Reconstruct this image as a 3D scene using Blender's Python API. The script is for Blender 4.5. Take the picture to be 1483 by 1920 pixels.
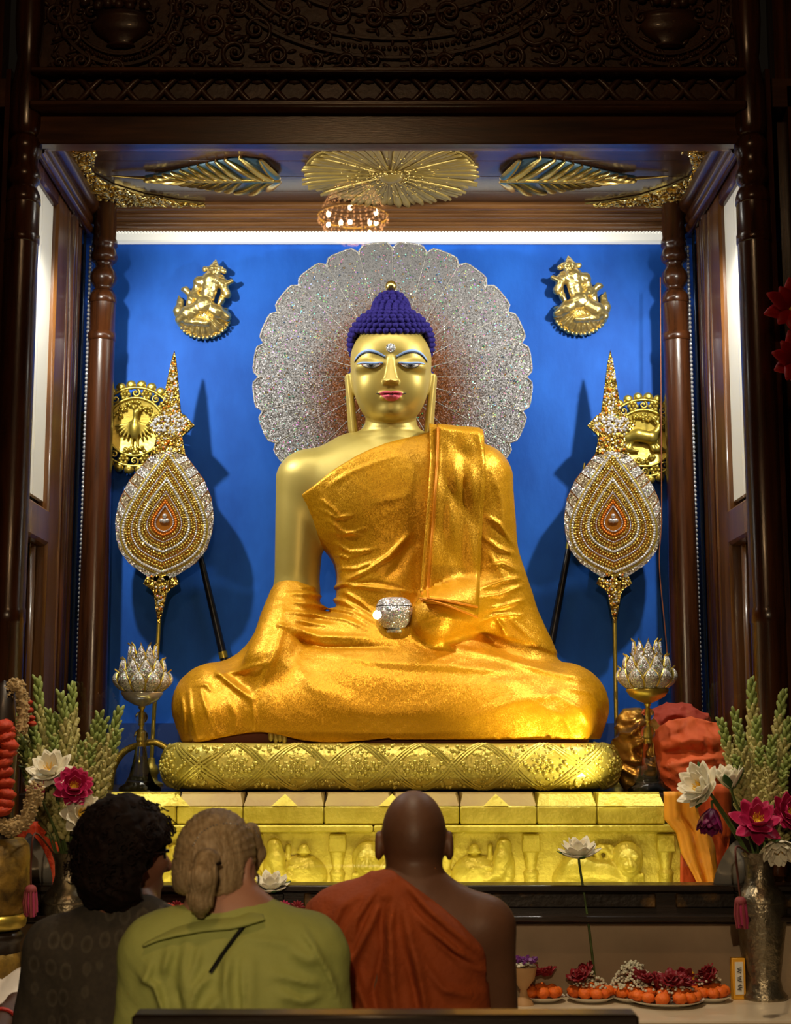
import bpy, bmesh, math, random
import numpy as np
from mathutils import Vector, Matrix, Euler

for _o in list(bpy.data.objects):
    bpy.data.objects.remove(_o)
random.seed(7)
RNG = np.random.RandomState(11)
PI = math.pi
SC = bpy.context.scene
COL = SC.collection

# ------------------------------------------------------------------ camera
F_PX, PITCH, CAM_H = 2800.0, math.radians(8.4), 1.35
cam_d = bpy.data.cameras.new('camera')
cam_d.sensor_fit = 'VERTICAL'
cam_d.sensor_height = 23.5
cam_d.sensor_width = 23.5
cam_d.lens = F_PX / 1920.0 * 23.5
cam_d.dof.use_dof = True
cam_d.dof.focus_distance = 6.25
cam_d.dof.aperture_fstop = 4.5
cam_d.clip_start = 0.05
cam = bpy.data.objects.new('camera', cam_d)
COL.objects.link(cam)
cam.location = (0, 0, CAM_H)
cam.rotation_euler = (math.radians(90) + PITCH, 0, 0)
SC.camera = cam


def at(u, v, Y):
    """photo pixel -> point of the room standing at distance Y"""
    a = (u - 741.5) / F_PX
    b = (960 - v) / F_PX
    dy = math.cos(PITCH) - b * math.sin(PITCH)
    dz = math.sin(PITCH) + b * math.cos(PITCH)
    t = Y / dy
    return Vector((a * t, Y, CAM_H + dz * t))


def zat(v, Y):
    return at(741.5, v, Y).z


def xat(u, v, Y):
    return at(u, v, Y).x


# ------------------------------------------------------------------ world and lights
w = bpy.data.worlds.new('world')
SC.world = w
w.use_nodes = True
w.node_tree.nodes['Background'].inputs[0].default_value = (1.0, 0.75, 0.5, 1)
w.node_tree.nodes['Background'].inputs[1].default_value = 0.004

SC.view_settings.view_transform = 'Standard'
SC.view_settings.look = 'None'
SC.view_settings.gamma = 1.0
SC.view_settings.use_curve_mapping = False
SC.view_settings.exposure = 0.0


def light(name, kind, loc, target, energy, color, size=0.05, size_y=None, spot=None, blend=0.5):
    d = bpy.data.lights.new(name, kind)
    d.energy = energy
    d.color = color
    if kind == 'AREA':
        d.size = size
        if size_y:
            d.shape = 'RECTANGLE'
            d.size_y = size_y
    else:
        d.shadow_soft_size = size
    if kind == 'SPOT':
        d.spot_size = math.radians(spot)
        d.spot_blend = blend
    o = bpy.data.objects.new(name, d)
    COL.objects.link(o)
    o.location = loc
    v = Vector(target) - Vector(loc)
    o.rotation_euler = v.to_track_quat('-Z', 'Y').to_euler()
    return o


XC = -0.03
COOL = (1.0, 0.97, 0.86)
WARM = (1.0, 0.86, 0.42)
AMB = (1.0, 0.62, 0.30)
# two niche lamps behind the front columns, high on each side
light('niche_lamp', 'SPOT', (XC - 1.40, 5.84, 3.42), (0.15, 6.6, 2.2), 100, COOL, 0.035, spot=150, blend=0.6)
light('niche_lamp', 'SPOT', (XC + 1.40, 5.84, 3.42), (-0.15, 6.6, 2.2), 100, COOL, 0.035, spot=150, blend=0.6)
# downlight row hidden behind the beam over the opening
light('beam_tube_lamp', 'AREA', (XC, 5.82, 3.66), (XC, 6.35, 2.3), 12, COOL, 2.2, 0.06)
# warm tube in the trough behind the altar shelf
light('trough_tube_lamp', 'AREA', (XC + 0.05, 5.59, 0.72), (XC + 0.05, 5.88, 1.02), 3.7, WARM, 2.1, 0.05)
# the two floodlights standing beside the vases
light('flood_lamp', 'SPOT', at(1340, 1585, 5.5), at(1000, 1330, 6.02), 150, WARM, 0.05, spot=36, blend=1.0)
light('flood_lamp', 'SPOT', at(95, 1600, 5.5), at(400, 1420, 6.0), 4, WARM, 0.05, spot=60, blend=0.9)
# downlight over the offering table
light('altar_downlight', 'SPOT', (-0.25, 3.7, 5.0), (-0.05, 5.1, 0.75), 420, (1.0, 0.80, 0.55), 0.08, spot=50, blend=0.5)
# hall chandelier hanging above and behind the worshippers, and a lamp on the wall behind the photographer
CHAND = at(662, 412, 2 * 5.765 - 1.2)
CHAND = Vector((CHAND.x, 1.2, CHAND.z))
for _k in range(5):
    _a = _k * 2 * PI / 5 + .4
    light('chandelier_bulb', 'POINT', (CHAND.x + .18 * math.cos(_a), CHAND.y + .18 * math.sin(_a), CHAND.z - 0.05 - .03 * (_k % 2)), (0, 0, 0), 20, AMB, 0.016)
_p = at(707, 1153, 2 * 5.765 + 1.6)
light('wall_bulb', 'SPOT', (_p.x, -1.6, _p.z), (-0.2, 3.4, 0.9), 300, (1.0, 0.74, 0.44), 0.035, spot=46, blend=0.6)

# ------------------------------------------------------------------ materials
MATS = {}


def nd(nt, t, **kw):
    n = nt.nodes.new(t)
    for k, v in kw.items():
        setattr(n, k, v)
    return n


def M(name, col, rough=0.5, metal=0.0, col2=None, nscale=6.0, stretch=(1, 1, 1), bump=0.0, bscale=60.0,
      coat=0.0, emit=0.0, ecol=None, spec=0.5, ramp=(0.35, 0.7), bstretch=None, sheen=0.0, sss=0.0, trans=0.0, ior=1.45, alpha=1.0, r2=None):
    m = bpy.data.materials.new(name)
    m.use_nodes = True
    nt = m.node_tree
    b = nt.nodes['Principled BSDF']
    L = nt.links.new
    b.inputs['Base Color'].default_value = (*col, 1)
    b.inputs['Roughness'].default_value = rough
    b.inputs['Metallic'].default_value = metal
    b.inputs['Specular IOR Level'].default_value = spec
    b.inputs['Coat Weight'].default_value = coat
    b.inputs['Coat Roughness'].default_value = 0.12
    b.inputs['Sheen Weight'].default_value = sheen
    b.inputs['Transmission Weight'].default_value = trans
    b.inputs['IOR'].default_value = ior
    b.inputs['Alpha'].default_value = alpha
    if emit:
        b.inputs['Emission Color'].default_value = (*(ecol or col), 1)
        b.inputs['Emission Strength'].default_value = emit
    if sss:
        b.inputs['Subsurface Weight'].default_value = sss
        b.inputs['Subsurface Radius'].default_value = (0.02, 0.012, 0.008)
        b.inputs['Subsurface Scale'].default_value = 0.3
    tc = None
    if col2 or bump:
        tc = nd(nt, 'ShaderNodeTexCoord')
    if col2:
        mp = nd(nt, 'ShaderNodeMapping')
        mp.inputs['Scale'].default_value = stretch
        L(tc.outputs['Object'], mp.inputs['Vector'])
        n = nd(nt, 'ShaderNodeTexNoise')
        n.inputs['Scale'].default_value = nscale
        n.inputs['Detail'].default_value = 6
        n.inputs['Roughness'].default_value = 0.6
        L(mp.outputs[0], n.inputs['Vector'])
        r = nd(nt, 'ShaderNodeValToRGB')
        r.color_ramp.elements[0].position = ramp[0]
        r.color_ramp.elements[1].position = ramp[1]
        r.color_ramp.elements[0].color = (*col, 1)
        r.color_ramp.elements[1].color = (*col2, 1)
        L(n.outputs['Fac'], r.inputs['Fac'])
        L(r.outputs['Color'], b.inputs['Base Color'])
        if r2 is not None:
            mr = nd(nt, 'ShaderNodeMapRange')
            mr.inputs['From Min'].default_value = ramp[0]
            mr.inputs['From Max'].default_value = ramp[1]
            mr.inputs['To Min'].default_value = rough
            mr.inputs['To Max'].default_value = r2
            L(n.outputs['Fac'], mr.inputs['Value'])
            L(mr.outputs[0], b.inputs['Roughness'])
    if bump:
        mp2 = nd(nt, 'ShaderNodeMapping')
        mp2.inputs['Scale'].default_value = bstretch or stretch
        L(tc.outputs['Object'], mp2.inputs['Vector'])
        n2 = nd(nt, 'ShaderNodeTexNoise')
        n2.inputs['Scale'].default_value = bscale
        n2.inputs['Detail'].default_value = 4
        L(mp2.outputs[0], n2.inputs['Vector'])
        bp = nd(nt, 'ShaderNodeBump')
        bp.inputs['Strength'].default_value = bump
        bp.inputs['Distance'].default_value = 0.01
        L(n2.outputs['Fac'], bp.inputs['Height'])
        L(bp.outputs['Normal'], b.inputs['Normal'])
    MATS[name] = m
    return m


def glitter(name, base, dark, scale, rough=0.25, metal=0.8, sparkle=0.25, centre=None, tilt=0.55):
    """cut-stone / glitter surface: every cell gets its own tilt, some their own tint"""
    m = M(name, base, rough, metal)
    nt = m.node_tree
    b = nt.nodes['Principled BSDF']
    L = nt.links.new
    tc = nd(nt, 'ShaderNodeTexCoord')
    vo = nd(nt, 'ShaderNodeTexVoronoi')
    vo.inputs['Scale'].default_value = scale
    L(tc.outputs['Object'], vo.inputs['Vector'])
    geo = nd(nt, 'ShaderNodeNewGeometry')
    sub = nd(nt, 'ShaderNodeVectorMath', operation='SUBTRACT')
    L(vo.outputs['Color'], sub.inputs[0])
    sub.inputs[1].default_value = (0.5, 0.5, 0.5)
    scl = nd(nt, 'ShaderNodeVectorMath', operation='SCALE')
    scl.inputs['Scale'].default_value = tilt * 2
    L(sub.outputs[0], scl.inputs[0])
    add = nd(nt, 'ShaderNodeVectorMath', operation='ADD')
    L(geo.outputs['Normal'], add.inputs[0])
    L(scl.outputs[0], add.inputs[1])
    nrm = nd(nt, 'ShaderNodeVectorMath', operation='NORMALIZE')
    L(add.outputs[0], nrm.inputs[0])
    L(nrm.outputs[0], b.inputs['Normal'])
    # tint
    hs = nd(nt, 'ShaderNodeHueSaturation')
    sep = nd(nt, 'ShaderNodeSeparateColor')
    L(vo.outputs['Color'], sep.inputs[0])
    hs.inputs['Color'].default_value = (0.9, 0.25, 0.25, 1)
    L(sep.outputs[0], hs.inputs['Hue'])
    gt = nd(nt, 'ShaderNodeMath', operation='GREATER_THAN')
    L(sep.outputs[1], gt.inputs[0])
    gt.inputs[1].default_value = 1 - sparkle * 0.25
    rp = nd(nt, 'ShaderNodeValToRGB')
    rp.color_ramp.elements[0].position = 0.1
    rp.color_ramp.elements[1].position = 0.8
    rp.color_ramp.elements[0].color = (*dark, 1)
    rp.color_ramp.elements[1].color = (*base, 1)
    L(sep.outputs[2], rp.inputs[0])
    mx = nd(nt, 'ShaderNodeMix', data_type='RGBA')
    L(gt.outputs[0], mx.inputs[0])
    L(rp.outputs[0], mx.inputs[6])
    L(hs.outputs[0], mx.inputs[7])
    out = mx.outputs[2]
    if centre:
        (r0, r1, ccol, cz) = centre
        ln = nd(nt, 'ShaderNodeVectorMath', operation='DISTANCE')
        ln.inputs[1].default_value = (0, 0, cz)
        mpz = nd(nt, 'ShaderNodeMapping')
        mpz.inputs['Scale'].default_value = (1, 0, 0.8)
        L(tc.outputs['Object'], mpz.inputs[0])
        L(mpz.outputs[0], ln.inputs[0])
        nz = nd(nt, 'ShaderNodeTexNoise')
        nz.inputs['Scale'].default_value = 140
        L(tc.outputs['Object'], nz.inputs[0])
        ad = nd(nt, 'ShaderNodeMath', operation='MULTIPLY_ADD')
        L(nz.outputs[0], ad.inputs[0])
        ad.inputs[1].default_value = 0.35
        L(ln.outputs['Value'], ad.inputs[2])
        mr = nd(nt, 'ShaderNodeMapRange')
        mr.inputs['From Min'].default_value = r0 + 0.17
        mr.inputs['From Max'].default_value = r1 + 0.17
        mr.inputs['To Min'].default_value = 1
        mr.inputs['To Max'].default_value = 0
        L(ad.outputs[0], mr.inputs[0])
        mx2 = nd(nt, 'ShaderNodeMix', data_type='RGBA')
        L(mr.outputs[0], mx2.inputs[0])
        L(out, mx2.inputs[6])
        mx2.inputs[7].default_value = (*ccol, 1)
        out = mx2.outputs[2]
    L(out, b.inputs['Base Color'])
    return m


def glass_pane(name, tint=(1, 1, 1), boost=1.0):
    m = bpy.data.materials.new(name)
    m.use_nodes = True
    nt = m.node_tree
    for n in list(nt.nodes):
        nt.nodes.remove(n)
    o = nd(nt, 'ShaderNodeOutputMaterial')
    tr = nd(nt, 'ShaderNodeBsdfTransparent')
    tr.inputs[0].default_value = (*tint, 1)
    gl = nd(nt, 'ShaderNodeBsdfGlossy')
    gl.inputs['Roughness'].default_value = 0.0
    ge = nd(nt, 'ShaderNodeNewGeometry')
    dt = nd(nt, 'ShaderNodeVectorMath', operation='DOT_PRODUCT')
    nt.links.new(ge.outputs['Normal'], dt.inputs[0])
    nt.links.new(ge.outputs['Incoming'], dt.inputs[1])
    ab = nd(nt, 'ShaderNodeMath', operation='ABSOLUTE')
    nt.links.new(dt.outputs['Value'], ab.inputs[0])
    iv = nd(nt, 'ShaderNodeMath', operation='SUBTRACT')
    iv.inputs[0].default_value = 1.0
    nt.links.new(ab.outputs[0], iv.inputs[1])
    pw = nd(nt, 'ShaderNodeMath', operation='POWER')
    nt.links.new(iv.outputs[0], pw.inputs[0])
    pw.inputs[1].default_value = 5.0
    mu = nd(nt, 'ShaderNodeMath', operation='MULTIPLY_ADD')
    nt.links.new(pw.outputs[0], mu.inputs[0])
    mu.inputs[1].default_value = 0.96 * boost
    mu.inputs[2].default_value = 0.04 * boost
    mx = nd(nt, 'ShaderNodeMixShader')
    nt.links.new(mu.outputs[0], mx.inputs[0])
    nt.links.new(tr.outputs[0], mx.inputs[1])
    nt.links.new(gl.outputs[0], mx.inputs[2])
    nt.links.new(mx.outputs[0], o.inputs[0])
    MATS[name] = m
    return m


WZ = (9, 9, 0.7)
M('wood', (0.022, 0.0065, 0.0022), 0.25, 0, (0.075, 0.022, 0.006), 3.0, WZ, 0.05, 30, coat=0.15, bstretch=(9, 9, 1))
M('wood_x', (0.030, 0.010, 0.004), 0.28, 0, (0.10, 0.036, 0.012), 3.0, (0.7, 9, 9), 0.05, 30, coat=0.3)
M('wood_honey', (0.055, 0.019, 0.005), 0.28, 0, (0.14, 0.055, 0.012), 3.0, WZ, 0.06, 30, coat=0.3)
M('wood_cornice', (0.10, 0.040, 0.012), 0.3, 0, (0.22, 0.095, 0.028), 3.0, (0.7, 9, 9), 0.06, 30, coat=0.3)
M('wood_carved', (0.030, 0.011, 0.005), 0.42, 0, (0.065, 0.024, 0.010), 8.0, (1, 1, 1), 0.12, 50, coat=0.15)
M('wood_black', (0.010, 0.006, 0.004), 0.35, 0, (0.022, 0.012, 0.007), 5.0, (1, 6, 6), 0.05, 40, coat=0.2)
M('ceiling_wood', (0.045, 0.020, 0.012), 0.24, 0, (0.10, 0.045, 0.022), 2.0, (0.5, 8, 8), 0.04, 20, coat=0.35)
M('blue_wall', (0.005, 0.078, 0.44), 0.65, 0, (0.016, 0.150, 0.72), 2.2, (1.6, 1, 0.8), 0.10, 28, ramp=(0.3, 0.75), spec=0.3)
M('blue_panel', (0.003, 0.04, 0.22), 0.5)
M('white_paint', (0.72, 0.70, 0.62), 0.6)
M('white_trim', (0.85, 0.84, 0.76), 0.5, emit=0.55, ecol=(1, 0.98, 0.88))
M('stone_floor', (0.12, 0.09, 0.06), 0.35, 0, (0.2, 0.15, 0.1), 4)
M('marble', (0.50, 0.40, 0.27), 0.3, 0, (0.62, 0.51, 0.36), 3.0, (1, 1, 1))
M('plaster', (0.33, 0.24, 0.15), 0.6, 0, (0.42, 0.31, 0.20), 4.0)
M('gold_skin', (0.50, 0.39, 0.09), 0.42, 0.42, (0.60, 0.47, 0.13), 3.0, (1, 1, 1), 0.02, 90)
M('gold_face', (0.50, 0.37, 0.085), 0.42, 0.42, (0.56, 0.42, 0.10), 3.0)
M('gold', (0.78, 0.58, 0.16), 0.25, 1.0, (0.85, 0.65, 0.24), 12, (1, 1, 1), 0.06, 60)
M('gold_relief', (0.80, 0.62, 0.22), 0.30, 0.9, (0.9, 0.72, 0.32), 14, (1, 1, 1), 0.10, 60)
M('brass', (0.62, 0.49, 0.10), 0.34, 0.8, (0.48, 0.35, 0.05), 16, (1, 1, 1), 0.08, 70)
M('gold_paint', (0.52, 0.42, 0.035), 0.42, 0.25, (0.72, 0.61, 0.08), 9, (1, 1, 1), 0.5, 45, ramp=(0.3, 0.6))
M('gold_paint_unlit', (0.38, 0.26, 0.085), 0.5, 0.15, (0.46, 0.34, 0.09), 8, (1, 1, 1), 0.2, 50)  # tan copy of the plinth gold, unlit upward slope put into the colour
M('gold_cushion', (0.55, 0.46, 0.08), 0.34, 0.45, (0.64, 0.54, 0.12), 14, (1, 1, 1), 0.35, 60)
M('lotus_gold', (0.46, 0.33, 0.09), 0.45, 0.5, (0.36, 0.25, 0.06), 10, (1, 1, 1), 0.15, 40)
M('leaf_blue', (0.05, 0.10, 0.14), 0.35, 0.4)
M('hair_blue', (0.016, 0.011, 0.12), 0.8, 0, (0.024, 0.016, 0.17), 20, (1, 1, 1), 0.3, 160, spec=0.2)
M('lip_pink', (0.78, 0.13, 0.20), 0.4)
M('line_black', (0.006, 0.006, 0.012), 0.4)
M('line_blue', (0.28, 0.42, 0.75), 0.4)
M('eye_white', (0.80, 0.76, 0.72), 0.3)
M('eye_grey', (0.16, 0.17, 0.20), 0.3)
M('eye_red', (0.55, 0.12, 0.10), 0.4)
glitter('robe', (0.70, 0.345, 0.005), (0.58, 0.262, 0.003), 330, 0.42, 0.45, 0.0, tilt=0.13)
M('robe_trim', (0.70, 0.24, 0.006), 0.45, 0.35)
M('cable_brown', (0.20, 0.06, 0.02), 0.5)
M('gap_shadow_red', (0.16, 0.035, 0.01), 0.6)  # dark red cushion top with the gap's shadow in its colour
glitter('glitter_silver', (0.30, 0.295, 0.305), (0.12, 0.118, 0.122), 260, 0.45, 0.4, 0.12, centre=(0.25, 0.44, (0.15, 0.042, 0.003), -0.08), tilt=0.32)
glitter('glitter_bowl', (0.80, 0.80, 0.82), (0.40, 0.40, 0.42), 240, 0.25, 0.55, 0.2)
glitter('crystal_net', (0.66, 0.64, 0.60), (0.36, 0.33, 0.30), 300, 0.25, 0.25, 0.12)
glitter('crystal_tile', (0.42, 0.40, 0.37), (0.22, 0.20, 0.18), 320, 0.3, 0.5, 0.08, tilt=0.3)
glitter('gold_stones', (0.72, 0.50, 0.10), (0.28, 0.15, 0.02), 190, 0.2, 0.9, 0.06)
M('stone_clear', (0.85, 0.85, 0.88), 0.10, 0.7)
M('stone_gold', (0.85, 0.66, 0.16), 0.12, 0.9)
M('stone_amber', (0.75, 0.22, 0.02), 0.15, 0.3)
M('amber_dark', (0.36, 0.12, 0.008), 0.3, 0.5)
M('silver', (0.68, 0.66, 0.60), 0.16, 0.6, bump=0.05, bscale=20)
M('pewter', (0.30, 0.26, 0.18), 0.32, 0.9, (0.20, 0.16, 0.10), 30, (1, 1, 1), 0.5, 45)
M('crystal', (0.95, 0.95, 0.93), 0.02, 0, trans=1.0)
M('ink_black', (0.006, 0.006, 0.008), 0.3, coat=0.3)
glass_pane('glass', boost=1.0)
glass_pane('glass_side', (0.95, 0.95, 0.95))
M('mirror_blue', (0.10, 0.16, 0.30), 0.08, 0.9)

# ------------------------------------------------------------------ mesh helpers


class MB:
    def __init__(s):
        s.v, s.f = [], []
        s.sharp = 60

    def add(s, vs, fs):
        o = len(s.v)
        s.v += [tuple(p) for p in vs]
        s.f += [tuple(i + o for i in q) for q in fs]
        return s

    def box(s, c, d, rot=None, bev=0.0):
        x, y, z = d[0] / 2, d[1] / 2, d[2] / 2
        if bev:
            s.sharp = 38
            e = min(bev, x * .9, y * .9, z * .9)
            vs, fs = [], []
            for sx in (-1, 1):
                for sy in (-1, 1):
                    for sz in (-1, 1):
                        vs += [(sx * x, sy * (y - e), sz * (z - e)), (sx * (x - e), sy * y, sz * (z - e)), (sx * (x - e), sy * (y - e), sz * z)]
            I = lambda a, b, cc, k: ((a * 2 + b) * 2 + cc) * 3 + k
            fs += [(I(0, 0, 0, 0), I(0, 0, 1, 0), I(0, 1, 1, 0), I(0, 1, 0, 0)), (I(1, 0, 0, 0), I(1, 1, 0, 0), I(1, 1, 1, 0), I(1, 0, 1, 0)),
                   (I(0, 0, 0, 1), I(1, 0, 0, 1), I(1, 0, 1, 1), I(0, 0, 1, 1)), (I(0, 1, 0, 1), I(0, 1, 1, 1), I(1, 1, 1, 1), I(1, 1, 0, 1)),
                   (I(0, 0, 0, 2), I(0, 1, 0, 2), I(1, 1, 0, 2), I(1, 0, 0, 2)), (I(0, 0, 1, 2), I(1, 0, 1, 2), I(1, 1, 1, 2), I(0, 1, 1, 2))]
            for a in (0, 1):
                for b in (0, 1):
                    fs += [(I(a, b, 0, 0), I(a, b, 1, 0), I(a, b, 1, 1), I(a, b, 0, 1)), (I(a, 0, b, 0), I(a, 1, b, 0), I(a, 1, b, 2), I(a, 0, b, 2)),
                           (I(0, a, b, 1), I(1, a, b, 1), I(1, a, b, 2), I(0, a, b, 2))]
                    for k in (0, 1):
                        fs.append((I(a, b, k, 0), I(a, b, k, 1), I(a, b, k, 2)))
        else:
            vs = [(-x, -y, -z), (x, -y, -z), (x, y, -z), (-x, y, -z), (-x, -y, z), (x, -y, z), (x, y, z), (-x, y, z)]
            fs = [(0, 3, 2, 1), (4, 5, 6, 7), (0, 1, 5, 4), (1, 2, 6, 5), (2, 3, 7, 6), (3, 0, 4, 7)]
        R = Euler(rot).to_matrix() if rot else Matrix.Identity(3)
        C = Vector(c)
        return s.add([C + R @ Vector(p) for p in vs], fs)

    def tube(s, pts, r, n=8, closed=False, cap=True, flat=1.0):
        pts = [Vector(p) for p in pts]
        m = len(pts)
        rr = [r] * m if np.isscalar(r) else list(r)
        vs, fs = [], []
        up = None
        for i, p in enumerate(pts):
            a = pts[(i - 1) % m] if (closed or i) else p
            b = pts[(i + 1) % m] if (closed or i < m - 1) else p
            t = (b - a)
            t = t.normalized() if t.length > 1e-9 else Vector((0, 0, 1))
            if up is None:
                up = Vector((0, -1, 0)) if abs(t.y) < .9 else Vector((0, 0, 1))
            up = (up - t * up.dot(t))
            up = up.normalized() if up.length > 1e-6 else t.orthogonal().normalized()
            sd = t.cross(up)
            for k in range(n):
                an = 2 * PI * k / n
                vs.append(p + (sd * math.cos(an) + up * math.sin(an) * flat) * rr[i])
        for i in range(m if closed else m - 1):
            j = (i + 1) % m
            for k in range(n):
                l = (k + 1) % n
                fs.append((i * n + k, i * n + l, j * n + l, j * n + k))
        if cap and not closed:
            fs.append(tuple(range(n - 1, -1, -1)))
            fs.append(tuple((m - 1) * n + k for k in range(n)))
        return s.add(vs, fs)

    def lathe(s, prof, n=24, c=(0, 0, 0), mat=None, a0=0.0, a1=2 * PI, ruf=None, sx=1.0, sy=1.0):
        """prof: list of (r, z)"""
        C = Vector(c)
        full = abs(a1 - a0 - 2 * PI) < 1e-6
        cols = n if full else n + 1
        vs, fs = [], []
        for (r, z) in prof:
            for k in range(cols):
                an = a0 + (a1 - a0) * k / n
                q = r * (ruf(an, z) if ruf else 1)
                p = Vector((q * math.cos(an) * sx, q * math.sin(an) * sy, z))
                vs.append(C + (mat @ p if mat else p))
        for i in range(len(prof) - 1):
            for k in range(n if full else n):
                l = (k + 1) % cols
                if not full and k == n:
                    continue
                fs.append((i * cols + k, i * cols + l, (i + 1) * cols + l, (i + 1) * cols + k))
        return s.add(vs, fs)

    def ball(s, c, r, n=10, m=6, rot=None):
        r = (r, r, r) if np.isscalar(r) else r
        C = Vector(c)
        R = rot if rot is not None else Matrix.Identity(3)
        vs = [C + R @ Vector((0, 0, -r[2]))]
        for i in range(1, m):
            t = -PI / 2 + PI * i / m
            for k in range(n):
                a = 2 * PI * k / n
                vs.append(C + R @ Vector((r[0] * math.cos(t) * math.cos(a), r[1] * math.cos(t) * math.sin(a), r[2] * math.sin(t))))
        vs.append(C + R @ Vector((0, 0, r[2])))
        fs = []
        for k in range(n):
            l = (k + 1) % n
            fs.append((0, 1 + l, 1 + k))
            for i in range(m - 2):
                fs.append((1 + i * n + k, 1 + i * n + l, 1 + (i + 1) * n + l, 1 + (i + 1) * n + k))
            fs.append((1 + (m - 2) * n + k, 1 + (m - 2) * n + l, len(vs) - 1))
        return s.add(vs, fs)

    def prism(s, outline, y0, y1, mapf=None):
        """outline: list of (x, z); extruded in y"""
        n = len(outline)
        vs = [(x, y0, z) for x, z in outline] + [(x, y1, z) for x, z in outline]
        if mapf:
            vs = [mapf(Vector(p)) for p in vs]
        fs = [tuple(range(n)), tuple(range(2 * n - 1, n - 1, -1))]
        for i in range(n):
            j = (i + 1) % n
            fs.append((j, i, n + i, n + j))
        return s.add(vs, fs)

    def grid(s, P):
        """P: rows x cols of points"""
        nr, nc = len(P), len(P[0])
        vs = [p for row in P for p in row]
        fs = [(i * nc + j, i * nc + j + 1, (i + 1) * nc + j + 1, (i + 1) * nc + j) for i in range(nr - 1) for j in range(nc - 1)]
        return s.add(vs, fs)

    def build(s, name, mat, parent=None, smooth=True, loc=None, auto=True, solid=0.0):
        me = bpy.data.meshes.new(name)
        me.from_pydata([tuple(p) for p in s.v], [], s.f)
        bm = bmesh.new()
        bm.from_mesh(me)
        bmesh.ops.recalc_face_normals(bm, faces=bm.faces[:])
        bm.to_mesh(me)
        bm.free()
        return finish(me, name, mat, parent, smooth, loc, solid, s.sharp)


def finish(me, name, mat, parent=None, smooth=True, loc=None, solid=0.0, sharp=60):
    if smooth:
        me.polygons.foreach_set('use_smooth', [True] * len(me.polygons))
        try:
            me.set_sharp_from_angle(angle=math.radians(sharp))
        except Exception:
            pass
    o = bpy.data.objects.new(name, me)
    COL.objects.link(o)
    me.materials.append(MATS[mat] if isinstance(mat, str) else mat)
    if parent:
        o.parent = parent
    if loc is not None:
        o.location = loc
    if solid:
        md = o.modifiers.new('thickness', 'SOLIDIFY')
        md.thickness = solid
        md.offset = 0
    return o


def tag(o, label, cat, group=None, kind=None):
    if label:
        o['label'] = label
    if cat:
        o['category'] = cat
    if group:
        o['group'] = group
    if kind:
        o['kind'] = kind
    return o


def thing(name, label, cat, loc=(0, 0, 0), rotz=0.0, group=None):
    o = bpy.data.objects.new(name, None)
    o.empty_display_size = 0.05
    COL.objects.link(o)
    o.location = loc
    o.rotation_euler = (0, 0, rotz)
    return tag(o, label, cat, group)


def struct(o):
    o['kind'] = 'structure'
    return o


def dup(src, parent=None, loc=None, rot=None, scale=None):
    o = src.copy()
    COL.objects.link(o)
    if parent is not None:
        o.parent = parent
    if loc is not None:
        o.location = loc
    if rot is not None:
        o.rotation_euler = rot
    if scale is not None:
        o.scale = scale if not np.isscalar(scale) else (scale,) * 3
    return o


def dup_tree(src, loc=None, rot=None, scale=None, label=None):
    r = dup(src, None, loc, rot, scale)
    if label:
        r['label'] = label
    for ch in list(src.children):
        c = dup(ch, r)
        for g in list(ch.children):
            dup(g, c)
    return r


# ------------------------------------------------------------------ distance-field modelling


def ell(P, c, r):
    x, y, z = (P[0] - c[0]), (P[1] - c[1]), (P[2] - c[2])
    a, b, d = x / r[0], y / r[1], z / r[2]
    k0 = np.sqrt(a * a + b * b + d * d)
    a, b, d = a / r[0], b / r[1], d / r[2]
    k1 = np.sqrt(a * a + b * b + d * d) + 1e-6
    return k0 * (k0 - 1) / k1


def cap(P, a, b, ra, rb=None):
    rb = ra if rb is None else rb
    ba = [b[i] - a[i] for i in range(3)]
    pa = [P[i] - a[i] for i in range(3)]
    dd = sum(q * q for q in ba) + 1e-9
    h = np.clip((pa[0] * ba[0] + pa[1] * ba[1] + pa[2] * ba[2]) / dd, 0, 1)
    return np.sqrt((pa[0] - ba[0] * h) ** 2 + (pa[1] - ba[1] * h) ** 2 + (pa[2] - ba[2] * h) ** 2) - (ra + (rb - ra) * h)


def rbox(P, c, hh, r):
    q = [np.abs(P[i] - c[i]) - (hh[i] - r) for i in range(3)]
    o = np.sqrt(sum(np.maximum(k, 0) ** 2 for k in q))
    return o + np.minimum(np.maximum(q[0], np.maximum(q[1], q[2])), 0) - r


def smin(a, b, k):
    h = np.clip(0.5 + 0.5 * (b - a) / k, 0, 1)
    return b + (a - b) * h - k * h * (1 - h)


def smax(a, b, k):
    return -smin(-a, -b, k)


def chain(P, pts, rr, k=0.02):
    d = None
    for i in range(len(pts) - 1):
        e = cap(P, pts[i], pts[i + 1], rr[i], rr[i + 1])
        d = e if d is None else smin(d, e, k)
    return d


def rotz_p(P, c, a):
    x, y = P[0] - c[0], P[1] - c[1]
    ca, sa = math.cos(a), math.sin(a)
    return (c[0] + x * ca + y * sa, c[1] - x * sa + y * ca, P[2])


def rotx_p(P, c, a):
    y, z = P[1] - c[1], P[2] - c[2]
    ca, sa = math.cos(a), math.sin(a)
    return (P[0], c[1] + y * ca + z * sa, c[2] - y * sa + z * ca)


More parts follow.
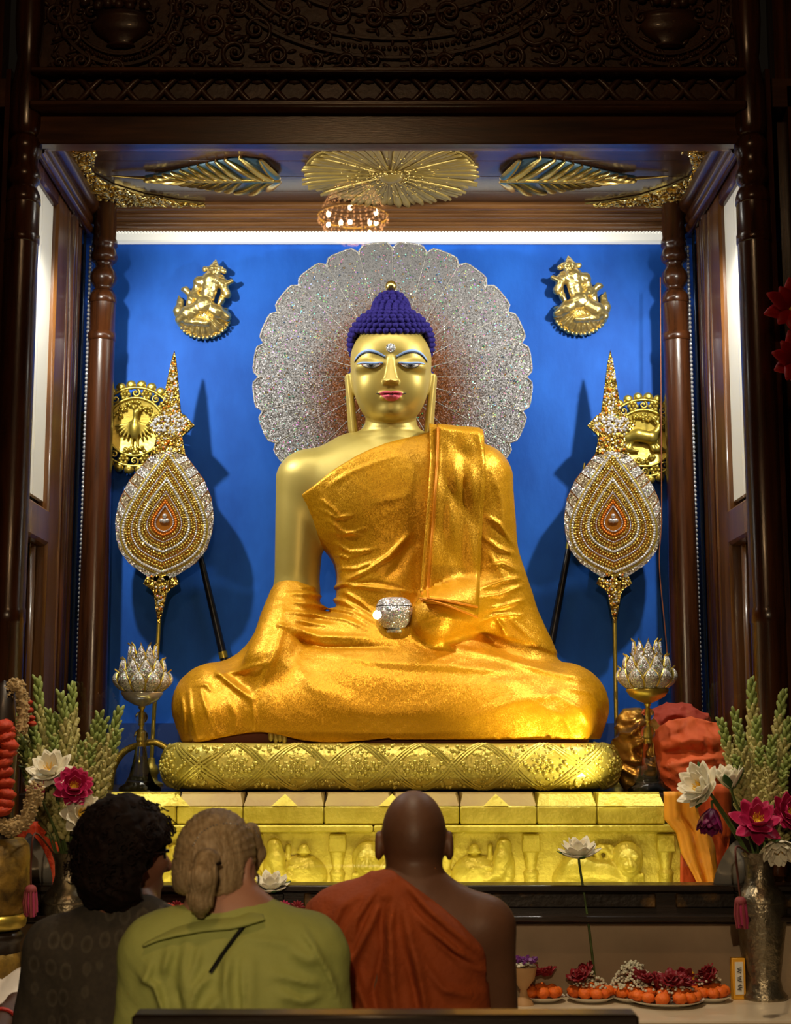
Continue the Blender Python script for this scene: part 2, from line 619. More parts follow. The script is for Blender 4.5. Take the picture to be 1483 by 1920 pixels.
def seg2(x, z, pts):
    """distance to a polyline in the x-z plane and the position along it 0..1"""
    best = None
    tt = None
    n = len(pts) - 1
    for i in range(n):
        ax, az = pts[i]
        bx, bz = pts[i + 1]
        ex, ez = bx - ax, bz - az
        h = np.clip(((x - ax) * ex + (z - az) * ez) / (ex * ex + ez * ez + 1e-9), 0, 1)
        d = np.sqrt((x - ax - ex * h) ** 2 + (z - az - ez * h) ** 2)
        t = (i + h) / n
        if best is None:
            best, tt = d, t
        else:
            mk = d < best
            best = np.where(mk, d, best)
            tt = np.where(mk, t, tt)
    return best, tt


def fold(x, z, pts, wid, amp):
    d, t = seg2(x, z, pts)
    return amp * np.exp(-(d / wid) ** 2) * np.clip(np.sin(np.clip(t, 0.02, 0.98) * PI), 0, 1) ** 0.5


def wob(x, y, z, s, seed=0):
    """cheap smooth noise"""
    a = seed * 1.7
    return (np.sin(x * s + 1.3 + a + 1.7 * np.sin(z * s * .7 + a)) * np.sin(z * s * 1.1 + 2.1 * a + 1.3 * np.sin(y * s * .9)) +
            0.5 * np.sin(x * s * 2.3 + z * s * 1.7 + a) * np.sin(y * s * 2.1 - z * s * 1.3 + 2 * a)) / 1.5


def nets(f, lo, hi, h, s=6):
    lo = np.array(lo, float)
    n = np.ceil((np.array(hi) - lo) / h / s).astype(int)
    g = [lo[i] + (np.arange(n[i]) + .5) * h * s for i in range(3)]
    X, Y, Z = np.meshgrid(*g, indexing='ij')
    sh = X.shape
    d = f((X.ravel(), Y.ravel(), Z.ravel())).reshape(sh).astype(np.float32)
    act = np.abs(d) < h * s * 0.87 * 1.9 + 0.03
    D = np.empty((n[0], n[1], n[2], s, s, s), np.float32)
    D[:] = d[..., None, None, None]
    ii = np.argwhere(act)
    off = (np.arange(s) + .5) * h
    ox, oy, oz = np.meshgrid(off, off, off, indexing='ij')
    for c0 in range(0, len(ii), 3000):
        q = ii[c0:c0 + 3000]
        b = lo + q * h * s
        px = (b[:, 0, None] + ox.ravel()).ravel()
        py = (b[:, 1, None] + oy.ravel()).ravel()
        pz = (b[:, 2, None] + oz.ravel()).ravel()
        D[q[:, 0], q[:, 1], q[:, 2]] = f((px, py, pz)).reshape(len(q), s, s, s)
    D = D.transpose(0, 3, 1, 4, 2, 5).reshape(n[0] * s, n[1] * s, n[2] * s)
    S = D < 0
    C = np.zeros(tuple(k - 1 for k in D.shape), np.uint8)
    for a in (0, 1):
        for b in (0, 1):
            for c in (0, 1):
                C += S[a:a + C.shape[0], b:b + C.shape[1], c:c + C.shape[2]]
    cells = np.argwhere((C > 0) & (C < 8))
    idx = -np.ones(C.shape, np.int32)
    idx[cells[:, 0], cells[:, 1], cells[:, 2]] = np.arange(len(cells))
    acc = np.zeros((len(cells), 3))
    cnt = np.zeros(len(cells))
    i, j, k = cells.T
    corners = [(a, b, c) for a in (0, 1) for b in (0, 1) for c in (0, 1)]
    val = {q: D[i + q[0], j + q[1], k + q[2]].astype(float) for q in corners}
    for q in corners:
        for ax in range(3):
            if q[ax] == 0:
                r = list(q)
                r[ax] = 1
                r = tuple(r)
                v0, v1 = val[q], val[r]
                m = (v0 < 0) != (v1 < 0)
                t = np.where(m, v0 / np.where(m, v0 - v1, 1), 0)
                p = np.array(q, float)[None, :].repeat(len(cells), 0)
                p[:, ax] += t
                acc += p * m[:, None]
                cnt += m
    V = lo + (cells + 0.5 + acc / cnt[:, None]) * h
    Q = []
    for ax in range(3):
        A = np.moveaxis(S, ax, 0)
        B = np.moveaxis(idx, ax, 0)
        e = A[:-1] != A[1:]
        e = e[:, 1:-1, 1:-1]
        p = np.argwhere(e)
        a, b, c = p[:, 0], p[:, 1] + 1, p[:, 2] + 1
        q = np.stack([B[a, b - 1, c - 1], B[a, b, c - 1], B[a, b, c], B[a, b - 1, c]], 1)
        inside = A[a, b, c]
        flip = inside if ax != 1 else ~inside
        q = np.where(flip[:, None], q, q[:, ::-1])
        Q.append(q)
    return V, np.concatenate(Q)


def sdf_obj(name, f, lo, hi, h, mat, parent=None, loc=None, s=6):
    V, Q = nets(f, lo, hi, h, s)
    me = bpy.data.meshes.new(name)
    me.vertices.add(len(V))
    me.vertices.foreach_set('co', V.astype(np.float32).ravel())
    me.loops.add(len(Q) * 4)
    me.polygons.add(len(Q))
    me.loops.foreach_set('vertex_index', Q.astype(np.int32).ravel())
    me.polygons.foreach_set('loop_start', np.arange(0, len(Q) * 4, 4, dtype=np.int32))
    me.update()
    me.validate()
    me.polygons.foreach_set('use_smooth', [True] * len(me.polygons))
    o = bpy.data.objects.new(name, me)
    COL.objects.link(o)
    me.materials.append(MATS[mat])
    if parent:
        o.parent = parent
    if loc is not None:
        o.location = loc
    return o


def front_y(f, X, Z, y0=-0.7, it=70):
    """first hit of the surface when coming from the front (towards +y)"""
    X = np.asarray(X, float)
    Z = np.asarray(Z, float)
    y = np.full(X.shape, y0)
    for _ in range(it):
        y = y + np.clip(f((X, y, Z)), -0.02, 0.05) * 0.8
    return y


def patch(name, outline, f, mat, parent, off=0.003, rows=1, y0=-0.7, inset=None):
    """thin painted area lying on a distance-field surface; outline in (x, z), drawn as a strip of quads between lower and upper edge"""
    lo_e, up_e = outline
    n = len(lo_e)
    m = MB()
    R = []
    for i in range(rows + 1):
        t = i / rows
        xs = np.array([a[0] * (1 - t) + b[0] * t for a, b in zip(lo_e, up_e)])
        zs = np.array([a[1] * (1 - t) + b[1] * t for a, b in zip(lo_e, up_e)])
        ys = front_y(f, xs, zs, y0) - off
        R.append([Vector((xs[k], ys[k], zs[k])) for k in range(n)])
    m.grid(R)
    return m.build(name, mat, parent, solid=0.0025)
# ================================================================== the setting


def one_box(name, c, d, mat, parent=None, bev=0.0):
    return MB().box(c, d, bev=bev).build(name, mat, parent)


CEIL_Z = 3.85
BACK_Y = 7.0
struct(one_box('floor', (0, 3.5, -0.05), (8, 9, 0.1), 'stone_floor'))
struct(one_box('wall_back', (XC, BACK_Y + 0.05, 2.3), (3.3, 0.1, 3.6), 'blue_wall'))
ceil = struct(one_box('ceiling', (XC, 6.40, CEIL_Z + 0.07), (3.3, 1.30, 0.12), 'ceiling_wood'))
_pk = None
for _i in range(7):
    _loc = (XC, 5.84 + _i * 0.186, CEIL_Z + 0.006)
    if _pk is None:
        _pk = MB().box((0, 0, 0), (3.0, 0.183, 0.012), bev=0.002).build('plank', 'ceiling_wood', ceil, loc=_loc)
    else:
        dup(_pk, ceil, _loc)
# blue dado line low on the back wall
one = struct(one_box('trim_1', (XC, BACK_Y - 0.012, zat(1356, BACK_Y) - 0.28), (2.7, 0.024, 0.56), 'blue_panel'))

# cornice: stepped fillets between ceiling and the light band
corn = thing('cornice', None, None)
struct(corn)
corn.name = 'trim_2'
zs0, zs1 = zat(386, 6.86), zat(437, 6.97)
for i in range(7):
    t = i / 6
    r = [0.024, 0.014, 0.02, 0.013, 0.02, 0.014, 0.022][i]
    y = 6.84 + 0.12 * t
    z = CEIL_Z - 0.012 + (zs1 + 0.012 - CEIL_Z) * t
    MB().tube([(XC - 1.36, y, z), (XC + 1.36, y, z)], r, 10).build('moulding', 'wood_cornice', corn)
one_box('backing', (XC, 6.97, (CEIL_Z + zs1) / 2), (2.8, 0.06, CEIL_Z - zs1), 'wood_cornice', corn)

# white light band with bead edge
zb0, zb1 = zat(456, 6.96), zat(438, 6.96)
band = thing('light_band', 'glowing white light band with a beaded edge under the wooden cornice', 'light strip', (XC, 6.96, zb0))
MB().box((0, 0.0, (zb1 - zb0) / 2), (2.68, 0.05, zb1 - zb0), bev=0.008).build('strip', 'white_trim', band)
m = MB()
nb = 170
for i in range(nb):
    m.ball((-1.33 + 2.66 * (i + .5) / nb, -0.02, zb1 - zb0 - 0.002), 0.0085, 6, 4)
tag(m.build('bead_edge', 'white_trim', band), None, None, kind='stuff')

# --------------------------------------------- side walls with window frames
for sgn, side in ((-1, 'left'), (1, 'right')):
    X = lambda d: XC + sgn * d
    wl = thing('wall_' + side, None, None)
    struct(wl)
    D = 1.445        # inner face
    # outer white wall seen through the side glass
    one_box('white_panel', (X(D + 0.085), 6.2, 2.6), (0.02, 1.0, 2.8), 'wood', wl)
    # framing
    one_box('stile', (X(D + 0.03), 6.36, 2.3), (0.07, 0.20, 3.12), 'wood_honey', wl, 0.012)
    one_box('stile', (X(D + 0.03), 5.83, 2.3), (0.07, 0.10, 3.12), 'wood_honey', wl, 0.012)
    one_box('head_rail', (X(D + 0.03), 6.05, 3.70), (0.07, 0.42, 0.16), 'wood', wl, 0.012)
    zr = (zat(945, 6.05) + zat(1010, 6.05)) / 2
    one_box('cross_rail', (X(D + 0.025), 6.05, zr), (0.08, 0.40, 0.15), 'wood_honey', wl, 0.012)
    one_box('lower_panel', (X(D + 0.07), 6.05, zr - 0.6), (0.03, 0.40, 1.1), 'wood', wl, 0.006)
    one_box('panel_mould', (X(D + 0.045), 6.19, zr - 0.6), (0.03, 0.05, 1.06), 'wood_honey', wl, 0.012)
    # fluted pilaster behind the frame
    for k, (yy, rr, mm) in enumerate(((6.475, 0.020, 'wood_honey'), (6.53, 0.034, 'wood'), (6.60, 0.030, 'wood'), (6.655, 0.016, 'wood_honey'), (6.70, 0.024, 'wood'), (6.745, 0.014, 'wood'))):
        MB().tube([(X(D + 0.01), yy, 0.8), (X(D + 0.01), yy, CEIL_Z)], rr, 12).build('fluting', mm, wl)
    one_box('backing', (X(D + 0.05), 6.60, 2.3), (0.06, 0.34, 3.1), 'wood', wl)
    # top mouldings along the ceiling edge
    for k, (dd, zz, rr) in enumerate(((0.02, 0.035, 0.045), (0.035, 0.10, 0.03), (0.03, 0.15, 0.025))):
        MB().tube([(X(D - 0.055 + dd), 5.80, CEIL_Z - zz), (X(D - 0.055 + dd), 6.84, CEIL_Z - zz)], rr, 10).build('moulding', 'wood', wl)
    # window pane
    wn = struct(one_box('window_%d' % (1 if sgn < 0 else 2), (X(D + 0.03), 6.07, 2.99), (0.02, 0.38, 1.34), 'white_paint'))
    # mirror strip at the back corner
    mr = one_box('mirror_strip', (X(D - 0.01), 6.885, 2.25), (0.012, 0.20, 2.9), 'mirror_blue')
    tag(mr, 'tall narrow blue mirror strip beside the %s rear column' % side, 'mirror')
    # crystal bead strings hanging before it
    m = MB()
    for q, (yy, dx) in enumerate(((6.80, 0.034), (6.825, 0.032))):
        for i in range(120):
            z = 3.62 - i * 0.0205
            m.ball((X(D - dx), yy, z), 0.0095, 6, 4)
    tag(m.build('bead_string', 'stone_clear'), 'string of crystal beads hanging before the %s mirror strip' % side, 'bead string', kind='stuff')
    # hidden return wall
    one_box('return_wall', (X(D + 0.2), 6.4, 2.3), (0.05, 1.3, 3.3), 'wood', wl)

# --------------------------------------------- turned columns


def column(name, label, x, y, prof_px, Yd, mat, zlo):
    c = thing(name, label, 'column', (x, y, 0), group=None)
    prof = []
    for (v, r) in prof_px:
        prof.append((r, zat(v, Yd)))
    prof.sort(key=lambda q: -q[1])
    # split in shaft and turned head
    zcut = zat(prof_px[0][2], Yd) if len(prof_px[0]) > 2 else None
    return c, prof


def col_parts(c, prof, cuts, names, mat):
    """prof sorted from the top; cuts = indices that start a new part"""
    cuts = [0] + cuts + [len(prof) - 1]
    for a, b, nme in zip(cuts[:-1], cuts[1:], names):
        seg = prof[a:b + 1]
        pr = [(0.001, seg[0][1])] + seg + [(0.001, seg[-1][1])]
        MB().lathe(pr, 28).build(nme, mat, c)


fp = [(-120, .05), (-40, .055), (40, .058), (95, .05), (110, .044), (150, .056), (180, .064), (240, .064), (252, .058), (258, .050),
      (264, .058), (272, .066), (284, .067), (292, .058), (300, .054), (314, .054), (322, .062), (332, .067), (342, .062), (348, .050), (352, .048),
      (356, .056), (364, .064), (372, .068), (383, .069), (384.5, .0655), (440, .066), (441, .0695), (456, .0695), (458, .0655), (800, .067), (1140, .066), (1142, .069), (1168, .069), (1170, .066), (1640, .068)]
for sx, nm, lab in ((-1, 'turned_column', 'tall dark front column left of the shrine opening'), (1, 'turned_column', 'tall dark front column right of the shrine opening')):
    c, prof = column(nm, lab, XC + sx * 1.457, 5.72, fp, 5.72, 'wood', 0)
    col_parts(c, prof, [9, 20, 25, 29], ['capital', 'ring_collar', 'dome_collar', 'neck', 'shaft'], 'wood')

bp = [(380, .052), (448, .054), (452, .060), (462, .060), (466, .052), (474, .058), (482, .064), (490, .058), (494, .044), (500, .038), (505, .046), (512, .058), (521, .063), (530, .058),
      (537, .046), (541, .040), (545, .046), (552, .058), (558, .064), (569, .064), (570.5, .060), (624, .060), (625.5, .065), (639, .065), (641, .061), (900, .063), (1200, .068), (1500, .072)]
for sx, lab in ((-1, 'slimmer rear column with a turned ball left of the blue wall'), (1, 'slimmer rear column with a turned ball right of the blue wall')):
    c, prof = column('turned_column', lab, XC + sx * 1.345, 6.80, bp, 6.80, 'wood', 0)
    col_parts(c, prof, [8, 16, 20, 24], ['capital', 'ball_turning', 'dome_collar', 'neck', 'shaft'], 'wood')
    one_box('bracket', (sx * 0.03, 0.05, zat(380, 6.8) + 0.03), (0.16, 0.16, 0.10), 'wood', c, 0.01)

# --------------------------------------------- beam, frieze and carved pediment
Zb = zat(272, 5.72)
beam = thing('trim_3', None, None)
struct(beam)
one_box('beam', (XC, 5.735, (Zb + zat(205, 5.7)) / 2), (2.86, 0.055, zat(205, 5.7) - Zb), 'wood_x', beam, 0.004)
one_box('ledge', (XC, 5.70, zat(200, 5.68)), (2.86, 0.12, 0.03), 'wood_x', beam, 0.008)
one_box('frieze_board', (XC, 5.74, zat(165, 5.7)), (2.86, 0.05, 0.17), 'wood_carved', beam)
one_box('upper_ledge', (XC, 5.70, zat(136, 5.68)), (2.86, 0.11, 0.022), 'wood_x', beam, 0.006)
one_box('beam_core', (XC, 5.80, Zb + 0.5), (2.9, 0.06, 0.96), 'wood_x', beam)
# lattice of crossing curved bars
ztop, zbot = zat(141, 5.70), zat(195, 5.70)
pitch = 0.1495


def lat_bar(sg):
    m = MB()
    pts, rr = [], []
    for i in range(9):
        t = i / 8
        x = (t - .5) * pitch * 1.0 * sg
        bul = 0.012 * math.sin(t * PI)
        pts.append((x, -0.004 - bul * .4, (0.5 - t) * (ztop - zbot) + sg * 0 + 0.010 * math.sin(t * 2 * PI)))
        rr.append(0.003 + 0.011 * math.sin(t * PI) ** 0.7)
    m.tube(pts, rr, 8, flat=0.8)
    return m


b1 = b2 = None
for i in range(19):
    x = XC - 1.35 + i * pitch
    for sg in (1, -1):
        loc = (x, 5.712, (ztop + zbot) / 2)
        if sg == 1:
            b1 = lat_bar(1).build('lattice_bar', 'wood_carved', beam, loc=loc) if b1 is None else dup(b1, beam, loc)
        else:
            b2 = lat_bar(-1).build('lattice_bar', 'wood_carved', beam, loc=loc) if b2 is None else dup(b2, beam, loc)
dia = None
for i in range(20):
    for zz in (ztop - 0.016, zbot + 0.016):
        loc = (XC - 1.425 + i * pitch, 5.712, zz)
        if dia is None:
            dia = MB().ball((0, 0, 0), (0.032, 0.008, 0.018), 8, 4).build('lattice_boss', 'wood_carved', beam, loc=loc)
        else:
            dup(dia, beam, loc)

ped = thing('carved_pediment', 'dark carved wooden pediment with scrolls, beads and flower vases above the beam', 'carving', (XC, 5.74, 4.0))
MB().box((0, 0.03, 0.45), (2.9, 0.05, 0.95)).build('board', 'wood_carved', ped)


def spiral(m, cx, cz, r, turns=1.6, sg=1, th=0.012, a0=0.0, y=0.0):
    pts, rr = [], []
    n = 22
    for i in range(n):
        t = i / (n - 1)
        a = a0 + sg * t * turns * 2 * PI
        q = r * (1 - t * .86)
        pts.append((cx + q * math.cos(a), y - 0.012 * t, cz + q * math.sin(a)))
        rr.append(th * (1 - .45 * t))
    m.tube(pts, rr, 6, flat=0.9)
    m.ball((cx, y - 0.01, cz), r * .20, 8, 5)


def px_p(u, v):
    p = at(u, v, 5.72)
    return p.x - XC, p.z - 4.0


rs = random.Random(3)
m = MB()
# central hanging oval: bands + beads
def oval(u0, v0, ru, rv, n, a0, a1):
    return [px_p(u0 + ru * math.cos(a0 + (a1 - a0) * i / n), v0 + rv * math.sin(a0 + (a1 - a0) * i / n)) for i in range(n + 1)]


for (u0, v0, ru, rv, a0, a1, th) in ((741, -70, 330, 175, 0.25, PI - .25, .012), (741, -70, 290, 140, 0.2, PI - .2, .010), (741, -75, 230, 100, .1, PI - .1, .012),
                                      (225, 10, 118, 108, -.6, PI + .6, .013), (225, 10, 96, 88, -.6, PI + .6, .008), (1255, 10, 118, 108, -.6, PI + .6, .013), (1255, 10, 96, 88, -.6, PI + .6, .008)):
    m.tube([(x, 0, z) for x, z in oval(u0, v0, ru, rv, 40, a0, a1)], th, 6)
m.build('carved_band', 'wood_carved', ped)
m = MB()
for (u0, v0, ru, rv, a0, a1, nb) in ((741, -70, 310, 157, .25, PI - .25, 74), (225, 10, 107, 98, -.5, PI + .5, 48), (1255, 10, 107, 98, -.5, PI + .5, 48)):
    for x, z in oval(u0, v0, ru, rv, nb, a0, a1):
        m.ball((x, -0.004, z), 0.0095, 6, 4)
tag(m.build('carved_beads', 'wood_carved', ped), None, None, kind='stuff')
# scrolls: hand-set big ones, mirrored
big = [(640, 20, 26, 1), (560, 45, 22, -1), (480, 52, 30, 1), (520, 100, 20, -1), (440, 95, 26, -1), (400, 40, 24, 1), (370, 105, 20, 1), (590, 110, 18, 1), (650, 112, 16, -1), (700, 108, 20, 1),
       (330, 70, 18, -1), (130, 60, 20, 1), (150, 110, 18, -1), (215, 122, 15, 1), (290, 118, 16, -1), (105, 20, 22, -1), (700, 30, 20, -1), (741, 5, 28, 1), (445, 10, 18, -1), (350, 12, 22, 1), (610, 65, 14, 1), (535, 10, 16, 1),
       (170, 20, 16, 1), (280, 30, 16, -1), (185, -20, 20, 1), (265, -25, 20, -1), (110, 115, 14, 1)]
for (u, v, r, sg) in big:
    for mir in (0, 1):
        if u > 735 and mir:
            continue
        uu = 1482 - u if mir else u
        x, z = px_p(uu, v)
        m = MB()
        spiral(m, x, z, r * .0023, 1.5, -sg if mir else sg, 0.0105, rs.random() * 6, -0.003)
        # leaf lobes round the scroll
        for k in range(6):
            a = k * PI / 3 + rs.random()
            R = Matrix.Rotation(-a, 3, 'Y')
            m.ball((x + r * .0030 * math.cos(a), 0.0, z + r * .0030 * math.sin(a)), (r * .0010, 0.010, r * .00045), 6, 4, R)
        m.build('scroll', 'wood_carved', ped)
for uu in (225, 1257):
    x, z = px_p(uu, 70)
    pot = MB()
    pr = [(0.03, -0.04), (0.06, -0.03), (0.05, -0.015), (0.10, 0.02), (0.125, 0.055), (0.10, 0.085), (0.11, 0.10), (0.13, 0.105), (0.001, 0.106)]
    pot.lathe(pr, 20, (x, 0.0, z), a0=PI, a1=2 * PI, sy=0.45)
    pot.build('carved_vase', 'wood_carved', ped)
    m = MB()
    for k in range(26):
        a = rs.uniform(0.1, PI - .1)
        q = rs.uniform(.02, .16)
        m.ball((x + q * math.cos(a) * 1.1, -0.012, z + .13 + q * math.sin(a) * 1.0), (.024, .018, .024), 7, 4)
    m.build('carved_flowers', 'wood_carved', ped)
m = MB()
for k in range(240):
    u, v = rs.uniform(100, 1380), rs.uniform(-60, 128)
    x, z = px_p(u, v)
    a = rs.uniform(0, PI)
    m.ball((x, 0.002, z), (rs.uniform(.016, .036), .009, rs.uniform(.005, .010)), 6, 4, Matrix.Rotation(a, 3, 'Y'))
tag(m.build('carved_leaves', 'wood_carved', ped), None, None, kind='stuff')

# dark outer walls on both sides of the shrine
for sgn, nm in ((-1, 'wall_outer_left'), (1, 'wall_outer_right')):
    o = struct(one_box(nm, (XC + sgn * 2.25, 5.90, 2.4), (1.3, 0.1, 4.8), 'wood'))
    MB().box((XC + sgn * 1.66, 5.82, 2.4), (0.04, 0.06, 4.8), bev=.01).build('panel_strip', 'wood', o)

# glass over the front of the shrine
tag(one_box('shrine_glass', (XC, 5.765, 2.25), (2.78, 0.006, 2.86), 'glass'), 'large clear glass pane closing the front of the shrine', 'glass pane')

# --------------------------------------------- gold work on the ceiling


def ceil_pt(u, v, drop=0.0):
    z = CEIL_Z - drop
    b = (960 - v) / F_PX
    dy = math.cos(PITCH) - b * math.sin(PITCH)
    dz = math.sin(PITCH) + b * math.cos(PITCH)
    t = (z - CAM_H) / dz
    return Vector(((u - 741.5) / F_PX * t, dy * t, z))


# lotus disc
pc = ceil_pt(733, 380)
R = 0.40
cy = pc.y - R
disc = thing('lotus_disc', 'large gold lotus-petal rosette fixed flat on the shrine ceiling', 'ceiling rosette', (XC + 0.008, cy, CEIL_Z))
n = 64
pet = None
for k in range(n):
    a = 2 * PI * k / n
    if pet is None:
        m = MB()
        rows = []
        for i in range(9):
            t = i / 8
            rr = 0.03 + t * (R - 0.03)
            wd = rr * math.tan(PI / n) * 1.12 * (1 if t < .9 else (0.85 if t < 1 else .35))
            rows.append([Vector((rr, wd * s, -0.012 - 0.006 * (1 - s * s) - (0.010 * t * t))) for s in (-1, -.5, 0, .5, 1)])
        m.grid(rows)
        pet = m.build('petal', 'lotus_gold', disc, solid=0.004)
    else:
        dup(pet, disc, rot=(0, 0, a + rs.uniform(-.01, .01)), scale=(rs.uniform(.95, 1.03), 1, rs.uniform(.7, 1.3)))
m = MB()
m.lathe([(0.001, -0.05), (0.03, -0.045), (0.06, -0.03), (0.07, -0.012)], 20)
m.build('seed_head', 'lotus_gold', disc)
m = MB()
for k in range(220):
    a, q = rs.uniform(0, 2 * PI), .05 + .22 * rs.random() ** 1.5
    m.ball((q * math.cos(a), q * math.sin(a), -0.034), .0045, 5, 3)
tag(m.build('gold_dots', 'gold', disc), None, None, kind='stuff')
MB().lathe([(0.001, -0.002), (R * .97, -0.002), (R * .97, -0.012), (0.001, -0.012)], 40).build('backplate', 'lotus_gold', disc)

# two big leaves
for sgn, lab in ((-1, 'long gold leaf with dark blue veins left of the ceiling rosette'), (1, 'long gold leaf with dark blue veins right of the ceiling rosette')):
    tip, base = (ceil_pt(206, 318), ceil_pt(522, 326)) if sgn < 0 else (ceil_pt(1256, 319), ceil_pt(941, 326))
    L = abs(base.x - tip.x)
    lf = thing('ceiling_leaf', lab, 'leaf ornament', (base.x, (tip.y + base.y) / 2 + 0.02, CEIL_Z))
    d = sgn
    H = 0.24
    # blade outline, heart-shaped base at 0, tip at L
    def half(t):
        return H * (1.02 * math.sin(min(1, t * 1.0) ** .55 * PI) ** .9 * (1 - t) ** .35 + 0.0)
    Lb = L * 0.80
    m = MB()
    rows = []
    for i in range(15):
        t = i / 14
        hw = half(t) * 0.93 + 0.004
        rows.append([Vector((d * t * Lb, s * hw, -0.010 - 0.02 * (1 - s * s))) for s in (-1, -.5, 0, .5, 1)])
    m.grid(rows)
    m.build('blade', 'leaf_blue', lf, solid=0.006)
    MB().tube([(d * -0.01, 0, -.034), (d * Lb * .5, 0, -.036), (d * Lb, 0, -.024), (d * L, 0, -.012)], [.012, .010, .008, .004], 8).build('midrib', 'gold', lf)
    nv = 13
    for i in range(nv):
        for s in (-1, 1):
            t0 = 0.0 + 0.92 * i / nv
            m = MB()
            pts, rr = [], []
            for q in range(7):
                w_ = q / 6
                t = min(.995, t0 + 0.055 + 0.17 * w_ ** .8 - (0.10 * (1 - i / nv) * (1 - w_) if i < 3 else 0))
                t = max(0.01, t - (0.12 if i == 0 else 0.04 if i == 1 else 0) * w_)
                hw = half(t)
                pts.append((d * t * Lb, s * hw * w_ ** .9, -0.032 + 0.018 * w_ * w_))
                rr.append(0.005 + (0.020 * (1 - .45 * i / nv)) * math.sin(PI * (0.15 + .75 * w_)))
            m.tube(pts, rr, 8, flat=0.42)
            m.build('vein_fold', 'gold', lf)

# corner brackets of gilded leafwork
for sgn, lab in ((-1, 'gilded leafwork corner bracket on the ceiling at left'), (1, 'gilded leafwork corner bracket on the ceiling at right')):
    if sgn < 0:
        outer = [(180, 275), (106, 275), (150, 330), (200, 388), (404, 384)]
        inner = [(404, 380), (340, 374), (270, 362), (215, 345), (178, 325), (165, 305), (178, 290)]
    else:
        outer = [(1278, 279), (1310, 272), (1346, 278), (1310, 330), (1272, 388), (1052, 386)]
        inner = [(1052, 381), (1130, 376), (1200, 364), (1250, 348), (1290, 330), (1303, 312), (1292, 290)]
    P0 = [ceil_pt(*q) for q in outer + inner]
    c0 = P0[2]
    cb = thing('corner_bracket', lab, 'bracket', (c0.x, c0.y, CEIL_Z))
    m = MB()
    n = len(P0)
    vs = [(p.x - c0.x, p.y - c0.y, -0.004) for p in P0] + [(p.x - c0.x, p.y - c0.y, -0.014) for p in P0]
    fs = [tuple(range(n)), tuple(range(2 * n - 1, n - 1, -1))] + [((i + 1) % n, i, n + i, n + (i + 1) % n) for i in range(n)]
    m.add(vs, fs)
    m.build('plate', 'gold', cb, smooth=False)
    poly = [(p.x - c0.x, p.y - c0.y) for p in P0]

    def inside(x, y):
        r = False
        for i in range(n):
            (x1, y1), (x2, y2) = poly[i], poly[(i + 1) % n]
            if (y1 > y) != (y2 > y) and x < (x2 - x1) * (y - y1) / (y2 - y1) + x1:
                r = not r
        return r
    m = MB()
    xs = [p[0] for p in poly]
    ys = [p[1] for p in poly]
    cnt = 0
    for k in range(4000):
        x, y = rs.uniform(min(xs), max(xs)), rs.uniform(min(ys), max(ys))
        if inside(x, y):
            a = rs.uniform(0, 2 * PI)
            m.ball((x, y, -0.018), (rs.uniform(.016, .026), .007, .010), 6, 4, Matrix.Rotation(a, 3, 'Z') @ Matrix.Rotation(rs.uniform(-.5, .5), 3, 'Y'))
            cnt += 1
            if cnt > 330:
                break
    tag(m.build('leafwork', 'gold', cb), None, None, kind='stuff')
# ================================================================== the seated statue
SY, SZ = 6.35, 1.31
SX = -0.02


def sp(u, v, Y=6.15):
    p = at(u, v, Y)
    return (p.x - SX, p.z - SZ)


statue = thing('seated_statue', 'large golden seated statue in a yellow satin robe before the round halo', 'statue', (SX, SY, SZ))


def f_neck(P):
    n = cap(P, (0, .035, 1.15), (0, .02, 1.46), .118, .108)
    for zz, dp in ((1.325, .006), (1.298, .006), (1.272, .005)):
        n = n + dp * np.exp(-((P[2] - zz + 0.10 * np.clip(-P[1], -.1, .2) * -.3) / .006) ** 2)
    return n


def f_torso(P):
    d = ell(P, (0, .03, 1.02), (.365, .215, .30))
    d = smin(d, ell(P, (0, .03, .64), (.222, .195, .34)), .09)
    d = smin(d, cap(P, (-.33, .04, 1.125), (.33, .04, 1.125), .135), .10)
    d = smin(d, cap(P, (-.16, .05, 1.22), (.16, .05, 1.22), .095), .10)
    return d


def f_arm_r(P):
    a = cap(P, (-.385, .03, 1.125), (-.405, .03, .62), .112, .094)
    return smin(a, cap(P, (-.405, .03, .62), (-.50, -.22, .30), .092, .07), .04)


def f_body(P):
    d = smin(f_torso(P), f_arm_r(P), .045)
    d = smin(d, f_neck(P), .05)
    return d


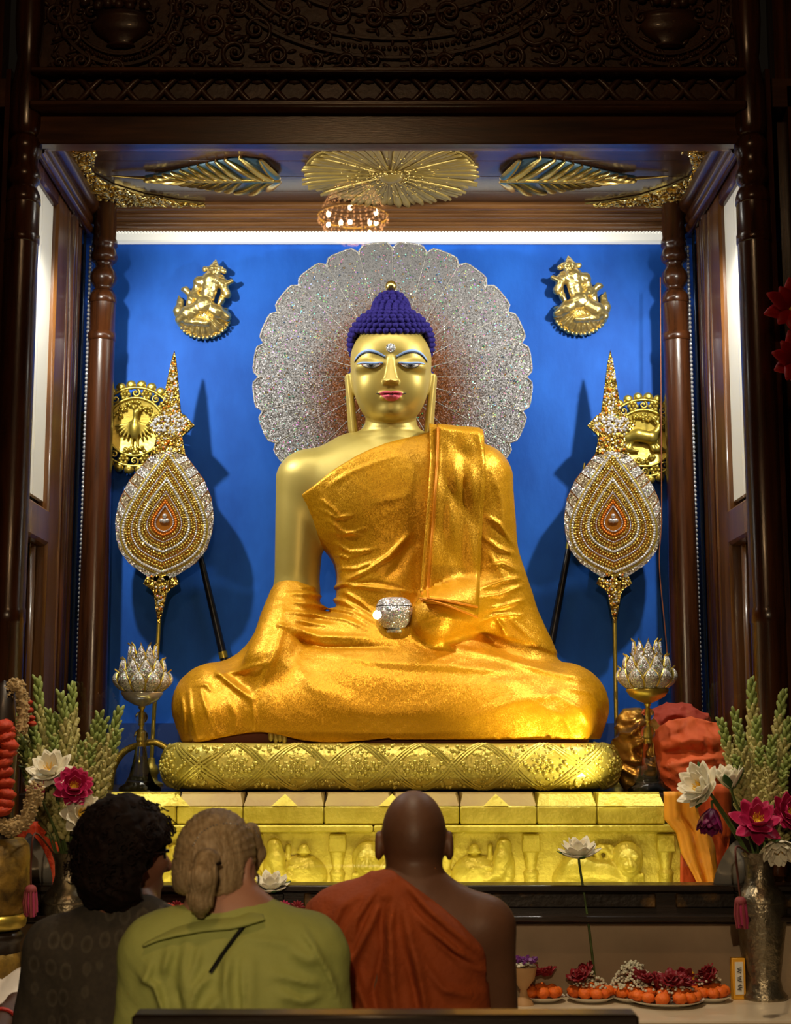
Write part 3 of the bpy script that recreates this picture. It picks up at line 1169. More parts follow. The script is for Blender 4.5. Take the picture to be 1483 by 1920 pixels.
def f_head(P):
    X, Y, Z = P
    ax = np.abs(X)
    d = ell(P, (0, .03, 1.645), (.166, .195, .185))
    d = smin(d, ell(P, (0, .005, 1.675), (.164, .168, .115)), .04)
    d = smin(d, ell(P, (0, -.015, 1.56), (.168, .165, .20)), .05)
    d = smin(d, ell(P, (0, -.050, 1.445), (.112, .105, .088)), .06)
    M_ = (ax, Y, Z)
    # cheeks
    d = smin(d, ell(M_, (.075, -.085, 1.505), (.062, .065, .07)), .05)
    # eye sockets under the brow
    d = smax(d, -ell(M_, (.083, -.212, 1.618), (.068, .040, .016)), .030)
    # lids
    d = smin(d, ell(M_, (.087, -.116, 1.582), (.066, .062, .036)), .014)
    # nose: faceted wedge
    t = np.clip((1.635 - Z) / .135, 0, 1.08)
    w = .006 + .0125 * t ** 1.5
    yf = -.178 - .066 * t
    slab = np.maximum(ax - w - .16 * np.clip(Y - yf, 0, .1), (yf + .85 * ax) - Y)
    slab = np.maximum(slab, 1.500 - Z)
    slab = np.maximum(slab, Z - 1.66)
    slab = np.maximum(slab * .8, Y + .05)
    d = smin(d, slab, .009)
    # nostril wings
    d = smin(d, ell(M_, (.023, -.192, 1.509), (.014, .026, .012)), .008)
    # philtrum hollow and mouth
    d = d + .004 * np.exp(-(ax / .012) ** 2 - ((Z - 1.482) / .012) ** 2)
    up = ell(M_, (.016, -.168, 1.459), (.032, .026, .0095))
    lo = ell(P, (0, -.164, 1.443), (.043, .030, .013))
    d = smin(d, smin(up, lo, .003), .012)
    d = d + .006 * np.exp(-((Z - 1.4525 - 1.2 * ax * ax) / .0028) ** 2) * np.exp(-(ax / .045) ** 4) * (Y < 0)
    # chin
    d = smin(d, ell(P, (0, -.125, 1.393), (.045, .040, .030)), .03)
    # ears
    top = cap(M_, (.188, .035, 1.575), (.166, .03, 1.345), .014, .020)
    e = rbox((ax - .10 * (Z - 1.58), Y, Z), (.184, .04, 1.455), (.012, .040, .135), .010)
    d = smin(d, smin(e, top, .012), .012)
    return d


def f_bh(P):
    return smin(f_head(P), f_body(P), .012)


hp = lambda P: smin(f_head(P), f_neck(P), .012)


def f_headpart(P):
    return smax(hp(P), 1.20 - P[2], .004)


head = sdf_obj('head', f_headpart, (-.24, -.29, 1.19), (.24, .27, 1.86), .0036, 'gold_face', statue)
body = sdf_obj('body', lambda P: smin(f_body(P), smax(cap(P, (0, .035, 1.1), (0, .03, 1.3), .118, .112), P[2] - 1.28, .01), .05), (-.68, -.36, .20), (.62, .32, 1.36), .008, 'gold_skin', statue)

# ---------------- hair with curls


def f_hair(P):
    X, Y, Z = P
    d = ell(P, (0, .035, 1.735), (.182, .195, .150))
    d = smin(d, ell(P, (0, .045, 1.878), (.076, .082, .088)), .022)
    side = ell(P, (0, .09, 1.58), (.176, .15, .16))
    d = smin(d, side, .02)
    # free the face: region in front of a rounded hairline
    ax = np.abs(X)
    face = np.maximum(np.maximum(ax - .158, Z - 1.728 - .30 * (Y + .15)), Y - .045)
    d = smax(d, -face, .02)
    d = smax(d, 1.50 - Z, .01)
    return d


hair = sdf_obj('hair', f_hair, (-.22, -.20, 1.47), (.22, .28, 2.0), .005, 'hair_blue', statue)
curl = None
mrest = MB()
ncurl = 0


def f_cap(P):
    d = ell(P, (0, .035, 1.735), (.182, .195, .150))
    d = smin(d, ell(P, (0, .045, 1.878), (.076, .082, .088)), .022)
    return smin(d, ell(P, (0, .09, 1.58), (.178, .15, .16)), .02)


TL = lambda y, z: .30 * (y + .15) * np.clip((1.92 - z) / .10, 0, 1)
z = 1.738 - 12 * .0225
k = 0
fan = np.linspace(0, 2 * PI, 721)[:-1]
while z < 1.962:
    r = np.full(fan.shape, .24)
    for _ in range(80):
        yy = .04 + r * np.sin(fan)
        dd = f_cap((r * np.cos(fan), yy, z + TL(yy, z)))
        r = r - np.clip(dd, -.02, .02) * .6
    xs, ys = r * np.cos(fan), .04 + r * np.sin(fan)
    seg = np.sqrt(np.diff(np.append(xs, xs[0])) ** 2 + np.diff(np.append(ys, ys[0])) ** 2)
    cum = np.concatenate([[0], np.cumsum(seg)])
    n = max(5, int(round(cum[-1] / .0285)))
    for q in range(n):
        s_ = (q + (.5 if k % 2 else 0)) / n * cum[-1]
        i = min(719, max(0, int(np.searchsorted(cum, s_)) - 1))
        px_, py_ = float(xs[i]), float(ys[i])
        pz_ = z + float(TL(py_, z))
        if abs(px_) < .158 and z < 1.73 and py_ < .07:
            continue
        if pz_ < 1.545:
            continue
        if py_ < .06:
            if curl is None:
                curl = MB().ball((0, 0, 0), (.0150, .0150, .0135), 9, 6).build('curl', 'hair_blue', hair, loc=(px_, py_, pz_))
            else:
                dup(curl, hair, (px_, py_, pz_))
            ncurl += 1
        else:
            mrest.ball((px_, py_, pz_), .0145, 7, 5)
    z += .0225 if z < 1.775 else (.0165 if z < 1.85 else .0205)
    k += 1
for i in range(10):
    mrest.ball((.02 * math.cos(i), .045 + .02 * math.sin(i), 1.958), .014, 7, 5)
tag(mrest.build('curls', 'hair_blue', hair), None, None, kind='stuff')
m = MB()
m.lathe([(.012, 1.950), (.013, 1.966), (.010, 1.972), (.014, 1.976), (.010, 1.980)], 16, (0, .045, 0))
m.ball((0, .045, 1.994), .026, 20, 12)
m.build('topknot_ball', 'gold', statue)

# ---------------- painted features
HX = 733


def hq(pts, Y=6.17):
    out = []
    for (u, v) in pts:
        p = at(620 + u / 6.0, 500 + v / 6.0, Y)
        out.append((p.x - SX, p.z - SZ))
    return out


def strip(name, mid, wid, mat, off=.0035, parent=None):
    """brush stroke along mid, with half-width per point (m)"""
    lo_e, up_e = [], []
    n = len(mid)
    for i in range(n):
        a = mid[max(0, i - 1)]
        b = mid[min(n - 1, i + 1)]
        t = Vector((b[0] - a[0], b[1] - a[1])).normalized()
        nx, nz = -t.y, t.x
        wd = wid[i] if not np.isscalar(wid) else wid
        lo_e.append((mid[i][0] - nx * wd, mid[i][1] - nz * wd))
        up_e.append((mid[i][0] + nx * wd, mid[i][1] + nz * wd))
    return patch(name, (lo_e, up_e), f_headpart, mat, parent or head, off)


def dens(pts, n=24):
    """resample a polyline with Catmull-Rom"""
    P_ = [pts[0]] + list(pts) + [pts[-1]]
    out = []
    m_ = len(pts) - 1
    for i in range(n):
        t = i / (n - 1) * m_
        k_ = min(m_ - 1, int(t))
        f_ = t - k_
        p0, p1, p2, p3 = P_[k_], P_[k_ + 1], P_[k_ + 2], P_[k_ + 3]
        out.append(tuple(.5 * ((2 * p1[j]) + (-p0[j] + p2[j]) * f_ + (2 * p0[j] - 5 * p1[j] + 4 * p2[j] - p3[j]) * f_ ** 2 + (-p0[j] + 3 * p1[j] - 3 * p2[j] + p3[j]) * f_ ** 3) for j in range(len(p1))))
    return out


for sd in (0, 1):
    mirror = (lambda pts: [(1352 - u, v) for u, v in pts]) if sd else (lambda pts: pts)
    br = dens(hq(mirror([(262, 1000), (310, 950), (380, 925), (450, 930), (530, 960), (615, 1010)])))
    nn = len(br)
    taper = [.2 + .8 * math.sin(PI * (.04 + .92 * i / (nn - 1))) ** .6 for i in range(nn)]
    strip('eyebrow', br, [.0052 * q for q in taper], 'line_blue', .0035)
    br2 = [(x, z_ - .0078) for x, z_ in br]
    strip('brow_line', br2, [.0032 * q for q in taper], 'line_black', .003)
    up = dens(hq(mirror([(335, 1082), (390, 1092), (440, 1098), (500, 1095), (585, 1088)])), 20)
    lo_ = dens(hq(mirror([(335, 1082), (375, 1120), (440, 1140), (510, 1136), (585, 1088)])), 20)
    patch('eye', (lo_, up), f_headpart, 'eye_white', head, .0032, 3)
    iu = hq(mirror([(405 + 8.5 * i, 1096) for i in range(13)]))
    il = hq(mirror([(405 + 8.5 * i, 1096 + 42 * math.sin(PI * (.1 + .8 * i / 12))) for i in range(13)]))
    patch('iris', (il, iu), f_headpart, 'eye_grey', head, .0046, 2)
    iu = hq(mirror([(430 + 4.2 * i, 1097) for i in range(13)]))
    il = hq(mirror([(430 + 4.2 * i, 1097 + 30 * math.sin(PI * (.1 + .8 * i / 12))) for i in range(13)]))
    patch('pupil', (il, iu), f_headpart, 'line_black', head, .0056, 2)
    for cu in (355, 560):
        strip('eye_corner', hq(mirror([(cu - 12, 1094), (cu, 1100), (cu + 12, 1098)])), [.001, .0038, .001], 'eye_red', .0046)
    lid = dens(hq(mirror([(290, 1072), (345, 1070), (400, 1078), (450, 1083), (510, 1082), (560, 1078), (590, 1082)])))
    strip('lid_line', lid, [.0042 * q for q in taper], 'line_blue', .0036)
    strip('lash_line', [(x, z_ - .0054) for x, z_ in lid[2:]], [.0016 * q for q in taper[2:]], 'line_black', .0046)
    strip('lower_lash', lo_, [.0010] * 20, 'line_black', .0046)
# lips
upu = dens(hq([(548, 1420), (600, 1408), (650, 1406), (678, 1416), (710, 1406), (760, 1408), (812, 1420)]), 27)
mid = dens(hq([(548, 1422), (620, 1434), (660, 1436), (684, 1446), (708, 1436), (750, 1432), (812, 1422)]), 27)
lou = dens(hq([(548, 1424), (590, 1470), (640, 1500), (684, 1506), (730, 1500), (775, 1470), (812, 1424)]), 27)
patch('upper_lip', (mid, upu), f_headpart, 'lip_pink', head, .0036, 3)
patch('lower_lip', (lou, mid), f_headpart, 'lip_pink', head, .0036, 4)
strip('mouth_line', dens(hq([(515, 1420), (548, 1422), (620, 1436), (660, 1438), (684, 1448), (708, 1438), (750, 1434), (812, 1422), (850, 1416)]), 30), [.0016] * 30, 'line_black', .0042)
# jewel between the brows
q = hq([(676, 915)])[0]
yj = float(front_y(f_headpart, np.array([q[0]]), np.array([q[1]]))[0])
m = MB()
m.ball((q[0], yj, q[1]), (.0195, .009, .0195), 16, 8)
for k in range(12):
    a = k * PI / 6
    m.ball((q[0] + .017 * math.cos(a), yj - .003, q[1] + .017 * math.sin(a)), .0045, 6, 4)
m.build('brow_jewel', 'glitter_bowl', statue)

# ---------------- robe


def PXS(pts, Y=6.12):
    return [sp(u, v, Y) for u, v in pts]


RIDGES = [  # polyline in photo pixels, width, height
    ([(402, 1256), (440, 1285), (478, 1312)], .016, .020),
    ([(478, 1312), (482, 1340), (486, 1382)], .010, .008),
    ([(478, 1312), (505, 1260), (520, 1220), (528, 1180), (528, 1125)], .022, .016),
    ([(395, 1266), (450, 1258), (515, 1243)], .014, .010),
    ([(540, 1188), (570, 1204), (610, 1214), (730, 1214)], .013, -.016),
    ([(545, 1175), (600, 1192), (700, 1198)], .018, .012),
    ([(520, 1172), (545, 1176)], .010, .010),
    ([(352, 1288), (362, 1330), (376, 1386)], .011, .010),
    ([(378, 1292), (396, 1335), (412, 1388)], .011, .010),
    ([(338, 1300), (346, 1335), (344, 1370)], .012, .012),
    ([(430, 1300), (450, 1350), (442, 1386)], .016, .006),
    ([(370, 1285), (390, 1284), (400, 1298)], .009, .008),
    ([(560, 1255), (590, 1290), (650, 1310)], .03, .008),
    ([(600, 1225), (700, 1245), (830, 1250), (960, 1262)], .02, .006),
    ([(620, 1235), (760, 1262), (900, 1268), (1060, 1268)], .03, -.006),
    ([(800, 1205), (940, 1232), (1040, 1262), (1105, 1275)], .02, .010),
    ([(560, 1300), (700, 1340), (860, 1330)], .05, .008),
    ([(860, 1350), (960, 1318), (1060, 1295)], .03, .006),
    ([(1030, 1300), (1080, 1330), (1110, 1372)], .016, .008),
    ([(1060, 1290), (1110, 1300), (1128, 1340)], .014, .008),
    ([(1000, 1320), (1050, 1345), (1070, 1382)], .014, .006),
    # lap and belly
    ([(535, 1108), (600, 1108), (640, 1122), (700, 1158)], .012, .013),
    ([(540, 1125), (600, 1128), (660, 1145), (700, 1172)], .011, .011),
    ([(530, 1145), (590, 1148), (650, 1160), (690, 1180)], .011, .010),
    ([(560, 1095), (640, 1090), (700, 1100), (790, 1110)], .010, .012),
    ([(640, 1102), (670, 1122), (705, 1150)], .009, .012),
    ([(620, 1097), (700, 1088), (770, 1105)], .008, -.008),
    ([(545, 1160), (620, 1170)], .012, .008),
    # torso
    ([(690, 1066), (730, 1040), (766, 1000)], .014, .022),
    ([(640, 1085), (690, 1066)], .012, .012),
    ([(775, 1010), (745, 1060), (720, 1085)], .025, -.010),
    ([(598, 928), (622, 948), (640, 968)], .008, .009),
    ([(604, 950), (628, 966), (662, 962)], .007, .008),
    ([(612, 968), (640, 992), (676, 1000)], .008, .009),
    ([(620, 990), (642, 998), (690, 986)], .006, .006),
    ([(624, 1010), (655, 1030), (690, 1028)], .008, .008),
    ([(628, 1032), (650, 1040), (712, 1022)], .007, .006),
    ([(632, 1058), (668, 1062), (700, 1050)], .008, .008),
    ([(600, 915), (618, 955), (632, 1010), (640, 1075)], .010, .006),
    ([(615, 905), (660, 880), (740, 850)], .014, .006),
    ([(700, 940), (770, 925)], .02, .005),
    # left arm and flank
    ([(915, 960), (940, 975), (966, 1010)], .012, .012),
    ([(910, 1000), (940, 1022), (970, 1030)], .013, .012),
    ([(912, 1060), (945, 1050), (975, 1062)], .012, .012),
    ([(905, 1100), (945, 1085), (980, 1078)], .010, .014),
    ([(903, 1118), (940, 1112), (985, 1092)], .009, .012),
    ([(915, 1140), (950, 1132), (988, 1120)], .010, .012),
    ([(905, 1162), (935, 1150), (985, 1150)], .010, .013),
    ([(930, 1150), (945, 1172), (952, 1190)], .010, .012),
    ([(930, 880), (945, 930), (950, 990)], .02, .008),
    ([(920, 1030), (950, 1080)], .014, .008),
    ([(955, 1150), (985, 1180), (1010, 1205)], .012, .010),
]
RIDGES = [(PXS(p), w_ * .8, a_) for p, w_, a_ in RIDGES]
EDGE_UP = PXS([(780, 1172), (820, 1163), (880, 1172), (950, 1192), (1000, 1206), (1045, 1222)])


def crinkle(P):
    X, Y, Z = P
    s_ = np.zeros_like(X)
    for p, w_, a_ in RIDGES:
        x0 = min(q[0] for q in p) - 3 * w_
        x1 = max(q[0] for q in p) + 3 * w_
        z0 = min(q[1] for q in p) - 3 * w_
        z1 = max(q[1] for q in p) + 3 * w_
        mk = (X > x0) & (X < x1) & (Z > z0) & (Z < z1) & (Y < .12)
        if mk.any():
            s_[mk] += fold(X[mk], Z[mk], p, w_, a_)
    s_ = s_ + .0010 * wob(X, Y, Z, 22, 1) + .0008 * wob(X, Y, Z, 47, 2) + .0007 * wob(X, Y, Z, 95, 3)
    return s_


def f_legs(P):
    X, Y, Z = P
    d = ell(P, (0, -.02, .20), (.62, .34, .27))
    # knees and crossed shins under the cloth
    d = smin(d, cap(P, (-.25, .10, .22), (-.735, -.06, .165), .20, .158), .12)
    d = smin(d, cap(P, (.25, .10, .22), (.725, -.06, .165), .20, .158), .12)
    d = smin(d, cap(P, (-.70, -.14, .14), (.70, -.14, .14), .15), .10)
    d = smin(d, cap(P, (-.45, -.20, .12), (.45, -.20, .12), .16), .08)
    # hanging front cloth
    d = smin(d, rbox(P, (0, -.08, .07), (.80, .262, .10), .07), .08)
    d = smin(d, cap(P, (-.74, -.06, .0), (-.76, -.06, .14), .12, .14), .06)
    d = smin(d, cap(P, (.74, -.06, .0), (.76, -.06, .14), .12, .14), .06)
    # hand and forearm under the cloth at the statue's right knee
    d = smin(d, cap(P, (-.415, .0, .60), (-.50, -.22, .32), .100, .10), .06)
    d = smin(d, cap(P, (-.415, .02, .55), (-.56, -.02, .25), .09, .12), .08)
    # lap
    d = smin(d, ell(P, (0, .02, .42), (.40, .26, .16)), .08)
    return d


def f_left_arm(P):
    d = cap(P, (.385, .03, 1.125), (.430, .03, .62), .118, .104)
    d = smin(d, cap(P, (.430, .03, .62), (.18, -.24, .50), .10, .085), .05)
    d = smin(d, cap(P, (.445, .03, .66), (.60, .0, .26), .10, .12), .09)
    return d


def upper_line(X):
    return 1.078 + (X + .31) * .47 + .045 * np.clip(1 - ((X + .08) / .26) ** 2, 0, 1)


def f_upper(P):
    X, Y, Z = P
    d = f_torso(P)
    d = smin(d, f_left_arm(P), .06)
    d = d - .014
    d = smax(d, Z - upper_line(X), .012)
    d = smax(d, .22 - Z, .02)
    return d


def f_robe(P):
    X, Y, Z = P
    d = smin(f_upper(P), f_legs(P), .035)
    # bottom edge of the upper cloth lying over the legs
    dd, t = seg2(X, Z, EDGE_UP)
    below = np.interp(X, [p[0] for p in EDGE_UP], [p[1] for p in EDGE_UP])
    on = (X > EDGE_UP[0][0]) & (X < EDGE_UP[-1][0] + .1) & (Y < .1)
    d = d - np.where(on, .010 / (1 + np.exp(-(Z - below) / .003)), 0) * np.clip((X - EDGE_UP[0][0]) / .05, 0, 1)
    d = d - crinkle(P)
    # hem: cut open below, with a little wave
    hem = .012 + .012 * np.sin(X * 9 + .6) * (X < 0) + .02 * np.exp(-((X + .50) / .12) ** 2) - .012 * np.exp(-((X + .78) / .10) ** 2)
    d = smax(d, hem - Z, .004)
    return d


robe = sdf_obj('robe', f_robe, (-1.0, -.45, -.02), (1.0, .42, 1.42), .0068, 'robe', statue)

# dark red band as the shadow gap over the cushion, fingertips below the hem
sdf_obj('gap_shadow', lambda P: smax(rbox(P, (0, .0, .04), (.80, .30, .07), .04), P[2] - .05, .01), (-.84, -.34, -.04), (.84, .36, .08), .012, 'gap_shadow_red', statue)
for i, (u, v) in enumerate(((507, 1383), (516, 1386), (524, 1384), (532, 1387))):
    x, z_ = sp(u, v, 6.0)
    MB().tube([(x, -.30, z_ + .05), (x, -.335, z_ + .02), (x + .002, -.34, z_ - .006), (x + .002, -.338, z_ - .014)], [.011, .011, .010, .005], 8).build('fingertip', 'gold_skin', statue)

# ---------------- folded shawl hanging from the shoulder
LAY = 5
for k in range(LAY):
    # left and right edge of each layer in photo pixels
    lf = dens([(812 - 2 * k + 5 * (k == 4), 797), (812 - 1.8 * k, 860), (806 - 1.8 * k, 950), (798 - 1.8 * k, 1050), (792 - 1.8 * k, 1135 - 3 * k)], 34)
    rt = dens([(907 + .8 * k, 806 + k), (913 - .6 * k, 870), (908 - .8 * k, 960), (902 - .8 * k, 1070), (897 - 1.0 * k, 1150 + 5 * k - 6)], 34)
    if k == 4:
        lf = dens([(822, 797), (820, 860), (814, 950), (806, 1050), (800, 1128)], 34)
        rt = dens([(903, 806), (911, 870), (904, 960), (899, 1070), (894, 1140)], 34)
    rows_ = []
    nc = 15
    A = np.array([sp(u, v, 6.12) for u, v in lf])
    B = np.array([sp(u, v, 6.12) for u, v in rt])
    # over the shoulder, first rows run back over the top
    G = A[:, None, :] * (1 - np.linspace(0, 1, nc))[None, :, None] + B[:, None, :] * np.linspace(0, 1, nc)[None, :, None]
    GX, GZ = G[..., 0], G[..., 1]
    YF = front_y(lambda P: smin(f_upper(P), f_legs(P), .035) - .008, GX.ravel(), np.minimum(GZ.ravel(), 1.20)).reshape(GX.shape)
    # drape: never sink back once the cloth hangs free
    YD = np.minimum.accumulate(np.where(GZ < 1.0, YF, 9), axis=0)
    YF = np.where(GZ < 1.0, np.minimum(YF, YD), YF)
    off = .010 + .007 * k
    tt = np.linspace(0, 1, nc)[None, :]
    vv = np.linspace(0, 1, 34)[:, None]
    wrn = .007 * np.sin(tt * 5 + vv * 9 + k) * np.sin(vv * PI) + .006 * np.sin(tt * 11 - vv * 14 + 2 * k) * np.sin(vv * PI)
    if k == 4:
        wrn = wrn * 1.6 + .012 * np.exp(-((tt - .45 - .5 * (vv - .35)) / .12) ** 2) * np.exp(-((vv - .38) / .12) ** 2) + .010 * np.exp(-((tt - .5 + 1.4 * (vv - .16)) / .10) ** 2) * np.exp(-((vv - .16) / .10) ** 2)
    YY = YF - off - np.abs(wrn) - .02 * vv ** 3
    rows_ = [[Vector((GX[i, j], YY[i, j], GZ[i, j])) for j in range(nc)] for i in range(34)]
    # three rows curling back over the shoulder
    pre = []
    for (dy, dz) in ((.30, -.06), (.20, .02), (.12, .045), (.05, .035)):
        pre.append([Vector((GX[0, j], YY[0, j] + dy, GZ[0, j] + dz * (.7 + .3 * tt[0, j]) + .006 * k * 0)) for j in range(nc)])
    m = MB().grid(pre + rows_)
    o = m.build('shawl_fold', 'robe', statue, solid=.006)
    # orange stitched border along the left edge and the bottom
    if k in (1, 4):
        MB().tube([Vector((r_[0].x, r_[0].y - .004, r_[0].z)) for r_ in rows_], .0045, 6).build('shawl_border', 'robe_trim', statue)
    if k >= 2:
        MB().tube([p + Vector((0, -.003, .0)) for p in rows_[-1]], .0045, 6).build('shawl_border', 'robe_trim', statue)

# ---------------- halo: 24 glittering petals
HC = at(736, 706, 6.72)
halo = thing('halo', 'round silver glitter halo of scalloped petals behind the statue head', 'halo', (HC.x, 6.74, HC.z))
HR = xat(998, 706, 6.72) - HC.x
pet = None
rim = None
for k in range(24):
    a = 2 * PI * k / 24 + PI / 24
    da = PI / 24
    out = [(0.06, -0.06 * math.tan(da) * .96), (HR * .93, -HR * .93 * math.tan(da) * .985)]
    for i in range(9):
        t = -1 + 2 * i / 8
        out.append((HR * (.955 + .045 * math.sqrt(max(0, 1 - abs(t) ** 4))), HR * .96 * math.tan(da) * t * .96))
    out += [(HR * .93, HR * .93 * math.tan(da) * .985), (0.06, 0.06 * math.tan(da) * .96)]
    ca, sa = math.cos(a), math.sin(a)
    m = MB()
    o2 = [(x * ca - z_ * sa, x * sa + z_ * ca) for x, z_ in out]
    m.prism(o2, -.012, .012)
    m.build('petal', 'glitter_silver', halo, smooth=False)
    edge = [(x * ca - z_ * sa, -.013, x * sa + z_ * ca) for x, z_ in out[1:-1]]
    MB().tube(edge, .0042, 5).build('petal_rim', 'crystal_net', halo)
    MB().tube([(x * ca, -.012, x * sa) for x in (0, 0)] and [(.06 * math.cos(a - da), -.0125, .06 * math.sin(a - da)), (HR * .94 * math.cos(a - da), -.0125, HR * .94 * math.sin(a - da))], .0018, 5).build('seam', 'crystal_net', halo)

# loose cut stones sprinkled over the halo
for nm, cnt, col in (('clear_stones', 900, (.9, .9, .92)), ('blue_stones', 140, (.25, .5, .95)), ('amber_stones', 150, (.95, .55, .12)), ('green_stones', 80, (.15, .8, .5))):
    M(nm, col, .08, .8)
    m = MB()
    for i in range(cnt):
        a = RNG.rand() * 2 * PI
        q = HR * (.28 + .70 * RNG.rand() ** .75)
        if q > HR * .95:
            continue
        e = .0030 + .0024 * RNG.rand()
        Rm = Euler((RNG.rand() * 1.6 - .8, RNG.rand() * 3, RNG.rand() * 1.6 - .8)).to_matrix()
        c_ = Vector((q * math.cos(a), -.0135, q * math.sin(a)))
        vs = [c_ + Rm @ Vector(p) * e for p in ((1, 0, 0), (0, 0, 1), (-1, 0, 0), (0, 0, -1), (0, -.8, 0))]
        m.add(vs, [(0, 1, 4), (1, 2, 4), (2, 3, 4), (3, 0, 4), (3, 2, 1, 0)])
    tag(m.build(nm, nm, halo, smooth=False), None, None, kind='stuff')
MB().box((0, .10, -HR * .3), (.06, .20, .06)).build('wall_bracket', 'ink_black', halo)

# ---------------- alms bowl in the lap
bp_ = at(739, 1186, 6.10)
bowl = thing('alms_bowl', 'small round glittering silver bowl with a lid in the statue lap', 'bowl', (bp_.x, 6.10, bp_.z))
R_ = .078
MB().lathe([(.001, .0), (.030, .0), (.032, .008), (.024, .014), (.045, .022), (.068, .048), (R_, .080), (.076, .102), (.073, .105), (.001, .105)], 32).build('body', 'glitter_bowl', bowl)
MB().lathe([(.074, .106), (.073, .112), (.062, .132), (.040, .142), (.001, .145)], 32).build('lid', 'glitter_bowl', bowl)
MB().lathe([(.0745, .1035), (.0755, .1055), (.0745, .1075)], 32).build('rim_line', 'line_black', bowl)
# ================================================================== platform, fans, medallions, reliefs, lotus stands
PLAT_Z = 1.113
plat = struct(MB().box((XC, 6.48, PLAT_Z - .28), (2.92, 1.02, .56), bev=.006).build('trim_4', 'wood_black'))

glitter('gold_tile', (0.40, 0.33, 0.22), (0.22, 0.15, 0.07), 300, 0.3, 0.4, 0.08)
# ---------------- jewelled fans on poles
FAN_Y = 6.76


def fan_shape(pts):
    return pts


# silhouette of the fan in photo pixels relative to its axis (u=0) for the left fan; mirrored about the axis
TIP = [(0, 652), (5, 675), (9, 700), (13, 730), (18, 765), (20, 775)]
WING = [(20, 775), (28, 778), (46, 797), (30, 812), (24, 818)]
NECK = [(24, 818), (28, 836), (32, 852)]
BODY = [(32, 852), (48, 872), (70, 900), (86, 935), (92, 970), (90, 1000), (82, 1030), (62, 1056), (40, 1070), (26, 1078)]
KNOT = [(26, 1078), (33, 1094), (18, 1104), (12, 1112)]
HAND = [(12, 1112), (9, 1130), (5, 1150), (2, 1166)]


def drop(s, cx=0, cz=977, hw=92, ht=125, hb=110):
    """teardrop outline scaled by s about its centre, pixel units"""
    base = [(0, -129), (9, -115), (27, -90), (48, -58), (68, -20), (77, 12), (74, 38), (60, 62), (36, 80), (12, 91), (0, 96)]
    r = dens([(u * s, v * s) for u, v in base], 22)
    return r


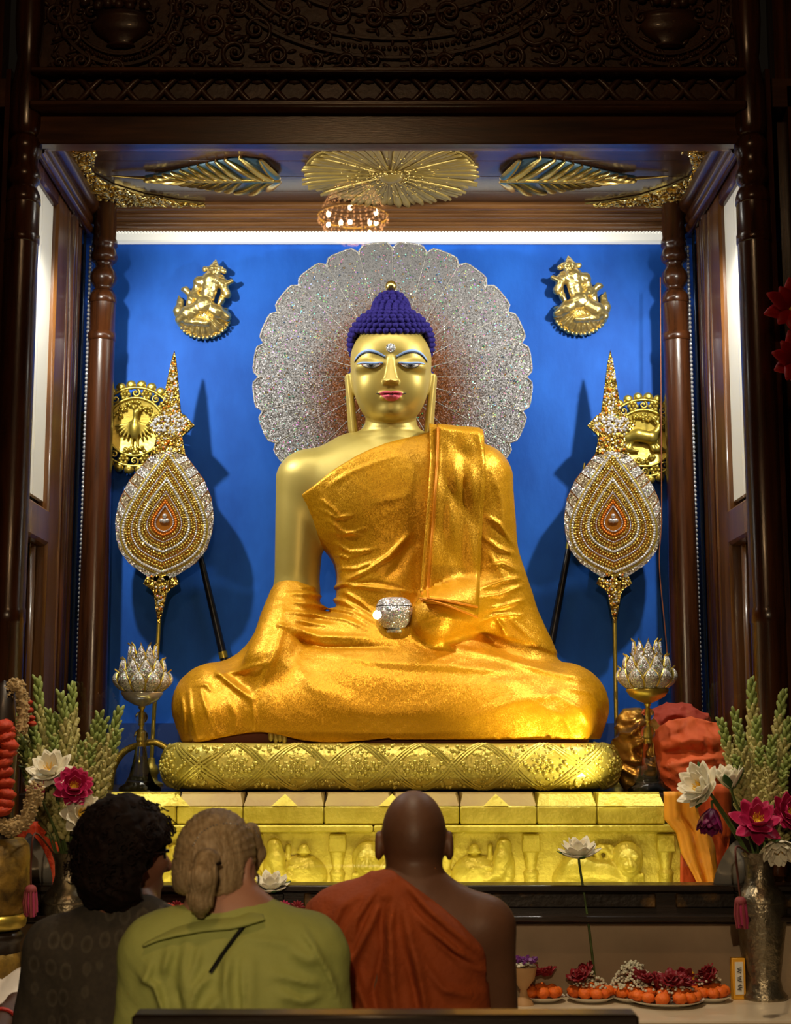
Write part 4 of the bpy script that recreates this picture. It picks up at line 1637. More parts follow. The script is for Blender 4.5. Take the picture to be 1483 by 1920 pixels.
for sgn, u0, tilt, lab in ((-1, 309, 0.034, 'jewelled teardrop fan on a gold pole left of the statue'), (1, 1149, 0.005, 'jewelled teardrop fan on a gold pole right of the statue')):
    O = at(u0, 977, FAN_Y)
    sc = (at(u0 + 50, 977, FAN_Y).x - at(u0 - 50, 977, FAN_Y).x) / 100
    fan_ = thing('jewelled_fan', lab, 'fan', (O.x, FAN_Y, PLAT_Z))
    zc = O.z - PLAT_Z

    def q(u, v, y=0.0):
        dz = -(v - 977) * sc * 1.012
        return Vector((u * sc + tilt * dz, y, zc + dz))

    def plate(name, half, mat, th=.010, y=0.0):
        out = [q(u, v) for u, v in half] + [q(-u, v) for u, v in reversed(half) if u > .01]
        m = MB()
        m.prism([(p.x, p.z) for p in out], y - th, y + th)
        return m.build(name, mat, fan_, smooth=False)

    plate('spire', TIP, 'gold_stones', .009)
    plate('wing_star', [(0, 762)] + [(12, 766)] + WING + [(0, 824)], 'gold_stones', .012)
    plate('neck', [(0, 812)] + NECK + [(20, 870), (0, 850)], 'gold_stones', .009)
    plate('leaf_body', [(0, 846)] + BODY + [(0, 1092)], 'amber_dark', .009)
    plate('knot', [(0, 1066)] + KNOT + [(0, 1115)], 'gold_stones', .012)
    plate('handle_cone', [(0, 1104)] + HAND, 'gold_stones', .011)
    # outer tile band: separate crystal tiles
    rim_o = dens([(0, 846), (32, 854), (48, 872), (70, 900), (86, 935), (92, 970), (90, 1000), (82, 1030), (62, 1056), (40, 1072), (8, 1092)], 60)
    rim_i = dens([(0, 846), (12, 862), (29, 882), (51, 916), (72, 955), (82, 988), (79, 1018), (65, 1042), (40, 1062), (14, 1075), (2, 1080)], 60)
    nt_ = 20
    for s_ in (-1, 1):
        for i in range(nt_):
            a, b = int(1 + i * 58 / nt_), int(1 + (i + 1) * 58 / nt_)
            big = i % 2 == 0
            b2_ = b - (0 if big else 0)
            pts = [rim_o[a], rim_o[b2_], rim_i[b2_], rim_i[a]]
            c_ = (sum(p[0] for p in pts) / 4, sum(p[1] for p in pts) / 4)
            k_ = .93 if big else .86
            o2 = [q(s_ * (c_[0] + (p[0] - c_[0]) * k_), c_[1] + (p[1] - c_[1]) * k_) for p in pts]
            m = MB()
            m.prism([(p.x, p.z) for p in o2], -.0135 if big else -.0120, -.008)
            m.build('tile', 'crystal_tile' if big else 'gold_tile', fan_, smooth=False)
    # concentric bead rows
    rowdef = [(1.0, 'stone_clear', 3.3, 4.8), (.915, 'stone_gold', 3.0, 5.2), (.85, 'stone_gold', 2.8, 5.2), (.79, 'stone_clear', 2.0, 4.0), (.735, 'stone_gold', 2.6, 5.5), (.675, 'stone_gold', 2.6, 5.0), (.61, 'stone_clear', 3.1, 4.5), (.535, 'stone_gold', 2.8, 5.0),
              (.475, 'stone_gold', 2.4, 4.4), (.42, 'stone_clear', 1.6, 3.4), (.355, 'stone_gold', 2.6, 4.8), (.285, 'stone_amber', 2.5, 4.4), (.22, 'stone_clear', 1.6, 3.2)]
    for ri, (s_, mt, br_, sp_) in enumerate(rowdef):
        half = drop(s_)
        loop = [(u, v + 977) for u, v in half] + [(-u, v + 977) for u, v in reversed(half[1:-1])]
        # resample by arc length
        L_ = [0]
        for i in range(len(loop)):
            a, b = loop[i], loop[(i + 1) % len(loop)]
            L_.append(L_[-1] + math.hypot(b[0] - a[0], b[1] - a[1]))
        n_ = int(L_[-1] / sp_)
        m = MB()
        lu = [p[0] for p in loop] + [loop[0][0]]
        lv = [p[1] for p in loop] + [loop[0][1]]
        for i in range(n_):
            d_ = L_[-1] * i / n_
            u, v = np.interp(d_, L_, lu), np.interp(d_, L_, lv)
            jit = .6 if mt == 'stone_gold' else 0
            p = q(u + rs.uniform(-jit, jit), v + rs.uniform(-jit, jit), -.010 - .0008 * ri * .5)
            m.ball(p, br_ * sc * rs.uniform(.9, 1.1), 6, 4)
        tag(m.build('bead_row', mt, fan_), None, None, kind='stuff')
    for ri, (s_, th) in enumerate(((1.06, 2.0), (.955, 1.6), (.57, 1.8), (.65, 1.6))):
        half = drop(s_)
        loop = [q(u, v + 977, -.009) for u, v in half] + [q(-u, v + 977, -.009) for u, v in reversed(half[1:-1])]
        MB().tube(loop, th * sc, 5, closed=True).build('gold_wire', 'gold_stones' if ri else 'brass', fan_)
    m = MB()
    for du, dv in ((0, -6), (-5, 3), (5, 3), (0, 4)):
        m.ball(q(du, 974 + dv, -.014), 4.6 * sc, 10, 6)
    m.build('centre_stones', 'stone_clear', fan_)
    # scattered stones on spire, star and neck
    for mt, n_, r_ in (('stone_gold', 120, 2.4), ('stone_clear', 90, 2.4), ('stone_amber', 26, 2.6)):
        m = MB()
        for i in range(n_):
            v = rs.uniform(672, 862)
            hw_ = np.interp(v, [652, 700, 765, 778, 797, 812, 836, 862], [1, 7, 16, 26, 40, 24, 25, 16])
            u = rs.uniform(-hw_, hw_)
            m.ball(q(u, v, -.012), r_ * sc * rs.uniform(.8, 1.2), 6, 4)
        if mt == 'stone_clear':
            for i in range(90):
                a = rs.uniform(0, 2 * PI)
                q_ = math.sqrt(rs.random())
                m.ball(q(34 * q_ * math.cos(a), 795 + 17 * q_ * math.sin(a), -.014), 2.7 * sc, 6, 4)
        for i in range(n_ // 4):
            v = rs.uniform(1070, 1150)
            hw_ = np.interp(v, [1070, 1094, 1112, 1150], [18, 26, 8, 4])
            m.ball(q(rs.uniform(-hw_, hw_), v, -.013), r_ * sc, 6, 4)
        tag(m.build('set_stones', mt, fan_), None, None, kind='stuff')
    # pole down to the platform with a small turned foot
    ptop, pbot = q(0, 1160), Vector((q(0, 1392).x, 0, .12))
    MB().tube([ptop, pbot], .0095, 12).build('pole', 'brass', fan_)
    m = MB()
    m.lathe([(.055, 0), (.055, .012), (.03, .025), (.028, .05), (.036, .06), (.030, .085), (.018, .10), (.014, .125), (.001, .125)], 20, (pbot.x, 0, 0))
    m.build('pole_foot', 'brass', fan_)

# black staffs leaning behind the fans
for (a, b, lab) in (((376, 1045), (418, 1226), 'thin black staff leaning behind the left fan'), ((1066, 1030), (1032, 1212), 'thin black staff leaning behind the right fan')):
    p0, p1 = at(a[0], a[1], 6.93), at(b[0], b[1], 6.92)
    d_ = (p1 - p0).normalized()
    p2 = p1 + d_ * ((PLAT_Z - p1.z) / d_.z)
    p00 = p0 - d_ * .42
    st = thing('black_staff', lab, 'staff', (p2.x, p2.y, PLAT_Z))
    L0 = Vector((p2.x, p2.y, PLAT_Z))
    MB().tube([p0 - L0, p1 - L0, p2 - L0], [.014, .019, .020], 12).build('shaft', 'ink_black', st)
    MB().tube([p00 - L0, p0 - d_ * .2 - L0, p0 - d_ * .03 - L0, p0 - L0], [.004, .012, .017, .015], 10).build('gold_tip', 'brass', st)
    MB().tube([p1 - d_ * .01 - L0, p1 + d_ * .02 - L0], .021, 12).build('ring', 'brass', st)

# ---------------- round brass medallions
MED_Y = 6.93
for sgn, (uc, vc, ru), lab in ((-1, (254, 801, 86), 'round brass medallion with a bird relief half behind the left fan'), (1, (1207, 822, 84), 'round brass medallion with a deer relief half behind the right fan')):
    c_ = at(uc, vc, MED_Y)
    sc = (at(uc + 50, vc, MED_Y).x - at(uc - 50, vc, MED_Y).x) / 100
    md = thing('medallion', lab, 'medallion', (c_.x, MED_Y, c_.z))
    Rm = ru * sc
    toY = Matrix.Rotation(math.radians(90), 3, 'X')
    def ring(r, th, y=-.012, n=48):
        return [(r * math.cos(2 * PI * i / n), y, r * math.sin(2 * PI * i / n)) for i in range(n)]
    MB().lathe([(.001, -.002), (Rm * .42, .000), (Rm * .62, .008), (Rm * .64, -.004), (.001, -.012)], 40, mat=toY).build('dish', 'brass', md)
    MB().tube(ring(Rm * .64, 0), .007, 8, closed=True).build('inner_ring', 'brass', md)
    MB().tube(ring(Rm * .87, 0), .007, 8, closed=True).build('outer_ring', 'brass', md)
    n_ = 26
    lobe = None
    for k in range(n_):
        a = 2 * PI * k / n_
        loc = (Rm * .94 * math.cos(a), -.008, Rm * .94 * math.sin(a))
        if lobe is None:
            m = MB()
            m.lathe([(.001, .012), (Rm * .05, .014), (Rm * .085, .008), (Rm * .11, -.002), (Rm * .08, -.008)], 12, mat=toY)
            lobe = m.build('rim_lobe', 'brass', md, loc=loc)
        else:
            dup(lobe, md, loc)
    for k in range(10):
        a = 2 * PI * (k + .5) / 10
        cx_, cz_ = Rm * .755 * math.cos(a), Rm * .755 * math.sin(a)
        m = MB()
        spiral(m, cx_, cz_, Rm * .095, 1.4, 1 if k % 2 else -1, .0055, a, -.006)
        m.build('openwork_scroll', 'brass', md)
        a = 2 * PI * k / 10
        m = MB()
        for j in range(6):
            b_ = j * PI / 3
            m.ball((Rm * .755 * math.cos(a) + .018 * math.cos(b_), -.010, Rm * .755 * math.sin(a) + .018 * math.sin(b_)), (.011, .008, .011), 6, 4)
        m.ball((Rm * .755 * math.cos(a), -.016, Rm * .755 * math.sin(a)), .008, 6, 4)
        m.build('openwork_flower', 'brass', md)
    MB().box((0, .035, 0), (.05, .07, .05)).build('wall_fixing', 'ink_black', md)
    k_ = Rm / .2
    if sgn < 0:
        def fb(P):
            ax = np.abs(P[0])
            A = (ax, P[1], P[2])
            d = ell(P, (0, -.015, -.01), (.024 * k_, .022, .045 * k_))
            d = smin(d, chain(P, [(0, -.02, .02 * k_), (.004, -.024, .06 * k_), (.014, -.024, .075 * k_)], [.012 * k_, .008 * k_, .007 * k_]), .008)
            d = smin(d, cap(P, (.014, -.024, .075 * k_), (.03 * k_, -.024, .068 * k_), .005, .002), .004)
            for j in range(5):
                b_ = -.2 - j * .28
                d = smin(d, cap(A, (.015 * k_, -.014, .015 * k_), (.015 * k_ + .07 * k_ * math.cos(b_), -.016, .015 * k_ + .07 * k_ * math.sin(b_)), .008 * k_, .005 * k_), .006)
            d = smin(d, cap(A, (.01 * k_, -.014, -.045 * k_), (.012 * k_, -.014, -.09 * k_), .005 * k_, .005 * k_), .006)
            d = smin(d, cap(A, (.012 * k_, -.014, -.09 * k_), (.03 * k_, -.016, -.098 * k_), .006 * k_, .005 * k_), .006)
            return d
        sdf_obj('bird_relief', fb, (-.12, -.06, -.13), (.12, .02, .12), .003, 'brass', md)
    else:
        def fb(P):
            d = chain(P, [(-.075 * k_, -.012, .0), (-.03 * k_, -.02, .012 * k_), (.03 * k_, -.02, .0)], [.022 * k_, .026 * k_, .03 * k_], .02)
            d = smin(d, chain(P, [(.03 * k_, -.02, .008 * k_), (.058 * k_, -.022, .03 * k_), (.066 * k_, -.024, .052 * k_)], [.02 * k_, .012 * k_, .011 * k_]), .012)
            d = smin(d, cap(P, (.066 * k_, -.026, .052 * k_), (.086 * k_, -.026, .04 * k_), .011 * k_, .006 * k_), .006)
            for x0, x1, x2 in ((-.075, -.095, -.05), (-.055, -.07, -.03), (.035, .07, .095), (.02, .04, .075)):
                d = smin(d, chain(P, [(x0 * k_, -.012, -.01 * k_), (x1 * k_, -.014, -.05 * k_), (x2 * k_, -.014, -.06 * k_)], [.013 * k_, .008 * k_, .006 * k_]), .008)
            for s_ in (-1, 1):
                d = smin(d, chain(P, [(.062 * k_, -.024, .06 * k_), (.055 * k_ + s_ * .012 * k_, -.024, .085 * k_), (.05 * k_ + s_ * .022 * k_, -.022, .095 * k_)], [.005 * k_, .004 * k_, .003 * k_]), .004)
            return d
        sdf_obj('deer_relief', fb, (-.14, -.07, -.12), (.13, .02, .12), .003, 'brass', md)
    m = MB()
    for i in range(46):
        a, r_ = rs.uniform(.35, PI - .35), rs.uniform(.40, .56) * Rm
        m.ball((r_ * math.cos(a), -.012, r_ * math.sin(a)), rs.uniform(.006, .011), 6, 4)
    for i in range(14):
        m.ball((rs.uniform(-.05, .05), -.014, -Rm * .52 + rs.uniform(-.015, .02)), rs.uniform(.008, .013), 6, 4)
    tag(m.build('foliage_bosses', 'brass', md), None, None, kind='stuff')

# ---------------- gilded flying-musician plaques
for sgn, (ub, vb), lab in ((-1, (382, 637), 'gilded relief of a crowned kneeling musician on the blue wall left of the halo'), (1, (1088, 630), 'gilded relief of a crowned kneeling musician on the blue wall right of the halo')):
    c_ = at(ub, vb, 6.985)
    sc = (at(ub + 50, vb - 70, 6.985).x - at(ub - 50, vb - 70, 6.985).x) / 100
    pl = thing('gilded_plaque', lab, 'relief', (c_.x, 6.985, c_.z))
    s_ = -sgn      # drawn for the left plaque (s_=1); the right one is its mirror image
    G = lambda u, v, y: (s_ * u * sc, y, -v * sc * 1.01)
    k = sc
    def fp_(P):
        # lotus base
        d = smax(ell(P, G(0, -42, 0), (50 * k, .055, 42 * k)), -(-P[1]) - .0, .004)
        d = smax(d, P[2] - 58 * k, .01)
        # petals of the base
        d = d + .004 * np.sin(np.arctan2(P[0], P[2] - 50 * k) * 22)
        # folded legs
        d = smin(d, chain(P, [G(2, -60, -.045), G(26, -48, -.05), G(44, -38, -.04)], [13 * k, 12 * k, 8 * k]), .008)
        d = smin(d, chain(P, [G(-4, -58, -.045), G(-28, -44, -.05), G(-44, -34, -.04)], [14 * k, 13 * k, 8 * k]), .008)
        d = smin(d, cap(P, G(-30, -30, -.05), G(8, -26, -.05), 7 * k, 6 * k), .008)
        # belly and instrument
        d = smin(d, chain(P, [G(4, -66, -.04), G(10, -88, -.045), G(14, -108, -.045)], [16 * k, 13 * k, 17 * k]), .012)
        d = smin(d, cap(P, G(-8, -105, -.04), G(36, -104, -.04), 12 * k, 10 * k), .010)
        d = smin(d, ell(P, G(2, -60, -.07), (17 * k, .020, 15 * k)), .004)
        # arms
        d = smin(d, chain(P, [G(-10, -104, -.04), G(-17, -80, -.04), G(-4, -70, -.07)], [8 * k, 7 * k, 5.5 * k]), .006)
        d = smin(d, chain(P, [G(36, -102, -.04), G(44, -82, -.04), G(36, -98, -.055)], [7.5 * k, 6 * k, 5 * k]), .006)
        d = smin(d, cap(P, G(38, -98, -.05), G(52, -106, -.05), 6 * k, 4.5 * k), .005)
        d = smin(d, chain(P, [G(36, -96, -.03), G(34, -72, -.03), G(26, -58, -.03)], [4 * k, 4.5 * k, 4 * k]), .004)
        # tail and wing
        d = smin(d, chain(P, [G(-40, -30, -.02), G(-46, -52, -.025), G(-44, -70, -.02), G(-47, -80, -.02)], [10 * k, 9 * k, 5 * k, 2 * k]), .008)
        d = smin(d, chain(P, [G(-32, -44, -.03), G(-24, -68, -.035), G(-26, -82, -.03)], [7 * k, 6 * k, 6 * k]), .006)
        d = smin(d, chain(P, [G(-26, -84, -.03), G(-34, -92, -.03), G(-40, -92, -.03)], [6 * k, 5 * k, 3 * k]), .005)
        # head, crown, ear rings
        d = smin(d, ell(P, G(20, -124, -.05), (11.5 * k, .026, 13 * k)), .006)
        d = smin(d, cap(P, G(18, -112, -.04), G(19, -118, -.045), 8 * k, 7 * k), .006)
        cr = cap(P, G(20, -130, -.042), G(22, -148, -.04), 14 * k, 1.5 * k)
        d = smin(d, cr, .006)
        d = smin(d, ell(P, G(20, -132, -.045), (17 * k, .016, 5 * k)), .003)
        for du, dv in ((3, -117), (34, -114), (2, -130), (38, -126)):
            d = smin(d, ell(P, G(du, dv, -.04), (5.5 * k, .014, 5.5 * k)), .003)
        # face
        d = smin(d, cap(P, G(20, -127, -.072), G(20, -121, -.080), 1.6 * k, 2.4 * k), .003)
        d = smin(d, cap(P, G(16, -116, -.070), G(24, -116, -.070), 1.6 * k, 1.6 * k), .003)
        d = d + .003 * np.exp(-(((P[0] - s_ * 15 * k) / (3 * k)) ** 2 + ((P[2] - 126 * 1.01 * k) / (2 * k)) ** 2)) + .003 * np.exp(-(((P[0] - s_ * 25 * k) / (3 * k)) ** 2 + ((P[2] - 126 * 1.01 * k) / (2 * k)) ** 2))
        d = d - .0016 * wob(P[0], P[1], P[2], 130, 1)
        d = smax(d, P[1] - .004, .002)
        return d
    sdf_obj('figure', fp_, (-.16, -.12, -.02), (.16, .02, .40), .0033, 'gold_relief', pl)
    m = MB()
    for i in range(19):
        a = PI + PI * (i + .5) / 19
        m.ball((50 * k * math.cos(a) * .98, -.02, 42 * k + 42 * k * math.sin(a) * .97), .008, 6, 4)
    tag(m.build('bead_rim', 'gold_relief', pl), None, None, kind='stuff')

# ---------------- crystal lotus stands
LOT_Y = 6.25


def lotus_petal(w_, h_, curl_):
    m = MB()
    rows = []
    for i in range(9):
        t = i / 8
        hw = w_ * (math.sin(PI * (t * .80 + .16)) ** .9) * (1 if t < .85 else (1 - (t - .85) / .15 * .85))
        r_out = curl_ * (math.sin(t * 1.9) - .35 * t * t)
        rows.append([Vector((hw * s_, -r_out + .009 * s_ * s_, t * h_)) for s_ in (-1, -.5, 0, .5, 1)])
    m.grid(rows)
    edge = [r_[0] for r_ in rows] + [rows[-1][2] + Vector((0, -.004, .012))] + [r_[-1] for r_ in reversed(rows)]
    return m, edge


for sgn, (uc, vb), lab in ((-1, (262, 1482), 'crystal lotus on a glass stem standing left of the cushion'), (1, (1218, 1478), 'crystal lotus on a glass stem standing right of the cushion')):
    LOT_Y = 6.25 if sgn < 0 else 6.12
    b0 = at(uc, vb, LOT_Y)
    zb = PLAT_Z
    ls = thing('lotus_stand', lab, 'candle stand', (b0.x, LOT_Y, zb))
    H0 = zat(1300 if sgn < 0 else 1295, LOT_Y) - zb      # bowl rim height
    zz = lambda v: zat(v, LOT_Y) - zb
    o_ = 0 if sgn < 0 else -6
    MB().lathe([(.001, .0), (.085, .0), (.085, .012), (.06, .03), (.045, .06), (.030, .12), (.020, zz(1395 + o_)), (.001, zz(1395 + o_))], 28, ruf=lambda a, z_: 1 + .03 * math.cos(a * 14)).build('glass_foot', 'crystal', ls)
    m = MB()
    for v_, r_ in ((1380, .030), (1345, .027)):
        m.ball((0, 0, zz(v_ + o_)), r_, 16, 10)
    m.build('glass_knop', 'crystal', ls)
    MB().lathe([(.020, zz(1400 + o_)), (.010, zz(1368 + o_)), (.008, zz(1362 + o_)), (.014, zz(1358 + o_)), (.008, zz(1354 + o_)), (.008, zz(1332 + o_)), (.016, zz(1326 + o_)), (.006, zz(1322 + o_)), (.001, zz(1322 + o_))], 16).build('gold_stem', 'brass', ls)
    MB().lathe([(.001, zz(1326 + o_)), (.030, zz(1322 + o_)), (.070, zz(1312 + o_)), (.088, zz(1300 + o_)), (.086, zz(1298 + o_)), (.001, zz(1302 + o_))], 28).build('bowl', 'silver' if sgn < 0 else 'brass', ls)
    # three rings of petals
    for (n_, r0, w_, h_, cu, zv, ph) in ((9, .045, .032, .195, .022, 1300, 0), (10, .062, .034, .135, .046, 1300, .31), (11, .074, .032, .085, .064, 1300, 0)):
        base = None
        wire = None
        for k in range(n_):
            a = 2 * PI * k / n_ + ph
            loc = (r0 * math.sin(a), -r0 * math.cos(a), zz(zv + o_))
            if base is None:
                mm, ed = lotus_petal(w_, h_, cu)
                base = mm.build('petal', 'crystal_net', ls, loc=loc, solid=.003)
                base.rotation_euler = (0, 0, a)
                wire = MB().tube(ed, .0036, 5).build('petal_rim', 'brass', base)
            else:
                p_ = dup(base, ls, loc, (0, 0, a))
                dup(wire, p_)
# thin power cable beside the right rear column
pts = [at(u, v, 6.72) for u, v in ((1238, 520), (1239, 700), (1240, 860), (1240, 980), (1236, 1040), (1238, 1090), (1244, 1150), (1250, 1215), (1252, 1260))]
cb_ = MB().tube(dens([tuple(p) for p in pts], 30), .0026, 6).build('power_cable', 'cable_brown')
tag(cb_, 'thin orange cable running down beside the right rear column', 'cable')
# ================================================================== cushion, plinth, shelf, table, offerings
M('rose_red', (0.16, 0.004, 0.010), 0.5, 0, (0.24, 0.008, 0.016), 20)
M('marigold', (0.72, 0.12, 0.008), 0.6, 0, (0.85, 0.18, 0.012), 60, (1, 1, 1), 0.3, 120)
M('marigold_red', (0.38, 0.026, 0.005), 0.6, 0, (0.50, 0.045, 0.006), 60, (1, 1, 1), 0.3, 120)
M('jasmine', (0.62, 0.60, 0.46), 0.55)
M('jasmine_dry', (0.42, 0.30, 0.14), 0.6)
M('purple', (0.12, 0.02, 0.16), 0.5)
M('lotus_white', (0.78, 0.74, 0.60), 0.5, sss=0.1)
M('lotus_pink', (0.42, 0.012, 0.085), 0.5, sss=0.05)
M('lotus_purple', (0.17, 0.006, 0.085), 0.5)
M('stamen', (0.85, 0.55, 0.03), 0.5)
M('stem_green', (0.07, 0.11, 0.025), 0.5)
M('leaf_green', (0.03, 0.09, 0.02), 0.5)
M('tube_bud', (0.36, 0.35, 0.11), 0.5, 0, (0.50, 0.45, 0.20), 40)
M('tube_tip', (0.24, 0.31, 0.08), 0.5)
M('china', (0.70, 0.66, 0.56), 0.25)
M('clay', (0.42, 0.24, 0.10), 0.6)
M('box_yellow', (0.70, 0.34, 0.02), 0.5)
M('box_white', (0.70, 0.68, 0.60), 0.5)
M('blue_plastic', (0.02, 0.18, 0.45), 0.4)
M('tassel_red', (0.22, 0.035, 0.04), 0.7)
M('tassel_pink', (0.36, 0.03, 0.10), 0.7)
M('cord', (0.09, 0.02, 0.01), 0.7)
M('cloth_orange', (0.58, 0.085, 0.016), 0.75, 0, (0.70, 0.12, 0.022), 5, (1, 1, 1), 0.15, 60)
M('cloth_red', (0.30, 0.030, 0.012), 0.75, 0, (0.40, 0.045, 0.016), 5, (1, 1, 1), 0.15, 60)
M('cloth_yellow', (0.70, 0.27, 0.012), 0.6, 0, (0.78, 0.33, 0.02), 5, (1, 1, 1), 0.1, 60)
M('brocade', (0.30, 0.12, 0.015), 0.32, 0.75, (0.62, 0.36, 0.06), 9, (1, 1, 1), 0.3, 30)
M('cloth_white', (0.55, 0.50, 0.45), 0.8, 0, (0.62, 0.57, 0.50), 4)
M('gilt_worn', (0.30, 0.18, 0.03), 0.45, 0.5, (0.05, 0.03, 0.012), 14, (1, 1, 1), 0.4, 30, ramp=(0.45, 0.7))
M('gilt_patch', (0.012, 0.007, 0.004), 0.4, 0.1, (0.16, 0.08, 0.015), 9, (1, 1, 1), 0.2, 40, ramp=(0.52, 0.72))

# ---------------- cushion
CU_X, CU_Y, CU_Z = -0.02, 6.40, 1.217
cush = thing('gold_cushion', 'thick rounded gold cushion with a raised diamond lattice under the statue', 'cushion', (CU_X, CU_Y, CU_Z - .092))
A_, B_, RC = .935, .47, .17
PR, PH = .085, .092


def plan(s_):
    """rounded rectangle inset by PR, s_ in metres from the middle of the front; returns point and outward normal"""
    a, b, r = A_ - PR, B_ - PR, RC
    L1, L2, q = a - r, b - r, PI / 2 * r
    sg = 1 if s_ >= 0 else -1
    t = abs(s_)
    if t < L1:
        p, n = (t, -b), (0, -1)
    elif t < L1 + q:
        an = (t - L1) / r
        p, n = (L1 + r * math.sin(an), -L2 - r * math.cos(an)), (math.sin(an), -math.cos(an))
    elif t < L1 + q + 2 * L2:
        p, n = (a, -L2 + (t - L1 - q)), (1, 0)
    elif t < L1 + 2 * q + 2 * L2:
        an = (t - L1 - q - 2 * L2) / r
        p, n = (L1 + r * math.cos(an), L2 + r * math.sin(an)), (math.cos(an), math.sin(an))
    else:
        p, n = (L1 - (t - L1 - 2 * q - 2 * L2), b), (0, 1)
    return (sg * p[0], p[1]), (sg * n[0], n[1])


def csurf(s_, ph, off=0.0):
    p, n = plan(s_)
    c = (PR + off) * math.copysign(abs(math.cos(ph)) ** .8, math.cos(ph))
    return Vector((p[0] + n[0] * c, p[1] + n[1] * c, .092 + (PH + off) * math.copysign(abs(math.sin(ph)) ** .9, math.sin(ph))))


SMAX = (A_ - PR - RC) * 2 + PI * RC + 2 * (B_ - PR - RC)
m = MB()
ns, npf = 120, 14
ringp = []
for i in range(ns):
    s_ = -SMAX + 2 * SMAX * i / ns
    ringp.append([csurf(s_, -PI / 2 + PI * j / npf) for j in range(npf + 1)])
ringp.append(ringp[0])
m.grid(ringp)
tp = len(m.v)
m.add([p for p in (r_[-1] for r_ in ringp[:-1])], [tuple(range(ns))])
m.add([p for p in (r_[0] for r_ in ringp[:-1])], [tuple(range(ns))])
m.build('pad', 'gold_cushion', cush)
pit = .2425
hs = []
for i in range(-5, 6):
    for sg in (-1, 1):
        m = MB()
        for o_ in (-.015, 0, .015):
            pts = []
            for j in range(13):
                ph = math.radians(-72 + 144 * j / 12)
                pts.append(csurf(i * pit + o_ + sg * pit * .5 * (ph / math.radians(72)), ph, .002))
            m.tube(pts, .0048, 5)
        m.build('lattice_ridge', 'gold_cushion', cush)
m = MB()
for i in range(-5, 6):
    for (ds, dp) in ((pit / 2, 0), (0, 46), (0, -46)):
        s0, p0 = i * pit + ds, math.radians(dp)
        if dp == 0:
            for k in range(8):
                a = k * PI / 4
                m.ball(csurf(s0 + .034 * math.cos(a), p0 + .24 * math.sin(a), .001), .0095, 6, 4)
            for k in range(10):
                a = k * PI / 5
                m.ball(csurf(s0 + .014 * math.cos(a), p0 + .11 * math.sin(a), .002), .006, 6, 4)
            for k in (-1, 1):
                for q_ in range(3):
                    m.ball(csurf(s0 + k * (.055 + .012 * q_), p0 + (q_ - 1) * .12, .001), .010, 6, 4)
        else:
            for k in range(9):
                m.ball(csurf(s0 + rs.uniform(-.05, .05), p0 + rs.uniform(-.2, .2), .001), rs.uniform(.006, .011), 6, 4)
for i in range(1100):
    m.ball(csurf(rs.uniform(-1.30, 1.30), math.radians(rs.uniform(-62, 66)), -.001), rs.uniform(.004, .0085), 6, 4)
tag(m.build('rosettes', 'gold_cushion', cush), None, None, kind='stuff')

# ---------------- plinth with lion and elephant reliefs
PL_Y = 5.85
pl_ = thing('stone_plinth', 'yellow-gold carved stone plinth with lions and elephants below the cushion', 'plinth', (XC, 5.95, .40))
OX, OY, OZ = XC, 5.95, .40


def pz(v, Y=PL_Y):
    return zat(v, Y) - OZ


def pxx(u, v=1550, Y=PL_Y):
    return xat(u, v, Y) - OX


def pbox(name, u0, u1, z0, z1, y0, y1, mat='gold_paint', bev=.006, gap=.0015):
    x0, x1 = pxx(u0) + gap, pxx(u1) - gap
    return MB().box(((x0 + x1) / 2, (y0 + y1) / 2 - OY, (z0 + z1) / 2), (x1 - x0, y1 - y0, z1 - z0), bev=bev).build(name, mat, pl_)


joints = [196, 330, 455, 607, 735, 862, 1007, 1120, 1248]
for a, b in zip(joints[:-1], joints[1:]):
    hh = rs.uniform(-.002, .002)
    pbox('slab', a, b, pz(1546), pz(1511), PL_Y + hh, PL_Y + .10)
    # chamfered cornice stone above
    x0, x1 = pxx(a) + .002, pxx(b) - .002
    zc0, zc1 = pz(1511), pz(1487)
    m = MB()
    pr = [(PL_Y + .004, zc0), (PL_Y + .045, zc1 - .006), (PL_Y + .048, zc1), (PL_Y + .12, zc1), (PL_Y + .12, zc0)]
    vs = [(x0 + .012 * (k in (1, 2)), y - OY, z_) for k, (y, z_) in enumerate(pr)] + [(x1 - .012 * (k in (1, 2)), y - OY, z_) for k, (y, z_) in enumerate(pr)]
    n_ = len(pr)
    m.add(vs, [tuple(range(n_)), tuple(range(2 * n_ - 1, n_ - 1, -1))] + [(i, (i + 1) % n_, n_ + (i + 1) % n_, n_ + i) for i in range(n_)])
    m.build('cornice_stone', 'gold_paint_unlit' if a in (330, 455, 607, 735, 862) else 'gold_paint', pl_, smooth=False)
for u in (330, 533, 735, 931, 1153):
    x = pxx(u)
    z0, z1 = pz(1511), pz(1489)
    m = MB()
    m.add([(x - .050, PL_Y - .002 - OY, z0), (x + .050, PL_Y - .002 - OY, z0), (x, PL_Y + .030 - OY, z1), (x, PL_Y + .06 - OY, z0)], [(0, 1, 2), (1, 3, 2), (3, 0, 2), (0, 3, 1)])
    m.build('pyramid_boss', 'gold_paint', pl_, smooth=False)
for a, b in ((185, 700), (700, 1282)):
    pbox('ledge', a, b, pz(1560), pz(1547), PL_Y - .012, PL_Y + .10)
zpan0 = .20
pbox('panel', 180, 1282, zpan0, pz(1560), PL_Y + .045, PL_Y + .115, bev=.003)
pbox('base_course', 176, 1285, .0, zpan0 + .06, PL_Y - .005, PL_Y + .11)
